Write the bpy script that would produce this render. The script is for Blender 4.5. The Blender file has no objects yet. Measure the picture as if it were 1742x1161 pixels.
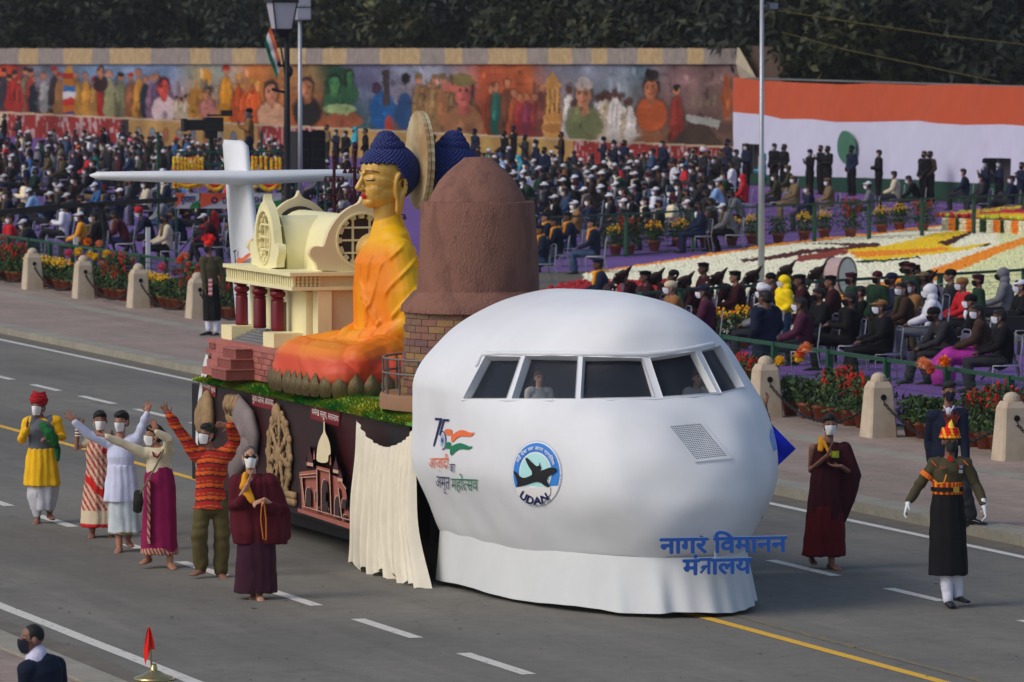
import bpy, bmesh, math, random
import numpy as np
from mathutils import Vector, Matrix
from mathutils.bvhtree import BVHTree
from mathutils.geometry import delaunay_2d_cdt
R = math.radians
PI = math.pi
rnd = random.Random(7)
nrs = np.random.RandomState(5)
sc = bpy.context.scene
C = sc.collection

# ---------------------------------------------------------------- camera, sky, sun
FPX, CX, CY, CH = 9678., 871., 580.5, 6.0            # focal length in photo pixels, centre, camera height
YAW = math.atan((CX + 2500.) / math.hypot(FPX, CY - 46.))
PIT = math.atan((CY - 46.) / FPX)
cd = bpy.data.cameras.new('camera'); cam = bpy.data.objects.new('camera', cd); C.objects.link(cam)
cam.location = (0, 0, CH); cam.rotation_euler = (PI/2 - PIT, 0, -YAW)
cd.sensor_width = 36; cd.lens = 200.0; cd.clip_end = 3000; cd.clip_start = 1
cd.dof.use_dof = True; cd.dof.focus_distance = 60.5; cd.dof.aperture_fstop = 6.3
sc.camera = cam
world = bpy.data.worlds.new('World'); sc.world = world; world.use_nodes = True
wn = world.node_tree
sky = wn.nodes.new('ShaderNodeTexSky'); sky.sky_type = 'NISHITA'; sky.sun_disc = False
SUN_EL, SUN_AZ = 42, 262                               # azimuth clockwise from +Y
sky.sun_elevation = R(SUN_EL); sky.sun_rotation = R(SUN_AZ); sky.air_density = 1.0; sky.dust_density = 3.0
wn.links.new(sky.outputs[0], wn.nodes['Background'].inputs[0])
wn.nodes['Background'].inputs[1].default_value = 0.13
sl = bpy.data.lights.new('sun', 'SUN'); sun = bpy.data.objects.new('sun', sl); C.objects.link(sun)
sl.energy = .8; sl.angle = R(24); sl.color = (1, .94, .86)
sdir = Vector((math.sin(R(SUN_AZ))*math.cos(R(SUN_EL)), math.cos(R(SUN_AZ))*math.cos(R(SUN_EL)), math.sin(R(SUN_EL))))
sun.rotation_euler = sdir.to_track_quat('Z', 'Y').to_euler()
vs = sc.view_settings; vs.view_transform = 'Standard'; vs.look = 'None'; vs.exposure = 0.0; vs.gamma = 1
vs.use_curve_mapping = False

# ---------------------------------------------------------------- from the survey of the photograph to metres
fwv = Vector((math.sin(YAW)*math.cos(PIT), math.cos(YAW)*math.cos(PIT), -math.sin(PIT)))
rtv = Vector((math.cos(YAW), -math.sin(YAW), 0))
upv = Vector((math.sin(YAW)*math.sin(PIT), math.cos(YAW)*math.sin(PIT), math.cos(PIT)))
def ray(x, y): return fwv + rtv*((x-CX)/FPX) - upv*((y-CY)/FPX)
def G(x, y, z=0.):
    d = ray(x, y); t = (z-CH)/d.z; return Vector((d.x*t, d.y*t, z))
def onX(x, y, X):
    d = ray(x, y); t = X/d.x; return Vector((X, d.y*t, CH+d.z*t))
def onY(x, y, Y):
    d = ray(x, y); t = Y/d.y; return Vector((d.x*t, Y, CH+d.z*t))
def prj(p):
    v = Vector(p)-Vector((0, 0, CH)); w = v.dot(fwv)
    return CX+FPX*v.dot(rtv)/w, CY-FPX*v.dot(upv)/w
def pxm(y): return (y-46.)/CH                       # pixels per metre at the distance of ground line y

# ---------------------------------------------------------------- materials
def lin(c): return tuple(((v/255.)/12.92 if v/255. <= .04045 else ((v/255.+.055)/1.055)**2.4) for v in c)
def S(r, g, b, k=1.55): return tuple(min(.86, v*k) for v in lin((r, g, b)))
_m = {}
def mat(name, col=None, rough=.7, var=.12, vs=6., bump=.0, bs=30., metal=0., mode=None, col2=None, coat=0., stretch=None, spec=.3):
    """procedural material: base colour (fixed, per object or stored on the mesh) varied by noise, plus noise relief"""
    if name in _m: return _m[name]
    m = bpy.data.materials.new(name); m.use_nodes = True; nt = m.node_tree; N = nt.nodes; L = nt.links
    b = N['Principled BSDF']; b.inputs['Roughness'].default_value = rough; b.inputs['Metallic'].default_value = metal
    b.inputs['Specular IOR Level'].default_value = spec
    if coat: b.inputs['Coat Weight'].default_value = coat; b.inputs['Coat Roughness'].default_value = .15
    if mode == 'obj': src = N.new('ShaderNodeObjectInfo').outputs['Color']
    elif mode == 'col':
        a = N.new('ShaderNodeVertexColor'); a.layer_name = 'Col'; src = a.outputs['Color']
    else:
        r = N.new('ShaderNodeRGB'); r.outputs[0].default_value = (*col, 1); src = r.outputs[0]
    tc = N.new('ShaderNodeTexCoord'); co = tc.outputs['Object']
    if stretch:
        mp = N.new('ShaderNodeMapping'); mp.inputs['Scale'].default_value = stretch; L.new(co, mp.inputs[0]); co = mp.outputs[0]
    no = N.new('ShaderNodeTexNoise'); no.inputs['Scale'].default_value = vs; no.inputs['Detail'].default_value = 6; no.inputs['Roughness'].default_value = .62
    L.new(co, no.inputs['Vector'])
    if col2:
        mx = N.new('ShaderNodeMix'); mx.data_type = 'RGBA'; cr = N.new('ShaderNodeMapRange')
        cr.inputs[1].default_value = .38; cr.inputs[2].default_value = .62; L.new(no.outputs[0], cr.inputs[0])
        L.new(cr.outputs[0], mx.inputs[0]); L.new(src, mx.inputs[6]); mx.inputs[7].default_value = (*col2, 1); src = mx.outputs[2]
    if var:
        mr = N.new('ShaderNodeMapRange'); mr.inputs[1].default_value = .25; mr.inputs[2].default_value = .75
        mr.inputs[3].default_value = 1-var; mr.inputs[4].default_value = 1+var; L.new(no.outputs[0], mr.inputs[0])
        vm = N.new('ShaderNodeVectorMath'); vm.operation = 'SCALE'; L.new(src, vm.inputs[0]); L.new(mr.outputs[0], vm.inputs[3]); src = vm.outputs[0]
    L.new(src, b.inputs['Base Color'])
    if bump:
        n2 = N.new('ShaderNodeTexNoise'); n2.inputs['Scale'].default_value = bs; n2.inputs['Detail'].default_value = 5
        L.new(co, n2.inputs['Vector'])
        bp = N.new('ShaderNodeBump'); bp.inputs['Strength'].default_value = bump; bp.inputs['Distance'].default_value = .02
        L.new(n2.outputs[0], bp.inputs['Height']); L.new(bp.outputs[0], b.inputs['Normal'])
    _m[name] = m; return m

def ground_mat(name, c1, c2, scale, fine, joints=None, streak=0., bump=.25, rough=.85):
    """worn paving or asphalt: broad stains, fine grain, dark wheel streaks along the road, optional joints between slabs"""
    m = bpy.data.materials.new(name); m.use_nodes = True; nt = m.node_tree; N = nt.nodes; L = nt.links
    b = N['Principled BSDF']; b.inputs['Roughness'].default_value = rough; b.inputs['Specular IOR Level'].default_value = .25
    co = N.new('ShaderNodeTexCoord').outputs['Object']
    def noise(sc_, det, stretch=None):
        v = co
        if stretch:
            mp = N.new('ShaderNodeMapping'); mp.inputs['Scale'].default_value = stretch; L.new(co, mp.inputs[0]); v = mp.outputs[0]
        n = N.new('ShaderNodeTexNoise'); n.inputs['Scale'].default_value = sc_; n.inputs['Detail'].default_value = det
        n.inputs['Roughness'].default_value = .65; L.new(v, n.inputs['Vector']); return n.outputs[0]
    def rng(s, a, b_, c, d):
        r = N.new('ShaderNodeMapRange'); L.new(s, r.inputs[0])
        for i, v in enumerate((a, b_, c, d)): r.inputs[i+1].default_value = v
        return r.outputs[0]
    def mul(c_, f):
        v = N.new('ShaderNodeVectorMath'); v.operation = 'SCALE'; L.new(c_, v.inputs[0]); L.new(f, v.inputs[3]); return v.outputs[0]
    mx = N.new('ShaderNodeMix'); mx.data_type = 'RGBA'; L.new(rng(noise(scale, 7), .3, .7, 0, 1), mx.inputs[0])
    mx.inputs[6].default_value = (*c1, 1); mx.inputs[7].default_value = (*c2, 1); src = mx.outputs[2]
    f = noise(fine, 4); src = mul(src, rng(f, .25, .75, .82, 1.18))
    src = mul(src, rng(noise(fine*.12, 5), .3, .7, .9, 1.1))
    if streak: src = mul(src, rng(noise(2.2, 4, (1, .03, 1)), .3, .7, 1-streak, 1+streak))
    if streak:
        src = mul(src, rng(noise(.5, 3, (.7, .16, 1)), .46, .62, 1.0, .82)); src = mul(src, rng(noise(1.1, 8, (1, .1, 1)), .58, .68, 1.0, 1.16))
        cr = N.new('ShaderNodeTexVoronoi'); cr.feature = 'DISTANCE_TO_EDGE'; cr.inputs['Scale'].default_value = .22; nn = N.new('ShaderNodeTexNoise'); nn.inputs['Scale'].default_value = 1.5; nn.inputs['Detail'].default_value = 6; L.new(co, nn.inputs['Vector'])
        va = N.new('ShaderNodeVectorMath'); va.operation = 'MULTIPLY_ADD'; L.new(nn.outputs['Color'], va.inputs[0]); va.inputs[1].default_value = (1.6, 1.6, 0); L.new(co, va.inputs[2]); L.new(va.outputs[0], cr.inputs['Vector']); src = mul(src, rng(cr.outputs['Distance'], .001, .005, .80, 1.0))
    sp = N.new('ShaderNodeTexVoronoi'); sp.inputs['Scale'].default_value = 2.6; L.new(co, sp.inputs['Vector'])
    src = mul(src, rng(sp.outputs['Distance'], .03, .07, .62, 1))
    if joints:
        br = N.new('ShaderNodeTexBrick'); br.inputs['Scale'].default_value = 1; br.inputs['Brick Width'].default_value = joints[0]
        br.inputs['Row Height'].default_value = joints[1]; br.inputs['Mortar Size'].default_value = .012
        for k, v in ((1, (.93, .93, .93, 1)), (2, (1.05, 1.03, 1.02, 1)), (3, (.72, .7, .68, 1))): br.inputs[k].default_value = v
        L.new(co, br.inputs['Vector'])
        v = N.new('ShaderNodeVectorMath'); v.operation = 'MULTIPLY'; L.new(src, v.inputs[0]); L.new(br.outputs[0], v.inputs[1]); src = v.outputs[0]
    L.new(src, b.inputs['Base Color'])
    bp = N.new('ShaderNodeBump'); bp.inputs['Strength'].default_value = bump; bp.inputs['Distance'].default_value = .01
    L.new(f, bp.inputs['Height']); L.new(bp.outputs[0], b.inputs['Normal'])
    return m

# ---------------------------------------------------------------- mesh building
class MB:
    def __init__(s): s.v = []; s.f = []; s.c = []; s.cur = None
    def add(s, vs, fs):
        o = len(s.v); s.v += [tuple(v) for v in vs]; s.f += [tuple(i+o for i in f) for f in fs]
        s.c += [s.cur or (1, 1, 1)]*len(vs); return s
    def box(s, x0, x1, y0, y1, z0, z1):
        return s.add([(x, y, z) for z in (z0, z1) for y in (y0, y1) for x in (x0, x1)],
                     [(0, 2, 3, 1), (4, 5, 7, 6), (0, 1, 5, 4), (2, 6, 7, 3), (0, 4, 6, 2), (1, 3, 7, 5)])
    def bar(s, a, b, w, h=None, up=(0, 0, 1)):
        a = Vector(a); b = Vector(b); h = h or w; d = (b-a).normalized(); u = Vector(up)
        if abs(d.dot(u)) > .95: u = Vector((1, 0, 0))
        r = d.cross(u).normalized(); u = r.cross(d)
        return s.add([p+r*i*w/2+u*j*h/2 for p in (a, b) for (i, j) in ((-1, -1), (1, -1), (1, 1), (-1, 1))],
                     [(0, 1, 2, 3), (7, 6, 5, 4), (0, 4, 5, 1), (1, 5, 6, 2), (2, 6, 7, 3), (3, 7, 4, 0)])
    def loft(s, rings, cap=True, close=True):
        n = len(rings[0]); vs = [p for r in rings for p in r]; fs = []
        for i in range(len(rings)-1):
            for j in range(n if close else n-1):
                k = (j+1) % n; fs.append((i*n+j, i*n+k, (i+1)*n+k, (i+1)*n+j))
        if cap and close: fs.append(tuple(range(n-1, -1, -1))); fs.append(tuple((len(rings)-1)*n+j for j in range(n)))
        return s.add(vs, fs)
    def tube(s, pts, rad, rad2=None, side=None, seg=10, round_=True):
        pts = [Vector(p) for p in pts]; m = len(pts)
        if not hasattr(rad, '__len__'): rad = [rad]*m
        rad2 = rad if rad2 is None else (rad2 if hasattr(rad2, '__len__') else [rad2]*m)
        sd = Vector(side) if side is not None else None; rings = []
        T = []
        for i in range(m): T.append((pts[min(i+1, m-1)]-pts[max(i-1, 0)]).normalized())
        if sd is None:
            sd = Vector((1, 0, 0)) if abs(T[0].x) < .8 else Vector((0, 1, 0))
        def ring(p, t, a, b, q):
            nonlocal sd
            u = (sd-t*sd.dot(t)).normalized(); w = t.cross(u)
            if side is None: sd = u
            return [p+t*q+u*math.cos(k*2*PI/seg)*a+w*math.sin(k*2*PI/seg)*b for k in range(seg)]
        if round_:
            for q, c in ((-.92, .4), (-.6, .8)): rings.append(ring(pts[0], T[0], rad[0]*c, rad2[0]*c, q*min(rad[0], rad2[0])))
        for i in range(m): rings.append(ring(pts[i], T[i], rad[i], rad2[i], 0))
        if round_:
            for q, c in ((.6, .8), (.92, .4)): rings.append(ring(pts[-1], T[-1], rad[-1]*c, rad2[-1]*c, q*min(rad[-1], rad2[-1])))
        return s.loft(rings)
    def ell(s, c, r, seg=14, rings=9, rot=None):
        c = Vector(c); M = rot or Matrix.Identity(3); vs = [c+M@Vector((0, 0, -r[2]))]; fs = []
        for i in range(1, rings):
            t = -PI/2+PI*i/rings
            for j in range(seg):
                a = 2*PI*j/seg; vs.append(c+M@Vector((r[0]*math.cos(t)*math.cos(a), r[1]*math.cos(t)*math.sin(a), r[2]*math.sin(t))))
        vs.append(c+M@Vector((0, 0, r[2]))); n = len(vs)-1
        for j in range(seg):
            k = (j+1) % seg; fs.append((0, 1+k, 1+j)); fs.append((n, n-seg+j, n-seg+k))
            for i in range(rings-2): a = 1+i*seg; fs.append((a+j, a+k, a+seg+k, a+seg+j))
        return s.add(vs, fs)
    def lathe(s, prof, c=(0, 0, 0), seg=24, axis='Z', wob=None):
        rings = []
        for i, (r, z) in enumerate(prof):
            ring = []
            for j in range(seg):
                a = 2*PI*j/seg; q = r*(1+(wob(a, z) if wob else 0)); p = (q*math.cos(a), q*math.sin(a), z)
                if axis == 'X': p = (z, p[0], p[1])
                if axis == 'Y': p = (p[0], z, p[1])
                ring.append(Vector(c)+Vector(p))
            rings.append(ring)
        return s.loft(rings)
    def prism(s, poly, fn, d0, d1):
        """outline given as pairs, set at fn(u, v, depth) for two depths and closed round the edge"""
        n = len(poly); vs = [fn(u, v, d0) for u, v in poly]+[fn(u, v, d1) for u, v in poly]
        tri = delaunay_2d_cdt([Vector(p) for p in poly], [], [list(range(n))], 1, 1e-6)
        if len(tri[0]) == n:
            fs = [tuple(f) for f in tri[2]]; return s.add(vs, fs+[tuple(i+n for i in reversed(f)) for f in fs]+[(i, (i+1) % n, (i+1) % n+n, i+n) for i in range(n)])
        return s.add(vs, [tuple(range(n)), tuple(range(2*n-1, n-1, -1))]+[(i, (i+1) % n, (i+1) % n+n, i+n) for i in range(n)])
    def mesh(s, name, m=None, smooth=False, col=False):
        me = bpy.data.meshes.new(name); me.from_pydata(s.v, [], s.f); me.update()
        if m: me.materials.append(m)
        if smooth: me.shade_smooth()
        if col:
            a = me.color_attributes.new('Col', 'FLOAT_COLOR', 'POINT')
            a.data.foreach_set('color', np.hstack([np.array(s.c, dtype=np.float32), np.ones((len(s.v), 1), np.float32)]).ravel())
        return me
    def fix(s):
        bm = bmesh.new(); me = s.mesh('t'); bm.from_mesh(me); bmesh.ops.recalc_face_normals(bm, faces=bm.faces); bm.to_mesh(me); bm.free(); return me
    def build(s, name, m, parent=None, smooth=False, col=False, norm=True):
        me = s.mesh(name, m, smooth, col)
        if norm and len(s.f) < 60000:
            bm = bmesh.new(); bm.from_mesh(me); bmesh.ops.recalc_face_normals(bm, faces=bm.faces); bm.to_mesh(me); bm.free()
        return link(name, me, parent)

def link(name, me, parent=None, loc=None, rz=None):
    o = bpy.data.objects.new(name, me); C.objects.link(o)
    if parent: o.parent = parent
    if loc is not None: o.location = loc
    if rz is not None: o.rotation_euler = (0, 0, rz)
    return o
def tag(o, label=None, cat=None, group=None, kind=None):
    if label: o['label'] = label
    if cat: o['category'] = cat
    if group: o['group'] = group
    if kind: o['kind'] = kind
    return o
def thing(name, label, cat, loc=(0, 0, 0), rz=0., group=None):
    o = bpy.data.objects.new(name, None); C.objects.link(o); o.location = loc; o.rotation_euler = (0, 0, rz); o.empty_display_size = .1
    return tag(o, label, cat, group)
def dup(o, loc=None, rz=None, label=None, parent=None):
    c = o.copy(); C.objects.link(c)
    if parent: c.parent = parent
    if loc is not None: c.location = loc
    if rz is not None: c.rotation_euler = (0, 0, rz)
    if label: c['label'] = label
    for ch in list(o.children): dup(ch, parent=c)
    return c
def autosmooth(o, ang=35):
    me = o.data; me.shade_smooth()
    try: me.set_sharp_from_angle(angle=R(ang))
    except Exception: pass
    return o

def fuse(mb, voxel, smooth=4, m=None, disp=None, colf=None, name='m', dec=None, keep=None):
    """melt overlapping volumes into one continuous skin, then fold and colour it"""
    me = mb.fix(); o = bpy.data.objects.new('t', me); C.objects.link(o)
    r = o.modifiers.new('r', 'REMESH'); r.mode = 'VOXEL'; r.voxel_size = voxel
    if smooth: q = o.modifiers.new('s', 'SMOOTH'); q.iterations = smooth; q.factor = .5
    if dec: d = o.modifiers.new('d', 'DECIMATE'); d.ratio = dec
    dg = bpy.context.evaluated_depsgraph_get(); out = bpy.data.meshes.new_from_object(o.evaluated_get(dg), depsgraph=dg)
    bpy.data.objects.remove(o); bpy.data.meshes.remove(me)
    n = len(out.vertices); co = np.empty(n*3, np.float32); out.vertices.foreach_get('co', co); co = co.reshape(-1, 3)
    if disp:
        no = np.empty(n*3, np.float32); out.vertices.foreach_get('normal', no); no = no.reshape(-1, 3)
        co = co+no*np.asarray(disp(co, no))[:, None]; out.vertices.foreach_set('co', co.astype(np.float32).ravel())
    if colf:
        a = out.color_attributes.new('Col', 'FLOAT_COLOR', 'POINT'); c = np.ones((n, 4), np.float32); c[:, :3] = colf(co)
        a.data.foreach_set('color', c.ravel())
    out.materials.clear()
    if m: out.materials.append(m)
    out.shade_smooth(); out.name = name; out.update(); return out

_G = nrs.rand(64, 64, 64)
def vn(p, s=1.):
    """value noise, vectorised, 0..1"""
    p = np.asarray(p, float)*s+500.; i = np.floor(p).astype(int); f = p-i; f = f*f*(3-2*f); r = 0
    for dx in (0, 1):
        for dy in (0, 1):
            for dz in (0, 1):
                w = (f[:, 0] if dx else 1-f[:, 0])*(f[:, 1] if dy else 1-f[:, 1])*(f[:, 2] if dz else 1-f[:, 2])
                r = r+w*_G[(i[:, 0]+dx) % 64, (i[:, 1]+dy) % 64, (i[:, 2]+dz) % 64]
    return r
def folds(amp, sx, sz, k=1.):
    """cloth relief: long soft folds plus small wrinkles"""
    def f(co, no):
        q = co*np.array([sx, sx, sz]); a = vn(q, 1.)-.5; w = vn(co, 14.)-.5
        return amp*2*(-np.abs(a)*2+.35)+amp*.35*w*k
    return f

# ---------------------------------------------------------------- flat print on curved things
def fill2d(loops, step):
    """triangulate closed loops (even-odd) with inner points every step; returns points and triangles"""
    pts = []; edges = []
    for lp in loops:
        q = []
        for i in range(len(lp)):
            a = lp[i]; b = lp[(i+1) % len(lp)]; n = max(1, int(math.hypot(b[0]-a[0], b[1]-a[1])/step))
            for k in range(n): q.append((a[0]+(b[0]-a[0])*k/n, a[1]+(b[1]-a[1])*k/n))
        o = len(pts); pts += q; edges += [(o+i, o+(i+1) % len(q)) for i in range(len(q))]
    xs = [p[0] for p in pts]; ys = [p[1] for p in pts]
    y = min(ys)+step/2; r = 0
    while y < max(ys):
        x = min(xs)+step*(.5 if r % 2 else .1)
        while x < max(xs): pts.append((x, y)); x += step
        y += step; r += 1
    v, e, f, *_ = delaunay_2d_cdt([Vector(p) for p in pts], edges, [], 0, 1e-7)
    L = [np.array(l) for l in loops]
    cen = np.array([[(v[t[0]][0]+v[t[1]][0]+v[t[2]][0])/3, (v[t[0]][1]+v[t[1]][1]+v[t[2]][1])/3] for t in f])
    ins = np.zeros(len(cen), int)
    for l in L:
        a = l; b = np.roll(l, -1, 0)
        for (ax, ay), (bx, by) in zip(a, b):
            if ay == by: continue
            c = ((ay > cen[:, 1]) != (by > cen[:, 1])) & (cen[:, 0] < (bx-ax)*(cen[:, 1]-ay)/(by-ay)+ax); ins += c*(1 if by > ay else -1)
    return [tuple(p) for p in v], [t for t, i in zip(f, ins) if i != 0]
def onto(loops, fn, name, m, parent, step=6., smooth=True):
    """lay filled loops on a surface: fn(u, v) gives the point"""
    p, t = fill2d(loops, step); q = [fn(*a) for a in p]; bad = {i for i, a in enumerate(q) if a is None}
    mb = MB(); mb.add([a or (0, 0, 0) for a in q], [f for f in t if not (set(f) & bad)])
    return mb.build(name, m, parent, smooth=smooth, norm=False)
HALF = {}
def text_loops(s, size=1., bold=0., font=None):
    """outline loops of a line of lettering, origin at the left end of the base line; '|' after a letter asks for its half form"""
    out = []; x = 0.; todo = []; cur_ = ''
    for ch in s:
        if ch in '|^': todo += [(cur_[:-1], 0), (cur_[-1], 1 if ch == '|' else 2)]; cur_ = ''
        else: cur_ += ch
    todo.append((cur_, 0))
    for _ in (0,):
        for part, hf in todo:
            if not part: continue
            c = bpy.data.curves.new('t', 'FONT'); c.body = part; c.size = size; c.resolution_u = 3; c.fill_mode = 'NONE'
            o = bpy.data.objects.new('t', c); C.objects.link(o); dg = bpy.context.evaluated_depsgraph_get()
            me = bpy.data.meshes.new_from_object(o.evaluated_get(dg)); c.body = part+'|'
            dg.update(); w2 = bpy.data.meshes.new_from_object(o.evaluated_get(dg))
            c.body = '|'; dg.update(); w3 = bpy.data.meshes.new_from_object(o.evaluated_get(dg))
            adv = max(v.co.x for v in w2.vertices)-max(v.co.x for v in w3.vertices)
            bpy.data.objects.remove(o); nb = {}
            for e in me.edges:
                p, q = e.vertices; nb.setdefault(p, []).append(q); nb.setdefault(q, []).append(p)
            seen = set()
            cut = None
            if hf == 1:
                mx = max(v.co.x for v in me.vertices); cut = mx-.17*size
            for st in nb:
                if st in seen: continue
                lp = [st]; seen.add(st); cur = st
                while True:
                    nx = [q for q in nb[cur] if q not in seen]
                    if not nx: break
                    cur = nx[0]; seen.add(cur); lp.append(cur)
                pl = [(me.vertices[i].co.x, me.vertices[i].co.y) for i in lp]
                if cut is not None: pl = clip_right(pl, cut)
                if len(pl) > 2: out.append([(a+x, b) for a, b in pl])
            if hf == 2:                                # the r-stroke under the letter
                mx = max(v.co.x for v in me.vertices)-.12*size+x; st_ = [(mx, .24*size), (mx-.25*size, .03*size), (mx-.20*size, -.02*size), (mx, .15*size)]
                sg = max(out, key=lambda l: abs(area2(l))); out.append(st_ if area2(st_)*area2(sg) > 0 else st_[::-1])
            x += (cut if cut is not None else adv)
    if bold > .015: out = [[(p+bold*size*math.cos(t), q+bold*size*math.sin(t)) for p, q in l] for l in out for t in np.linspace(0, 2*PI, 9)[:-1]]   # a heavier stroke: the union of shifted outlines
    return out, x
def area2(l): return sum(a[0]*b[1]-b[0]*a[1] for a, b in zip(l, l[1:]+l[:1]))
def clip_right(pl, c):
    r = []
    for i in range(len(pl)):
        a = pl[i]; b = pl[(i+1) % len(pl)]
        if a[0] <= c: r.append(a)
        if (a[0] <= c) != (b[0] <= c): t = (c-a[0])/(b[0]-a[0]); r.append((c, a[1]+(b[1]-a[1])*t))
    return r
def bbox(loops):
    xs = [p[0] for l in loops for p in l]; ys = [p[1] for l in loops for p in l]; return min(xs), max(xs), min(ys), max(ys)
def fit(loops, quad):
    """stretch loops to a four-cornered place: quad = top left, top right, bottom right, bottom left"""
    x0, x1, y0, y1 = bbox(loops)
    def f(p):
        u = (p[0]-x0)/(x1-x0); v = (p[1]-y0)/(y1-y0)
        return tuple(quad[3][i]*(1-u)*(1-v)+quad[2][i]*u*(1-v)+quad[0][i]*(1-u)*v+quad[1][i]*u*v for i in (0, 1))
    return [[f(p) for p in l] for l in loops]
def ell2(cx, cy, rx, ry, n=32, a0=0, a1=2*PI): return [(cx+rx*math.cos(a0+(a1-a0)*k/n), cy+ry*math.sin(a0+(a1-a0)*k/n)) for k in range(n)]
def smooth_poly(p, it=2):
    for _ in range(it): p = [q for i in range(len(p)) for q in ((p[i][0]*.75+p[(i+1) % len(p)][0]*.25, p[i][1]*.75+p[(i+1) % len(p)][1]*.25), (p[i][0]*.25+p[(i+1) % len(p)][0]*.75, p[i][1]*.25+p[(i+1) % len(p)][1]*.75))]
    return p

def plate(loops, fn, d0, d1, name, m, parent, step=50., mats=None):
    """solid board with holes: outlines (outer one way round, holes the other) between two depths"""
    p, t = fill2d(loops, step); n = len(p); mb = MB(); vs = [fn(u, v, d0) for u, v in p]+[fn(u, v, d1) for u, v in p]; fs = [tuple(f) for f in t]+[tuple(i+n for i in reversed(f)) for f in t]
    ec = {}
    for f in t:
        for a, b in ((f[0], f[1]), (f[1], f[2]), (f[2], f[0])): ec.setdefault((min(a, b), max(a, b)), []).append((a, b))
    for k, v in ec.items():
        if len(v) == 1: a, b = v[0]; fs.append((b, a, a+n, b+n))
    mb.add(vs, fs); return mb.build(name, m, parent) if name else mb
def arch(cx, y0, y1, w, pt=.55, n=8):
    """pointed arch opening, base y0, top y1 (v grows upwards or downwards as given)"""
    s = y0+(y1-y0)*pt; r = [(cx-w/2, y0), (cx-w/2, s)]
    for k in range(1, n): a = k/n; r.append((cx-w/2*math.cos(a*PI/2)**.9, s+(y1-s)*math.sin(a*PI/2)))
    r.append((cx, y1))
    for k in range(n-1, 0, -1): a = k/n; r.append((cx+w/2*math.cos(a*PI/2)**.9, s+(y1-s)*math.sin(a*PI/2)))
    return r+[(cx+w/2, s), (cx+w/2, y0)]

def ho(outer, *holes):
    """outer outline with holes wound the other way"""
    s = area2(outer); return [outer]+[h if area2(h)*s < 0 else h[::-1] for h in holes]
# ================================================================ ground, road, pavements
asph = ground_mat('asphalt', S(106, 103, 95, 1.42), S(93, 91, 86, 1.42), .35, 38, streak=.09, bump=.35)
pave = ground_mat('pink_paving', S(141, 125, 115, 1.35), S(126, 114, 106, 1.35), .5, 26, joints=(1.2, .6), streak=.05)
kerbm = ground_mat('kerb_stone', S(137, 134, 122, 1.35), S(120, 118, 108, 1.35), .8, 20, joints=(.9, 5.))
def sheet(name, x0, x1, y0, y1, z, m, kind='structure'):
    mb = MB(); mb.add([(x0, y0, z), (x1, y0, z), (x1, y1, z), (x0, y1, z)], [(0, 1, 2, 3)])
    o = mb.build(name, m); tag(o, kind=kind); return o
earth = mat('earth', S(70, 66, 58, 1.3), vs=.4, var=.3)
sheet('ground', -700, 900, -50, 1600, -.03, earth)
sheet('road', 13.55, 27.1, 20, 700, 0, asph)
def slab(name, x0, x1, y0, y1, z0, z1, m):
    mb = MB(); mb.box(x0, x1, y0, y1, z0, z1); o = mb.build(name, m); tag(o, kind='structure'); return o
slab('pavement', 27.55, 33.2, 20, 420, -.3, .1, pave)
slab('kerb', 27.1, 27.55, 20, 420, -.3, .13, kerbm)
slab('kerb', 13.25, 13.62, 20, 420, -.3, .05, kerbm)
slab('pavement', 4., 13.25, 20, 420, -.3, .03, pave)
slab('paving_band', 30.55, 30.95, 20, 420, .02, .104, kerbm)
gut = mat('gutter', S(98, 92, 80, 1.25), vs=3, var=.25); sheet('gutter', 26.75, 27.1, 20, 420, .003, gut)
sheet('gutter', 13.62, 14.0, 20, 420, .003, gut)

def paint_mat(name, c, wear):
    m = mat(name, c, rough=.75, var=.1, vs=9); nt = m.node_tree; N = nt.nodes; L = nt.links; b = N['Principled BSDF']
    n = N.new('ShaderNodeTexNoise'); n.inputs['Scale'].default_value = 7; n.inputs['Detail'].default_value = 8; n.inputs['Roughness'].default_value = .75
    mp = N.new('ShaderNodeMapping'); mp.inputs['Scale'].default_value = (3, .5, 1); L.new(N.new('ShaderNodeTexCoord').outputs['Object'], mp.inputs[0]); L.new(mp.outputs[0], n.inputs['Vector'])
    r = N.new('ShaderNodeMapRange'); r.inputs[1].default_value = wear-.06; r.inputs[2].default_value = wear+.06; L.new(n.outputs[0], r.inputs[0])
    mx = N.new('ShaderNodeMix'); mx.data_type = 'RGBA'; L.new(r.outputs[0], mx.inputs[0])
    src = b.inputs['Base Color'].links[0].from_socket; L.new(src, mx.inputs[6]); mx.inputs[7].default_value = (*S(96, 94, 88, 1.3), 1)
    L.new(mx.outputs[2], b.inputs['Base Color']); return m
white_p = paint_mat('white_road_paint', S(186, 184, 176, 1.3), .62); yel_p = paint_mat('yellow_road_paint', S(202, 158, 52, 1.3), .64)
old_p = paint_mat('worn_yellow_paint', S(128, 112, 66, 1.3), .47)
def stripe(x, y0, y1, w, m, name='road_marking', z=.004):
    n = max(1, int((y1-y0)/1.5)); mb = MB(); r = random.Random(int(x*7+y0))
    for sgn in (0,):
        vs = []
        for i in range(n+1):
            y = y0+(y1-y0)*i/n; j = r.uniform(-.006, .006); vs += [(x-w/2+j, y, z), (x+w/2+j*.5, y, z)]
        mb.add(vs, [(2*i, 2*i+1, 2*i+3, 2*i+2) for i in range(n)])
    o = mb.build(name, m); tag(o, kind='structure')
stripe(26.56, 25, 300, .13, white_p); stripe(14.3, 25, 200, .16, white_p); stripe(20.78, 25, 300, .13, yel_p)
mo = G(1480, 1087); stripe(21.15, mo.y-4, mo.y+5.5, .1, old_p)
def dashes(x, pts, w=.11):
    y = pts
    for a, b in y: stripe(x, a, b, w, white_p)
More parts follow.
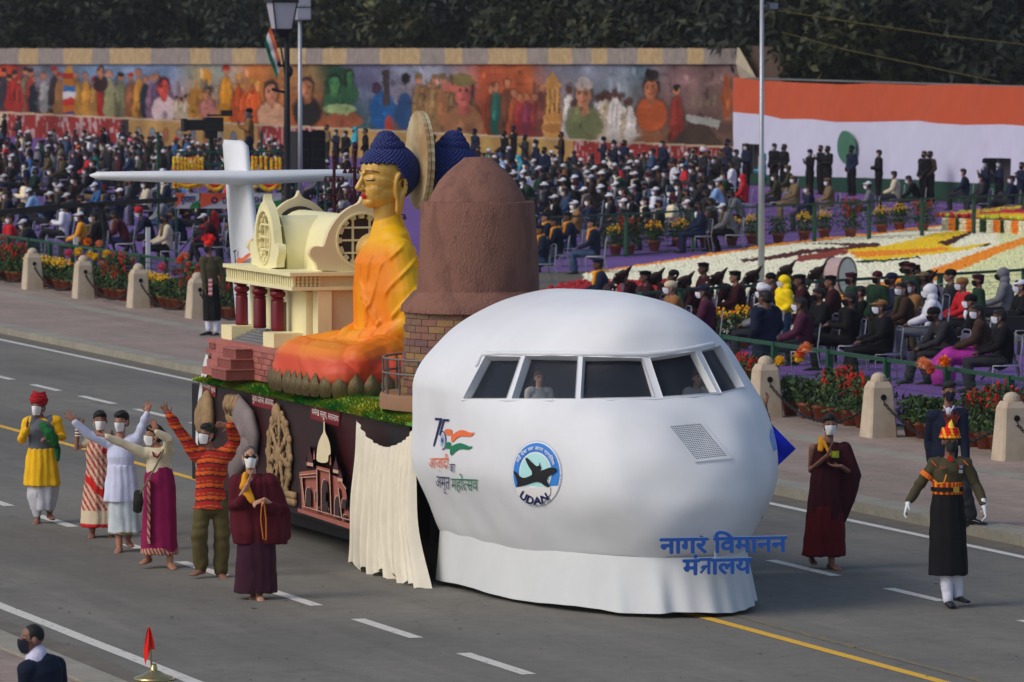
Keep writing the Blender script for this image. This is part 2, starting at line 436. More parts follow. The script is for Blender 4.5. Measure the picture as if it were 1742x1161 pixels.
# near lane: measured dash ends, then the same rhythm onwards
nd = [(G(a, 853+.3229*a).y, G(b, 853+.3229*b).y) for a, b in ((-80, 25), (75, 135), (225, 250), (318, 392), (460, 550), (620, 720), (800, 912), (1010, 1130))]
for a, b in nd: stripe(17.4, b, a, .15, white_p)
fd = [(G(a, 640.3+.2386*a).y, G(b, 640.3+.2386*b).y) for a, b in ((-50, 25), (60, 105), (142, 198), (235, 290), (330, 385), (1100, 1200), (1313, 1425), (1513, 1605), (1740, 1850))]
for a, b in fd: stripe(23.72, b, a, .14, white_p)
# grit and leaf scraps on the road
lit = MB()
for k in range(520):
    if k < 380: x, y = rnd.uniform(14, 27), 48+rnd.random()**1.5*60
    else: x, y = rnd.uniform(27.6, 31), rnd.uniform(50, 125)
    z = .006 if k < 380 else .106; s = rnd.uniform(.008, .028); a = rnd.uniform(0, 3)
    c, d = math.cos(a)*s, math.sin(a)*s
    lit.add([(x-c, y-d, z), (x+d, y-c, z+.004), (x+c, y+d, z+.006), (x-d*.7, y+c, z+.002)], [(0, 1, 2, 3)])
tag(lit.build('litter', mat('litter', S(52, 42, 34), var=.5)), 'small dark leaf scraps and grit scattered over the road', kind='stuff')

# purple carpet under the audience
purp = mat('purple_carpet', S(97, 66, 128, 1.45), vs=1.2, var=.22, bump=.2, bs=60, col2=S(84, 56, 108, 1.45))
tag(slab('purple_carpet_floor', 33.3, 79.2, 40, 330, -.2, .02, purp), 'purple carpet laid over the ground of the seating area')
dirt = mat('bare_ground', S(88, 82, 70, 1.3), vs=.8, var=.25)
sheet('flower_display_ground', 41, 66, 98, 131, .03, dirt)

# ================================================================ painted hoarding at the back
def g2(x, y): return G(x, y)
WA, WB = G(-120, 225), G(1257, 308)
def wallpt(px, py, off=0.):
    d = ray(px, py); n = -Vector((WB.y-WA.y, -(WB.x-WA.x), 0)).normalized()    # normal of the wall plane, towards +X side
    t = (Vector((WA.x, WA.y, 0))-Vector((0, 0, CH))).dot(n)/d.dot(n); p = Vector((0, 0, CH))+d*t
    return p-n*off
PXS = np.arange(-120, 1258, 2.0); PYS = np.arange(108, 318, 1.6)
Hh, Ww = len(PYS), len(PXS); img = np.zeros((Hh, Ww, 3)); XX, YY = np.meshgrid(PXS, PYS)
def c8(r, g, b): return np.array(lin((r, g, b)))*1.55
def base_y(px): return 181+ (px+120)*.0                       # helper
def band(y, x): return y
def edge(px): return 190+ (px/1257.)*60                        # lower edge of the painting
def fillc(mask, c, a=1.): img[mask] = img[mask]*(1-a)+np.asarray(c)*a
def el(cx, cy, rx, ry, c, a=1., soft=0):
    d = ((XX-cx)/rx)**2+((YY-cy)/ry)**2
    w = np.clip((1-d)*(4 if not soft else 1.2), 0, 1)*a; img[:] = img*(1-w[..., None])+np.asarray(c)*w[..., None]
def poly(pts, c, a=1.):
    ins = np.zeros(XX.shape, int)
    for (ax, ay), (bx, by) in zip(pts, pts[1:]+pts[:1]):
        if ay == by: continue
        ins += ((ay > YY) != (by > YY)) & (XX < (bx-ax)*(YY-ay)/(by-ay)+ax)
    fillc(ins % 2 == 1, c, a)
def rnoise(s, seed): return vn(np.stack([XX.ravel(), YY.ravel(), np.full(XX.size, seed*7.3)], 1), s).reshape(XX.shape)
sky_t = [(-120, (150, 60, 40)), (12, (170, 70, 40)), (30, (120, 50, 45)), (60, (120, 120, 130)), (160, (118, 140, 165)), (230, (130, 150, 175)), (290, (130, 150, 180)), (330, (150, 145, 120)), (380, (150, 160, 150)), (430, (190, 120, 60)), (520, (150, 120, 80)), (560, (60, 80, 60)), (620, (110, 110, 140)), (700, (140, 145, 160)), (760, (150, 150, 160)), (820, (170, 90, 60)), (900, (175, 100, 60)), (940, (130, 130, 140)), (1000, (135, 140, 155)), (1060, (130, 140, 150)), (1090, (90, 110, 120)), (1150, (140, 110, 110)), (1257, (120, 100, 95))]
low_t = [(-120, (130, 50, 35)), (12, (120, 45, 35)), (60, (110, 60, 50)), (160, (150, 110, 60)), (230, (160, 110, 60)), (290, (150, 70, 60)), (330, (165, 125, 85)), (400, (180, 110, 50)), (470, (170, 100, 50)), (540, (150, 80, 40)), (600, (40, 90, 80)), (650, (70, 80, 90)), (700, (140, 90, 60)), (800, (165, 80, 45)), (900, (170, 85, 45)), (950, (160, 110, 60)), (1000, (110, 105, 80)), (1060, (120, 125, 120)), (1100, (150, 95, 55)), (1160, (90, 75, 65)), (1257, (100, 75, 60))]
xs = [a for a, _ in sky_t]; top = np.stack([np.interp(PXS, xs, [c8(*c)[k] for _, c in sky_t]) for k in range(3)], 1)
xs = [a for a, _ in low_t]; low = np.stack([np.interp(PXS, xs, [c8(*c)[k] for _, c in low_t]) for k in range(3)], 1)
w = np.clip((YY-125)/(edge(XX)-125), 0, 1)[..., None]; img[:] = top[None]*(1-w)+low[None]*w
img *= (.75+.5*rnoise(.06, 1))[..., None]
skin, dark, gold, cream, red, orange = c8(176, 122, 92), c8(42, 36, 34), c8(190, 140, 60), c8(190, 176, 150), c8(160, 50, 40), c8(200, 95, 40)
def person_(x, h, c, sk=skin, head=None, y1=None, w=None):
    y1 = y1 if y1 is not None else edge(x)-2; w = w or h*.13
    el(x, y1-h*.42, w*1.25, h*.47, dark, .5); el(x, y1-h*.95, h*.075+1, h*.10+1, dark, .5); el(x, y1-h*.42, w, h*.44, c); el(x-w*.4, y1-h*.45, w*.3, h*.38, np.asarray(c)*1.5, .6, 1); el(x, y1-h*.15, w*1.25, h*.2, np.asarray(c)*.8); el(x, y1-h*.93, h*.055+.8, h*.075+1, sk)
    if head is not None: el(x, y1-h*.99, h*.06+1, h*.05+1, head)
def portrait(x, y, r, sk, hair, coat, hat=None):
    el(x, y+r*2.9, r*2.1, r*2.3, dark, .6); el(x, y-r*.1, r*1.12, r*1.75, dark, .6); el(x, y+r*3., r*1.9, r*2.1, coat); el(x, y+r*1.15, r*.5, r*.9, np.asarray(sk)*.75); el(x, y-r*.35, r*.98, r*1.25, hair)
    el(x-r*.05, y+.08*r, r*.8, r*1.25, sk); el(x-r*.3, y, r*.34, r*.9, np.asarray(sk)*1.25, .6, 1); el(x+r*.4, y+r*.3, r*.35, r*.9, np.asarray(sk)*.6, .6, 1)
    for s in (-.36, .3): el(x+s*r, y-r*.12, r*.2, r*.1, dark, .9); el(x+s*r, y-r*.32, r*.26, r*.08, dark, .7)
    el(x-.04*r, y+r*.25, r*.11, r*.32, np.asarray(sk)*.7, .8); el(x-.04*r, y+r*.62, r*.28, r*.1, c8(120, 50, 45), .8)
    if hat is not None: el(x, y-r*1.05, r*.98, r*.6, hat); el(x, y-r*1.35, r*.7, r*.5, hat)
r2 = random.Random(3)
for x in range(-110, 60, 9): person_(x, r2.uniform(45, 75), r2.choice([c8(150, 60, 45), c8(120, 110, 90), c8(60, 60, 70), red]), head=dark)
for x, c in ((32, c8(160, 60, 50)), (56, c8(30, 40, 50)), (74, c8(150, 150, 150)), (92, c8(60, 50, 50)), (101, c8(150, 110, 70)), (130, c8(170, 130, 60)), (146, gold), (160, c8(170, 130, 70)), (173, red), (186, c8(150, 150, 110)), (205, c8(120, 120, 90)), (222, c8(140, 90, 60)), (236, gold), (247, c8(35, 50, 65)), (258, c8(130, 100, 120)), (268, c8(100, 80, 110))):
    person_(x, r2.uniform(55, 80), c, head=r2.choice([dark, red, None]))
for k, c in enumerate([(170, 60, 40), (180, 120, 40), (60, 110, 160), (200, 200, 200), (190, 60, 50), (190, 110, 40), (90, 60, 110)]): poly([(108, 124+k*11), (126, 124+k*11), (128, 135+k*11), (107, 135+k*11)], c8(*c))
poly([(108, 125), (117, 106), (126, 125)], c8(190, 140, 50))
portrait(171, 122, 7, skin, dark, c8(60, 40, 40)); portrait(279, 150, 12, c8(190, 80, 70), c8(80, 30, 30), c8(190, 170, 170))
for x in (300, 308, 316, 324, 333): person_(x, r2.uniform(34, 46), cream*.9, head=dark)
poly([(326, 200), (334, 118), (342, 200)], gold*.8); poly([(318, 200), (324, 150), (348, 150), (354, 200)], gold*.7); el(351, 130, 11, 15, gold); portrait(352, 160, 8, skin, dark, c8(180, 120, 110)); person_(384, 92, c8(200, 140, 40), skin, red); 
for x in range(400, 440, 7): person_(x, r2.uniform(50, 80), orange*r2.uniform(.7, 1.1), head=gold)
portrait(462, 158, 14, c8(185, 130, 100), c8(60, 50, 45), c8(190, 150, 120)); portrait(522, 152, 13, c8(160, 110, 75), dark, dark)
el(575, 150, 26, 40, c8(40, 75, 50)); portrait(570, 143, 12, c8(70, 130, 80), c8(30, 40, 40), c8(50, 90, 60)); portrait(594, 132, 9, c8(60, 120, 75), dark, c8(50, 90, 60)); el(585, 205, 34, 16, c8(150, 90, 60)); el(578, 186, 30, 9, c8(150, 170, 120))
el(650, 190, 24, 36, c8(35, 90, 140)); el(688, 190, 18, 34, c8(45, 80, 120)); el(640, 150, 9, 12, c8(70, 50, 70)); el(690, 133, 8, 11, dark); el(662, 215, 8, 20, c8(160, 70, 50)); poly([(650, 120), (664, 118), (664, 180), (652, 180)], c8(70, 60, 60))
for x in range(712, 800, 7): person_(x, r2.uniform(70, 95), c8(150, 120, 80)*r2.uniform(.8, 1.1), head=c8(120, 100, 70))
portrait(788, 158, 19, c8(178, 100, 90), dark, c8(140, 100, 70), c8(120, 110, 70)); el(765, 150, 15, 8, c8(185, 110, 95)); el(752, 185, 10, 32, c8(150, 105, 70))
for x, c in ((836, c8(120, 60, 40)), (845, c8(40, 90, 80)), (862, c8(110, 70, 50)), (874, c8(150, 80, 50)), (884, c8(150, 60, 60)), (897, c8(130, 60, 80)), (910, c8(140, 60, 60)), (922, c8(120, 70, 60))): person_(x, r2.uniform(60, 95), c)
poly([(922, 235), (930, 150), (924, 146), (940, 122), (956, 146), (951, 150), (958, 240)], c8(190, 145, 85)); [poly([(925+k*8, 200), (927+k*8, 152), (930+k*8, 152), (930+k*8, 200)], c8(110, 80, 50)) for k in range(4)]; el(942, 200, 20, 8, c8(170, 125, 70)); el(942, 218, 22, 9, c8(160, 115, 65))
for x in list(range(968, 984, 6))+list(range(1016, 1076, 7)): person_(x, r2.uniform(62, 88), r2.choice([cream, cream*.9, c8(200, 195, 190), c8(170, 80, 120)]), c8(90, 60, 50))
portrait(993, 162, 17, c8(180, 130, 100), c8(90, 80, 75), c8(110, 115, 80), c8(180, 170, 165))
portrait(1108, 150, 15, c8(170, 110, 80), dark, c8(170, 90, 50)); el(1109, 128, 13, 12, dark); person_(1151, 95, c8(140, 60, 50), skin, dark)
poly([(1135, 250), (1190, 190), (1240, 262), (1140, 262)], c8(75, 60, 52)); poly([(1170, 195), (1225, 205), (1222, 218), (1168, 208)], c8(160, 160, 155)); el(1236, 165, 9, 42, c8(150, 85, 50)); [el(1180+k*12, 172, 3, 12, c8(120, 110, 90)) for k in range(4)]
for _ in range(260):
    x = r2.uniform(-100, 1250); y = r2.uniform(114, edge(x)-4); i_ = int(np.clip((y-108)/1.6, 0, Hh-1)); j_ = int(np.clip((x+120)/2, 0, Ww-1)); c = img[i_, j_]*r2.choice([.35, .5, .6, 1.5, 1.8]); k_ = r2.random()
    if k_ < .5: el(x, y, r2.uniform(1.2, 4), r2.uniform(4, 14), c, .7)
    elif k_ < .8: el(x, y, r2.uniform(5, 16), r2.uniform(1.5, 5), c, .5, 1)
    else: poly([(x, y), (x+r2.uniform(-14, 14), y+r2.uniform(-26, 10)), (x+r2.uniform(1, 4), y+r2.uniform(0, 4))], c, .6)
# brush-work: shift the samples by noise, add dabs
dx = ((rnoise(.10, 3)-.5)*4+(rnoise(.5, 13)-.5)*1.6).astype(int); dy = ((rnoise(.10, 4)-.5)*4+(rnoise(.5, 14)-.5)*1.6).astype(int)
ii, jj = np.meshgrid(np.arange(Hh), np.arange(Ww), indexing='ij'); img = img[np.clip(ii+dy, 0, Hh-1), np.clip(jj+dx, 0, Ww-1)]
img *= (.9+.2*rnoise(.3, 5))[..., None]
# the printed skirt below the painting
lowm = YY > edge(XX); redc = c8(140, 52, 48); och = c8(172, 140, 88)
sec = (XX < -8)*0+((XX >= -8) & (XX < 12))*2+((XX >= 12) & (XX < 208))+((XX >= 220) & (XX < 440))*3+((XX >= 440) & (XX < 545))+((XX >= 545) & (XX < 975))*4+(XX >= 975)*1
fillc(lowm, c8(60, 55, 55)); fillc(lowm & (sec == 1), redc); fillc(lowm & (sec == 2), cream); fillc(lowm & (sec >= 3), och)
tr = (vn(np.stack([XX.ravel()*1.6, YY.ravel()*.45, XX.ravel()*0], 1), .22).reshape(XX.shape) > .66) & lowm & (sec == 1); fillc(tr, c8(178, 160, 160), .8)
for k, x in enumerate(range(236, 440, 23)):
    y = edge(x)+26; el(x, y, 6, 13, c8(120, 95, 60)); el(x, y+1, 4.4, 11, [c8(140, 150, 150), c8(90, 130, 160), c8(170, 100, 70)][k % 3]); el(x, y+3, 2.2, 7, c8(150, 110, 90))
for k, x in enumerate(range(560, 970, 30)): el(x, edge(x)+22, 9, 16, c8(190, 165, 100)*(.9 if k % 2 else .75))
fillc(lowm & (np.abs(YY-edge(XX)-1.5) < 1.6), c8(180, 165, 140))
g_ = img.mean(2, keepdims=True); img = (g_+(img-g_)*1.0)*(.86+.28*rnoise(.55, 8))[..., None]*(.7+.6*rnoise(.05, 9))[..., None]; img = np.clip(img*.62, .004, .8)**1.12
mur = mat('mural_print', mode='col', rough=.85, var=.0, spec=.1)
hoard = thing('painted_hoarding', 'long hoarding painted with crowded history scenes, standing behind the audience', 'hoarding', WB)
v = []
for y in PYS:
    for x in PXS: v.append(wallpt(x, y, .0)-WB)
mb = MB(); mb.v = [tuple(p) for p in v]; mb.f = [(i*Ww+j, (i+1)*Ww+j, (i+1)*Ww+j+1, i*Ww+j+1) for i in range(Hh-1) for j in range(Ww-1)]; mb.c = img.reshape(-1, 3).tolist()
mb.build('painted_panel', mur, hoard, col=True, norm=False)
band_a, band_b = mat('ochre_cloth', S(160, 138, 100, 1.2), vs=3, var=.3, bump=.3, bs=6), mat('grey_cloth', S(128, 120, 112, 1.2), vs=3, var=.3, bump=.3, bs=6)
x = -120; k = 0
while x < 1254:
    wd = rnd.uniform(26, 70); x2 = min(1256, x+wd); n = 8; mb = MB(); vs = []
    for i in range(n+1):
        px = x+(x2-x)*i/n
        for py in (82.5+rnd.uniform(-.5, .5), 96, 109.5): vs.append(wallpt(px, py, .12+.04*math.sin(px*.9))-WB)
    for i in range(n+1): pass
    mb.add(vs, [(3*i+a, 3*i+a+1, 3*i+a+4, 3*i+a+3) for i in range(n) for a in (0, 1)])
    mb.build('cloth_strip', band_a if k % 2 else band_b, hoard, smooth=True, norm=False); x = x2; k += 1
mb = MB(); n_ = -Vector((WB.y-WA.y, -(WB.x-WA.x), 0)).normalized()
a0, a1 = wallpt(-118, 84)+n_*.06, wallpt(1255, 84)+n_*.06; pts = []
for p in (a0, a1): pts += [(p.x, p.y, .0), (p.x, p.y, p.z), (p.x+n_.x*.3, p.y+n_.y*.3, p.z), (p.x+n_.x*.3, p.y+n_.y*.3, 0)]
mb.add([Vector(p)-WB for p in pts], [(0, 1, 5, 4), (1, 2, 6, 5), (2, 3, 7, 6), (0, 3, 2, 1), (4, 5, 6, 7)])
mb.build('backing_board', mat('plywood', S(96, 76, 58)), hoard)
# the torn end: cream cloth flap and brown tarpaulin side
e0 = wallpt(1258, 82)-WB; mb = MB()
q = [wallpt(1258, 81, .1), wallpt(1274, 82, .4), wallpt(1306, 132, .5), wallpt(1262, 134, .1)]
mb.add([p-WB for p in q]+[wallpt(1266, 108, .35)-WB], [(0, 1, 4), (1, 2, 4), (2, 3, 4), (3, 0, 4)]); mb.build('cloth_flap', mat('cream_cloth', S(150, 142, 120), vs=3, var=.2), hoard)
mb = MB(); P = [wallpt(1272, 78, -.1), wallpt(1327, 82, -.1), wallpt(1327, 170, -.1), wallpt(1272, 170, -.1)]
mb.add([p-WB for p in P]+[p-WB+n_*.15 for p in P], [(0, 1, 2, 3), (7, 6, 5, 4), (0, 4, 5, 1), (1, 5, 6, 2), (2, 6, 7, 3), (3, 7, 4, 0)]); mb.build('brown_board', mat('brown_board', S(70, 56, 46), vs=2), hoard)

# ================================================================ tricolour backdrop
FA, FB = G(1252, 312), G(1800, 362)
nF = -Vector((FB.y-FA.y, -(FB.x-FA.x), 0)).normalized()
def flagpt(px, py, off=0.):
    d = ray(px, py); t = (FA-Vector((0, 0, CH))).dot(nF)/d.dot(nF); return Vector((0, 0, CH))+d*t-nF*off
ft = [(1252, 131), (1300, 138), (1380, 142), (1440, 144), (1480, 142), (1560, 145), (1640, 144), (1700, 147), (1800, 149)]
fm = [(1252, 191), (1290, 195), (1325, 203), (1375, 203), (1430, 208), (1470, 208), (1560, 206), (1600, 210), (1640, 213), (1700, 212), (1800, 219)]
fl = [(1252, 296), (1310, 298), (1400, 301), (1500, 304), (1560, 306), (1640, 311), (1742, 316), (1800, 320)]
fb = [(1252, 311.5), (1800, 361)]
ip = lambda t, x: float(np.interp(x, [a for a, _ in t], [b for _, b in t]))
fx = np.arange(1252, 1800, 4.)
def wav(x, v): return .08*math.sin(x*.075+v*.3)+.09*math.sin(x*.031+.4*v)+.015*math.sin(x*.19+v*2)*math.sin(v*3)+.004*math.sin(x*.4-v*2.5)+.02*math.cos((x-1252)*2*PI/96)**8
backdrop = thing('tricolour_backdrop', 'long saffron, white and green cloth screen hung behind the standing guards', 'backdrop', FA)
for nm, t0, t1, m, rows in (('saffron_band', ft, fm, mat('saffron_cloth', S(176, 76, 42, 1.2), vs=2, var=.06), 10), ('white_band', fm, fl, mat('white_cloth', S(176, 177, 196, 1.3), vs=2, var=.04), 16), ('green_band', fl, fb, mat('green_cloth', S(20, 52, 38, 1.5), vs=2, var=.1), 6)):
    mb = MB(); vs = []; ok = []
    for x in fx:
        for r in range(rows+1):
            y = ip(t0, x)+(ip(t1, x)-ip(t0, x))*r/rows; vs.append(flagpt(x, y, wav(x, y*.02))-FA)
    nr = rows+1
    for i in range(len(fx)-1):
        for r in range(rows):
            x = fx[i]; y = ip(t0, x)+(ip(t1, x)-ip(t0, x))*r/rows
            if nm == 'white_band' and ((1264 <= x <= 1284 and y > 241) or (1676 <= x <= 1708 and y > 268)): continue
            ok.append((i*nr+r, (i+1)*nr+r, (i+1)*nr+r+1, i*nr+r+1))
    mb.add(vs, ok); mb.build(nm, m, backdrop, smooth=True, norm=False)
mb = MB(); [mb.box(*[0]*6) for _ in ()]
p_, t_ = fill2d([ell2(1447, 251, 11.5, 28.5, 40)], 3); mb.add([flagpt(a, b, wav(a, b*.02)+.14)-FA for a, b in p_], t_); mb.build('wheel_emblem', mat('emblem_green', S(52, 92, 72)), backdrop, norm=False, smooth=True)
mb = MB()
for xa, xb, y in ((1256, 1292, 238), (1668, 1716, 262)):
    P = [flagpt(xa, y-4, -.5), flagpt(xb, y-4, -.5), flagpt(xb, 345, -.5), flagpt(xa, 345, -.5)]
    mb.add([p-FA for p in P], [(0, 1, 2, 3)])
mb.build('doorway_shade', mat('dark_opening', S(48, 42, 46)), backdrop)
mb = MB()
for x in range(1262, 1800, 46):
    a, b = flagpt(x, ip(ft, x)+2, -.5), flagpt(x, ip(fb, x), -.5); mb.bar(Vector((a.x, a.y, a.z))-FA, Vector((a.x, a.y, 0))-FA, .07)
a, b = flagpt(1254, ip(ft, 1254)+2, -.45), flagpt(1796, ip(ft, 1796)+1, -.45); mb.bar(a-FA, b-FA, .06)
mb.build('scaffold_frame', mat('steel_grey', S(110, 112, 114), metal=.5, rough=.5), backdrop)

# ================================================================ trees
leafm = mat('leaves', mode='col', rough=.65, var=.25, vs=.5, spec=.2); bark = mat('bark', S(62, 54, 46, 1.2), vs=3, var=.3, bump=.6, bs=8)
def crown_mesh(seed, nclump, leaves, pal, R0=5.2, H0=4.6):
    r = np.random.RandomState(seed); vs = []; fs = []; cs = []
    cl = []
    for k in range(nclump):
        a = r.uniform(0, 2*PI); rr = R0*math.sqrt(r.uniform(0, 1)); z = r.uniform(-1, 1)*H0*math.sqrt(max(.05, 1-(rr/R0)**2*.8)); cl.append((rr*math.cos(a), rr*math.sin(a), z, r.uniform(.9, 1.7), r.uniform(.55, 1.35)))
    per = leaves//nclump
    for cx_, cy_, cz_, cr, tone in cl:
        d = r.normal(size=(per, 3)); d /= np.linalg.norm(d, axis=1)[:, None]; rad = cr*r.uniform(.55, 1.05, per)[:, None]
        p = np.array([cx_, cy_, cz_])+d*rad*np.array([1, 1, .75]); s = r.uniform(.09, .2, per)
        a = r.normal(size=(per, 3)); a /= np.linalg.norm(a, axis=1)[:, None]; b = np.cross(a, d+.3); b /= np.linalg.norm(b, axis=1)[:, None]+1e-6
        o = len(vs)
        q = np.stack([p-a*s[:, None]*1.5, p+b*s[:, None]*.7, p+a*s[:, None]*1.5-np.array([0, 0, .1]), p-b*s[:, None]*.7], 1).reshape(-1, 3)
        vs.extend(map(tuple, q)); fs.extend((o+4*i, o+4*i+1, o+4*i+2, o+4*i+3) for i in range(per))
        c = np.array(pal)[r.randint(0, len(pal), per)]*tone*r.uniform(.7, 1.3, per)[:, None]; cs.extend(np.repeat(c, 4, 0).tolist())
    mb = MB(); mb.v = vs; mb.f = fs; mb.c = cs; return mb.mesh('crown', leafm, col=True)
pals = [[lin((56, 64, 52)), lin((42, 50, 42)), lin((68, 72, 50))], [lin((40, 50, 44)), lin((34, 44, 40)), lin((54, 60, 48))], [lin((80, 82, 52)), lin((60, 66, 46)), lin((46, 54, 40))]]
crowns = [crown_mesh(k, 60, 9000, pals[k]) for k in range(3)]
def trunk_mesh(seed, h=7., lean=0.):
    r = random.Random(seed); mb = MB(); mb.tube([(0, 0, -.2), (.1, .1, 1.5), (.05+lean, .1, h*.6), (.2+lean*2, 0, h)], [.42, .34, .26, .14], seg=9)
    for k in range(6):
        a = r.uniform(0, 6.3); z = r.uniform(h*.35, h*.85); l = r.uniform(2, 3.8); mb.tube([(lean*z/h*1.5, .05, z), (math.cos(a)*l*.5, math.sin(a)*l*.5, z+l*.5), (math.cos(a)*l, math.sin(a)*l, z+l*1.0)], [.16, .1, .04], seg=6)
    return mb.fix()
trunks = [trunk_mesh(k, 8., (-.3, .2, .5)[k]) for k in range(3)]
for t in trunks: t.materials.append(bark); t.shade_smooth()
tl = [(-60, 225, 0, 'at the far left end of the hoarding, half out of the picture'), (35, 222, 1, 'behind the hoarding, dark and dense above its red left end'), (130, 228, 0, 'behind the hoarding above the striped banner figure'), (225, 226, 2, 'with brownish leaves behind the hoarding left of the lamp post'), (320, 233, 1, 'behind the hoarding above the pagoda painting'), (410, 236, 0, 'immediately left of the black street lantern, behind the hoarding'), (560, 240, 1, 'just right of the twin floodlight mast, behind the hoarding'), (650, 245, 2, 'with bare forked limbs above the blue painted figures'), (745, 250, 0, 'above the painted saluting soldier'), (840, 256, 2, 'with yellowish leaves above the painted flames'), (930, 262, 1, 'above the painted stone temple'), (1020, 268, 2, 'above the painted man in a white cap'), (1110, 275, 0, 'above the painted woman with long hair'), (1200, 282, 2, 'above the last painting of ships'), (1290, 290, 1, 'behind the torn end of the hoarding'), (1375, 298, 0, 'behind the saffron cloth, right of the grey lamp mast'), (1460, 306, 1, 'with low hanging branches above the green emblem'), (1560, 312, 2, 'with a thick bare trunk above the saffron cloth'), (1650, 318, 0, 'leaning at the right above the saffron cloth'), (1760, 325, 1, 'at the right edge of the picture above the saffron cloth')]
for i, (px, py, k, lb) in enumerate(tl):
    g = G(px, py); t = thing('tree', 'dark tree '+lb, 'tree', g, rnd.uniform(0, 6), 'trees behind the screens')
    link('trunk', trunks[k], t); c = link('crown', crowns[k], t, loc=(0, 0, 8.2)); s = rnd.uniform(1.0, 1.2); c.scale = (s*1.15, s*1.15, s*.95); c.rotation_euler = (0, 0, rnd.uniform(0, 6))
# the woodland beyond them reads as one dark mass
def mass_mesh():
    r = np.random.RandomState(9); n = 60000; px = r.uniform(-250, 1950, n); vs = []; cs = []
    base = np.array([tuple(G(x, 205+x*.045)) for x in px[::50]]); base = np.repeat(base, 50, 0)[:n]; u = r.uniform(-4, 9, n)
    cl = vn(np.stack([base[:, 1]*.2, u*.2, base[:, 0]*0], 1), 1)
    p = base+np.stack([u, r.uniform(-3, 3, n), r.uniform(0, 1, n)*(12+5*cl)+.3], 1)
    s = r.uniform(.25, .6, n)[:, None]; a = r.normal(size=(n, 3)); a /= np.linalg.norm(a, axis=1)[:, None]; b = r.normal(size=(n, 3)); b /= np.linalg.norm(b, axis=1)[:, None]
    q = np.stack([p-a*s, p+b*s*.6, p+a*s, p-b*s*.6], 1).reshape(-1, 3); tone = (.5+vn(p, .3))[:, None]*r.uniform(.6, 1.2, (n, 1))
    mb = MB(); mb.v = list(map(tuple, q)); mb.f = [(4*i, 4*i+1, 4*i+2, 4*i+3) for i in range(n)]; mb.c = np.repeat(np.array(lin((42, 52, 46)))*tone, 4, 0).tolist()
    return mb.mesh('woodland', leafm, col=True)
tag(link('woodland', mass_mesh()), 'dark woodland closing the view behind the separate trees', kind='stuff')
# ================================================================ the float: white aeroplane nose
X0, Y0 = 20.72, 58.0
PR = np.array([(.36, 1.15, 3.55, 2.2), (.45, 1.29, 3.85, 2.25), (.6, 1.38, 4.0, 2.3), (.83, 1.48, 4.15, 2.35), (1.1, 1.60, 4.25, 2.4), (1.33, 1.67, 4.22, 2.45), (1.6, 1.69, 4.12, 2.45), (1.87, 1.70, 3.92, 2.4),
(2.05, 1.69, 3.75, 2.35), (2.225, 1.66, 3.5, 2.3), (2.45, 1.54, 3.25, 2.3), (2.67, 1.33, 3.1, 2.4), (2.82, 1.13, 3.0, 2.45), (2.95, .9, 2.85, 2.4), (3.05, .66, 2.6, 2.3), (3.12, .40, 2.2, 2.2), (3.16, .18, 1.6, 2), (3.17, .01, .9, 2)])
def nose_prof(t):
    x = np.clip(t, 0, 1)*(len(PR)-1); i = np.clip(np.floor(x).astype(int), 0, len(PR)-2); f = (x-i)[..., None]
    P = lambda j: PR[np.clip(j, 0, len(PR)-1)]
    p0, p1, p2, p3 = P(i-1), P(i), P(i+1), P(i+2)
    return .5*((2*p1)+(-p0+p2)*f+(2*p0-5*p1+4*p2-p3)*f*f+(-p0+3*p1-3*p2+p3)*f**3)
def nose_S(a, t):
    q = nose_prof(t); z, W, L, n = q[..., 0], q[..., 1], q[..., 2], q[..., 3]; s, c = np.sin(a), np.cos(a)
    u = W*np.sign(s)*np.abs(s)**(2/n); v = L*np.abs(c)**(2/n)
    z = z+.09*np.clip(v/3, 0, 1)*np.clip((z-2.4)/.6, 0, 1)
    w = .012*np.sin(u*3.1+z*2.3)*np.sin(v*2.4)+.008*np.sin(u*7+1)*np.sin(z*6)+.004*np.sin(v*9+z*4)*np.sin(u*8)      # hand-made unevenness
    return np.stack([X0+u*(1+w), Y0-v*(1+w*.6), z], -1)
NA, NT = 200, 150
aa = np.linspace(-PI/2, PI/2, NA); tt = np.linspace(0, 1, NT); AG, TG = np.meshgrid(aa, tt)
NP = nose_S(AG, TG); gv = NP.reshape(-1, 3)
gf = [(i*NA+j, i*NA+j+1, (i+1)*NA+j+1, (i+1)*NA+j) for i in range(NT-1) for j in range(NA-1)]
nbvh = BVHTree.FromPolygons([Vector(p) for p in gv], gf)
def nose_hit(px, py):
    loc, n, i, d = nbvh.ray_cast(Vector((0, 0, CH)), ray(px, py).normalized()); return loc, n, i
def nose_at(off):
    def f(px, py):
        loc, n, i = nose_hit(px, py)
        if loc is None: return None
        if n.dot(ray(px, py)) > 0: n = -n
        return loc+n*off-NC
    return f
def nose_uv(px, py):
    loc, n, i = nose_hit(px, py); r, c = divmod(i, NA-1); a, b, d = Vector(gv[r*NA+c]), Vector(gv[r*NA+c+1]), Vector(gv[(r+1)*NA+c])
    e1, e2, w = b-a, d-a, loc-a; m11, m12, m22 = e1.dot(e1), e1.dot(e2), e2.dot(e2); q = m11*m22-m12*m12; u = (m22*w.dot(e1)-m12*w.dot(e2))/q; v = (m11*w.dot(e2)-m12*w.dot(e1))/q
    return (aa[c]+u*(aa[1]-aa[0]), 3*(tt[r]+v*(tt[1]-tt[0])))
NC = Vector((X0, Y0-2, 0)); 
noseT = thing('aeroplane_nose', 'giant white aeroplane nose with cockpit windows at the front of the parade float', 'float nose', NC)
white = mat('white_shell', S(198, 201, 205, 1.32), rough=.5, var=.07, vs=1.1, bump=.12, bs=4, spec=.3)
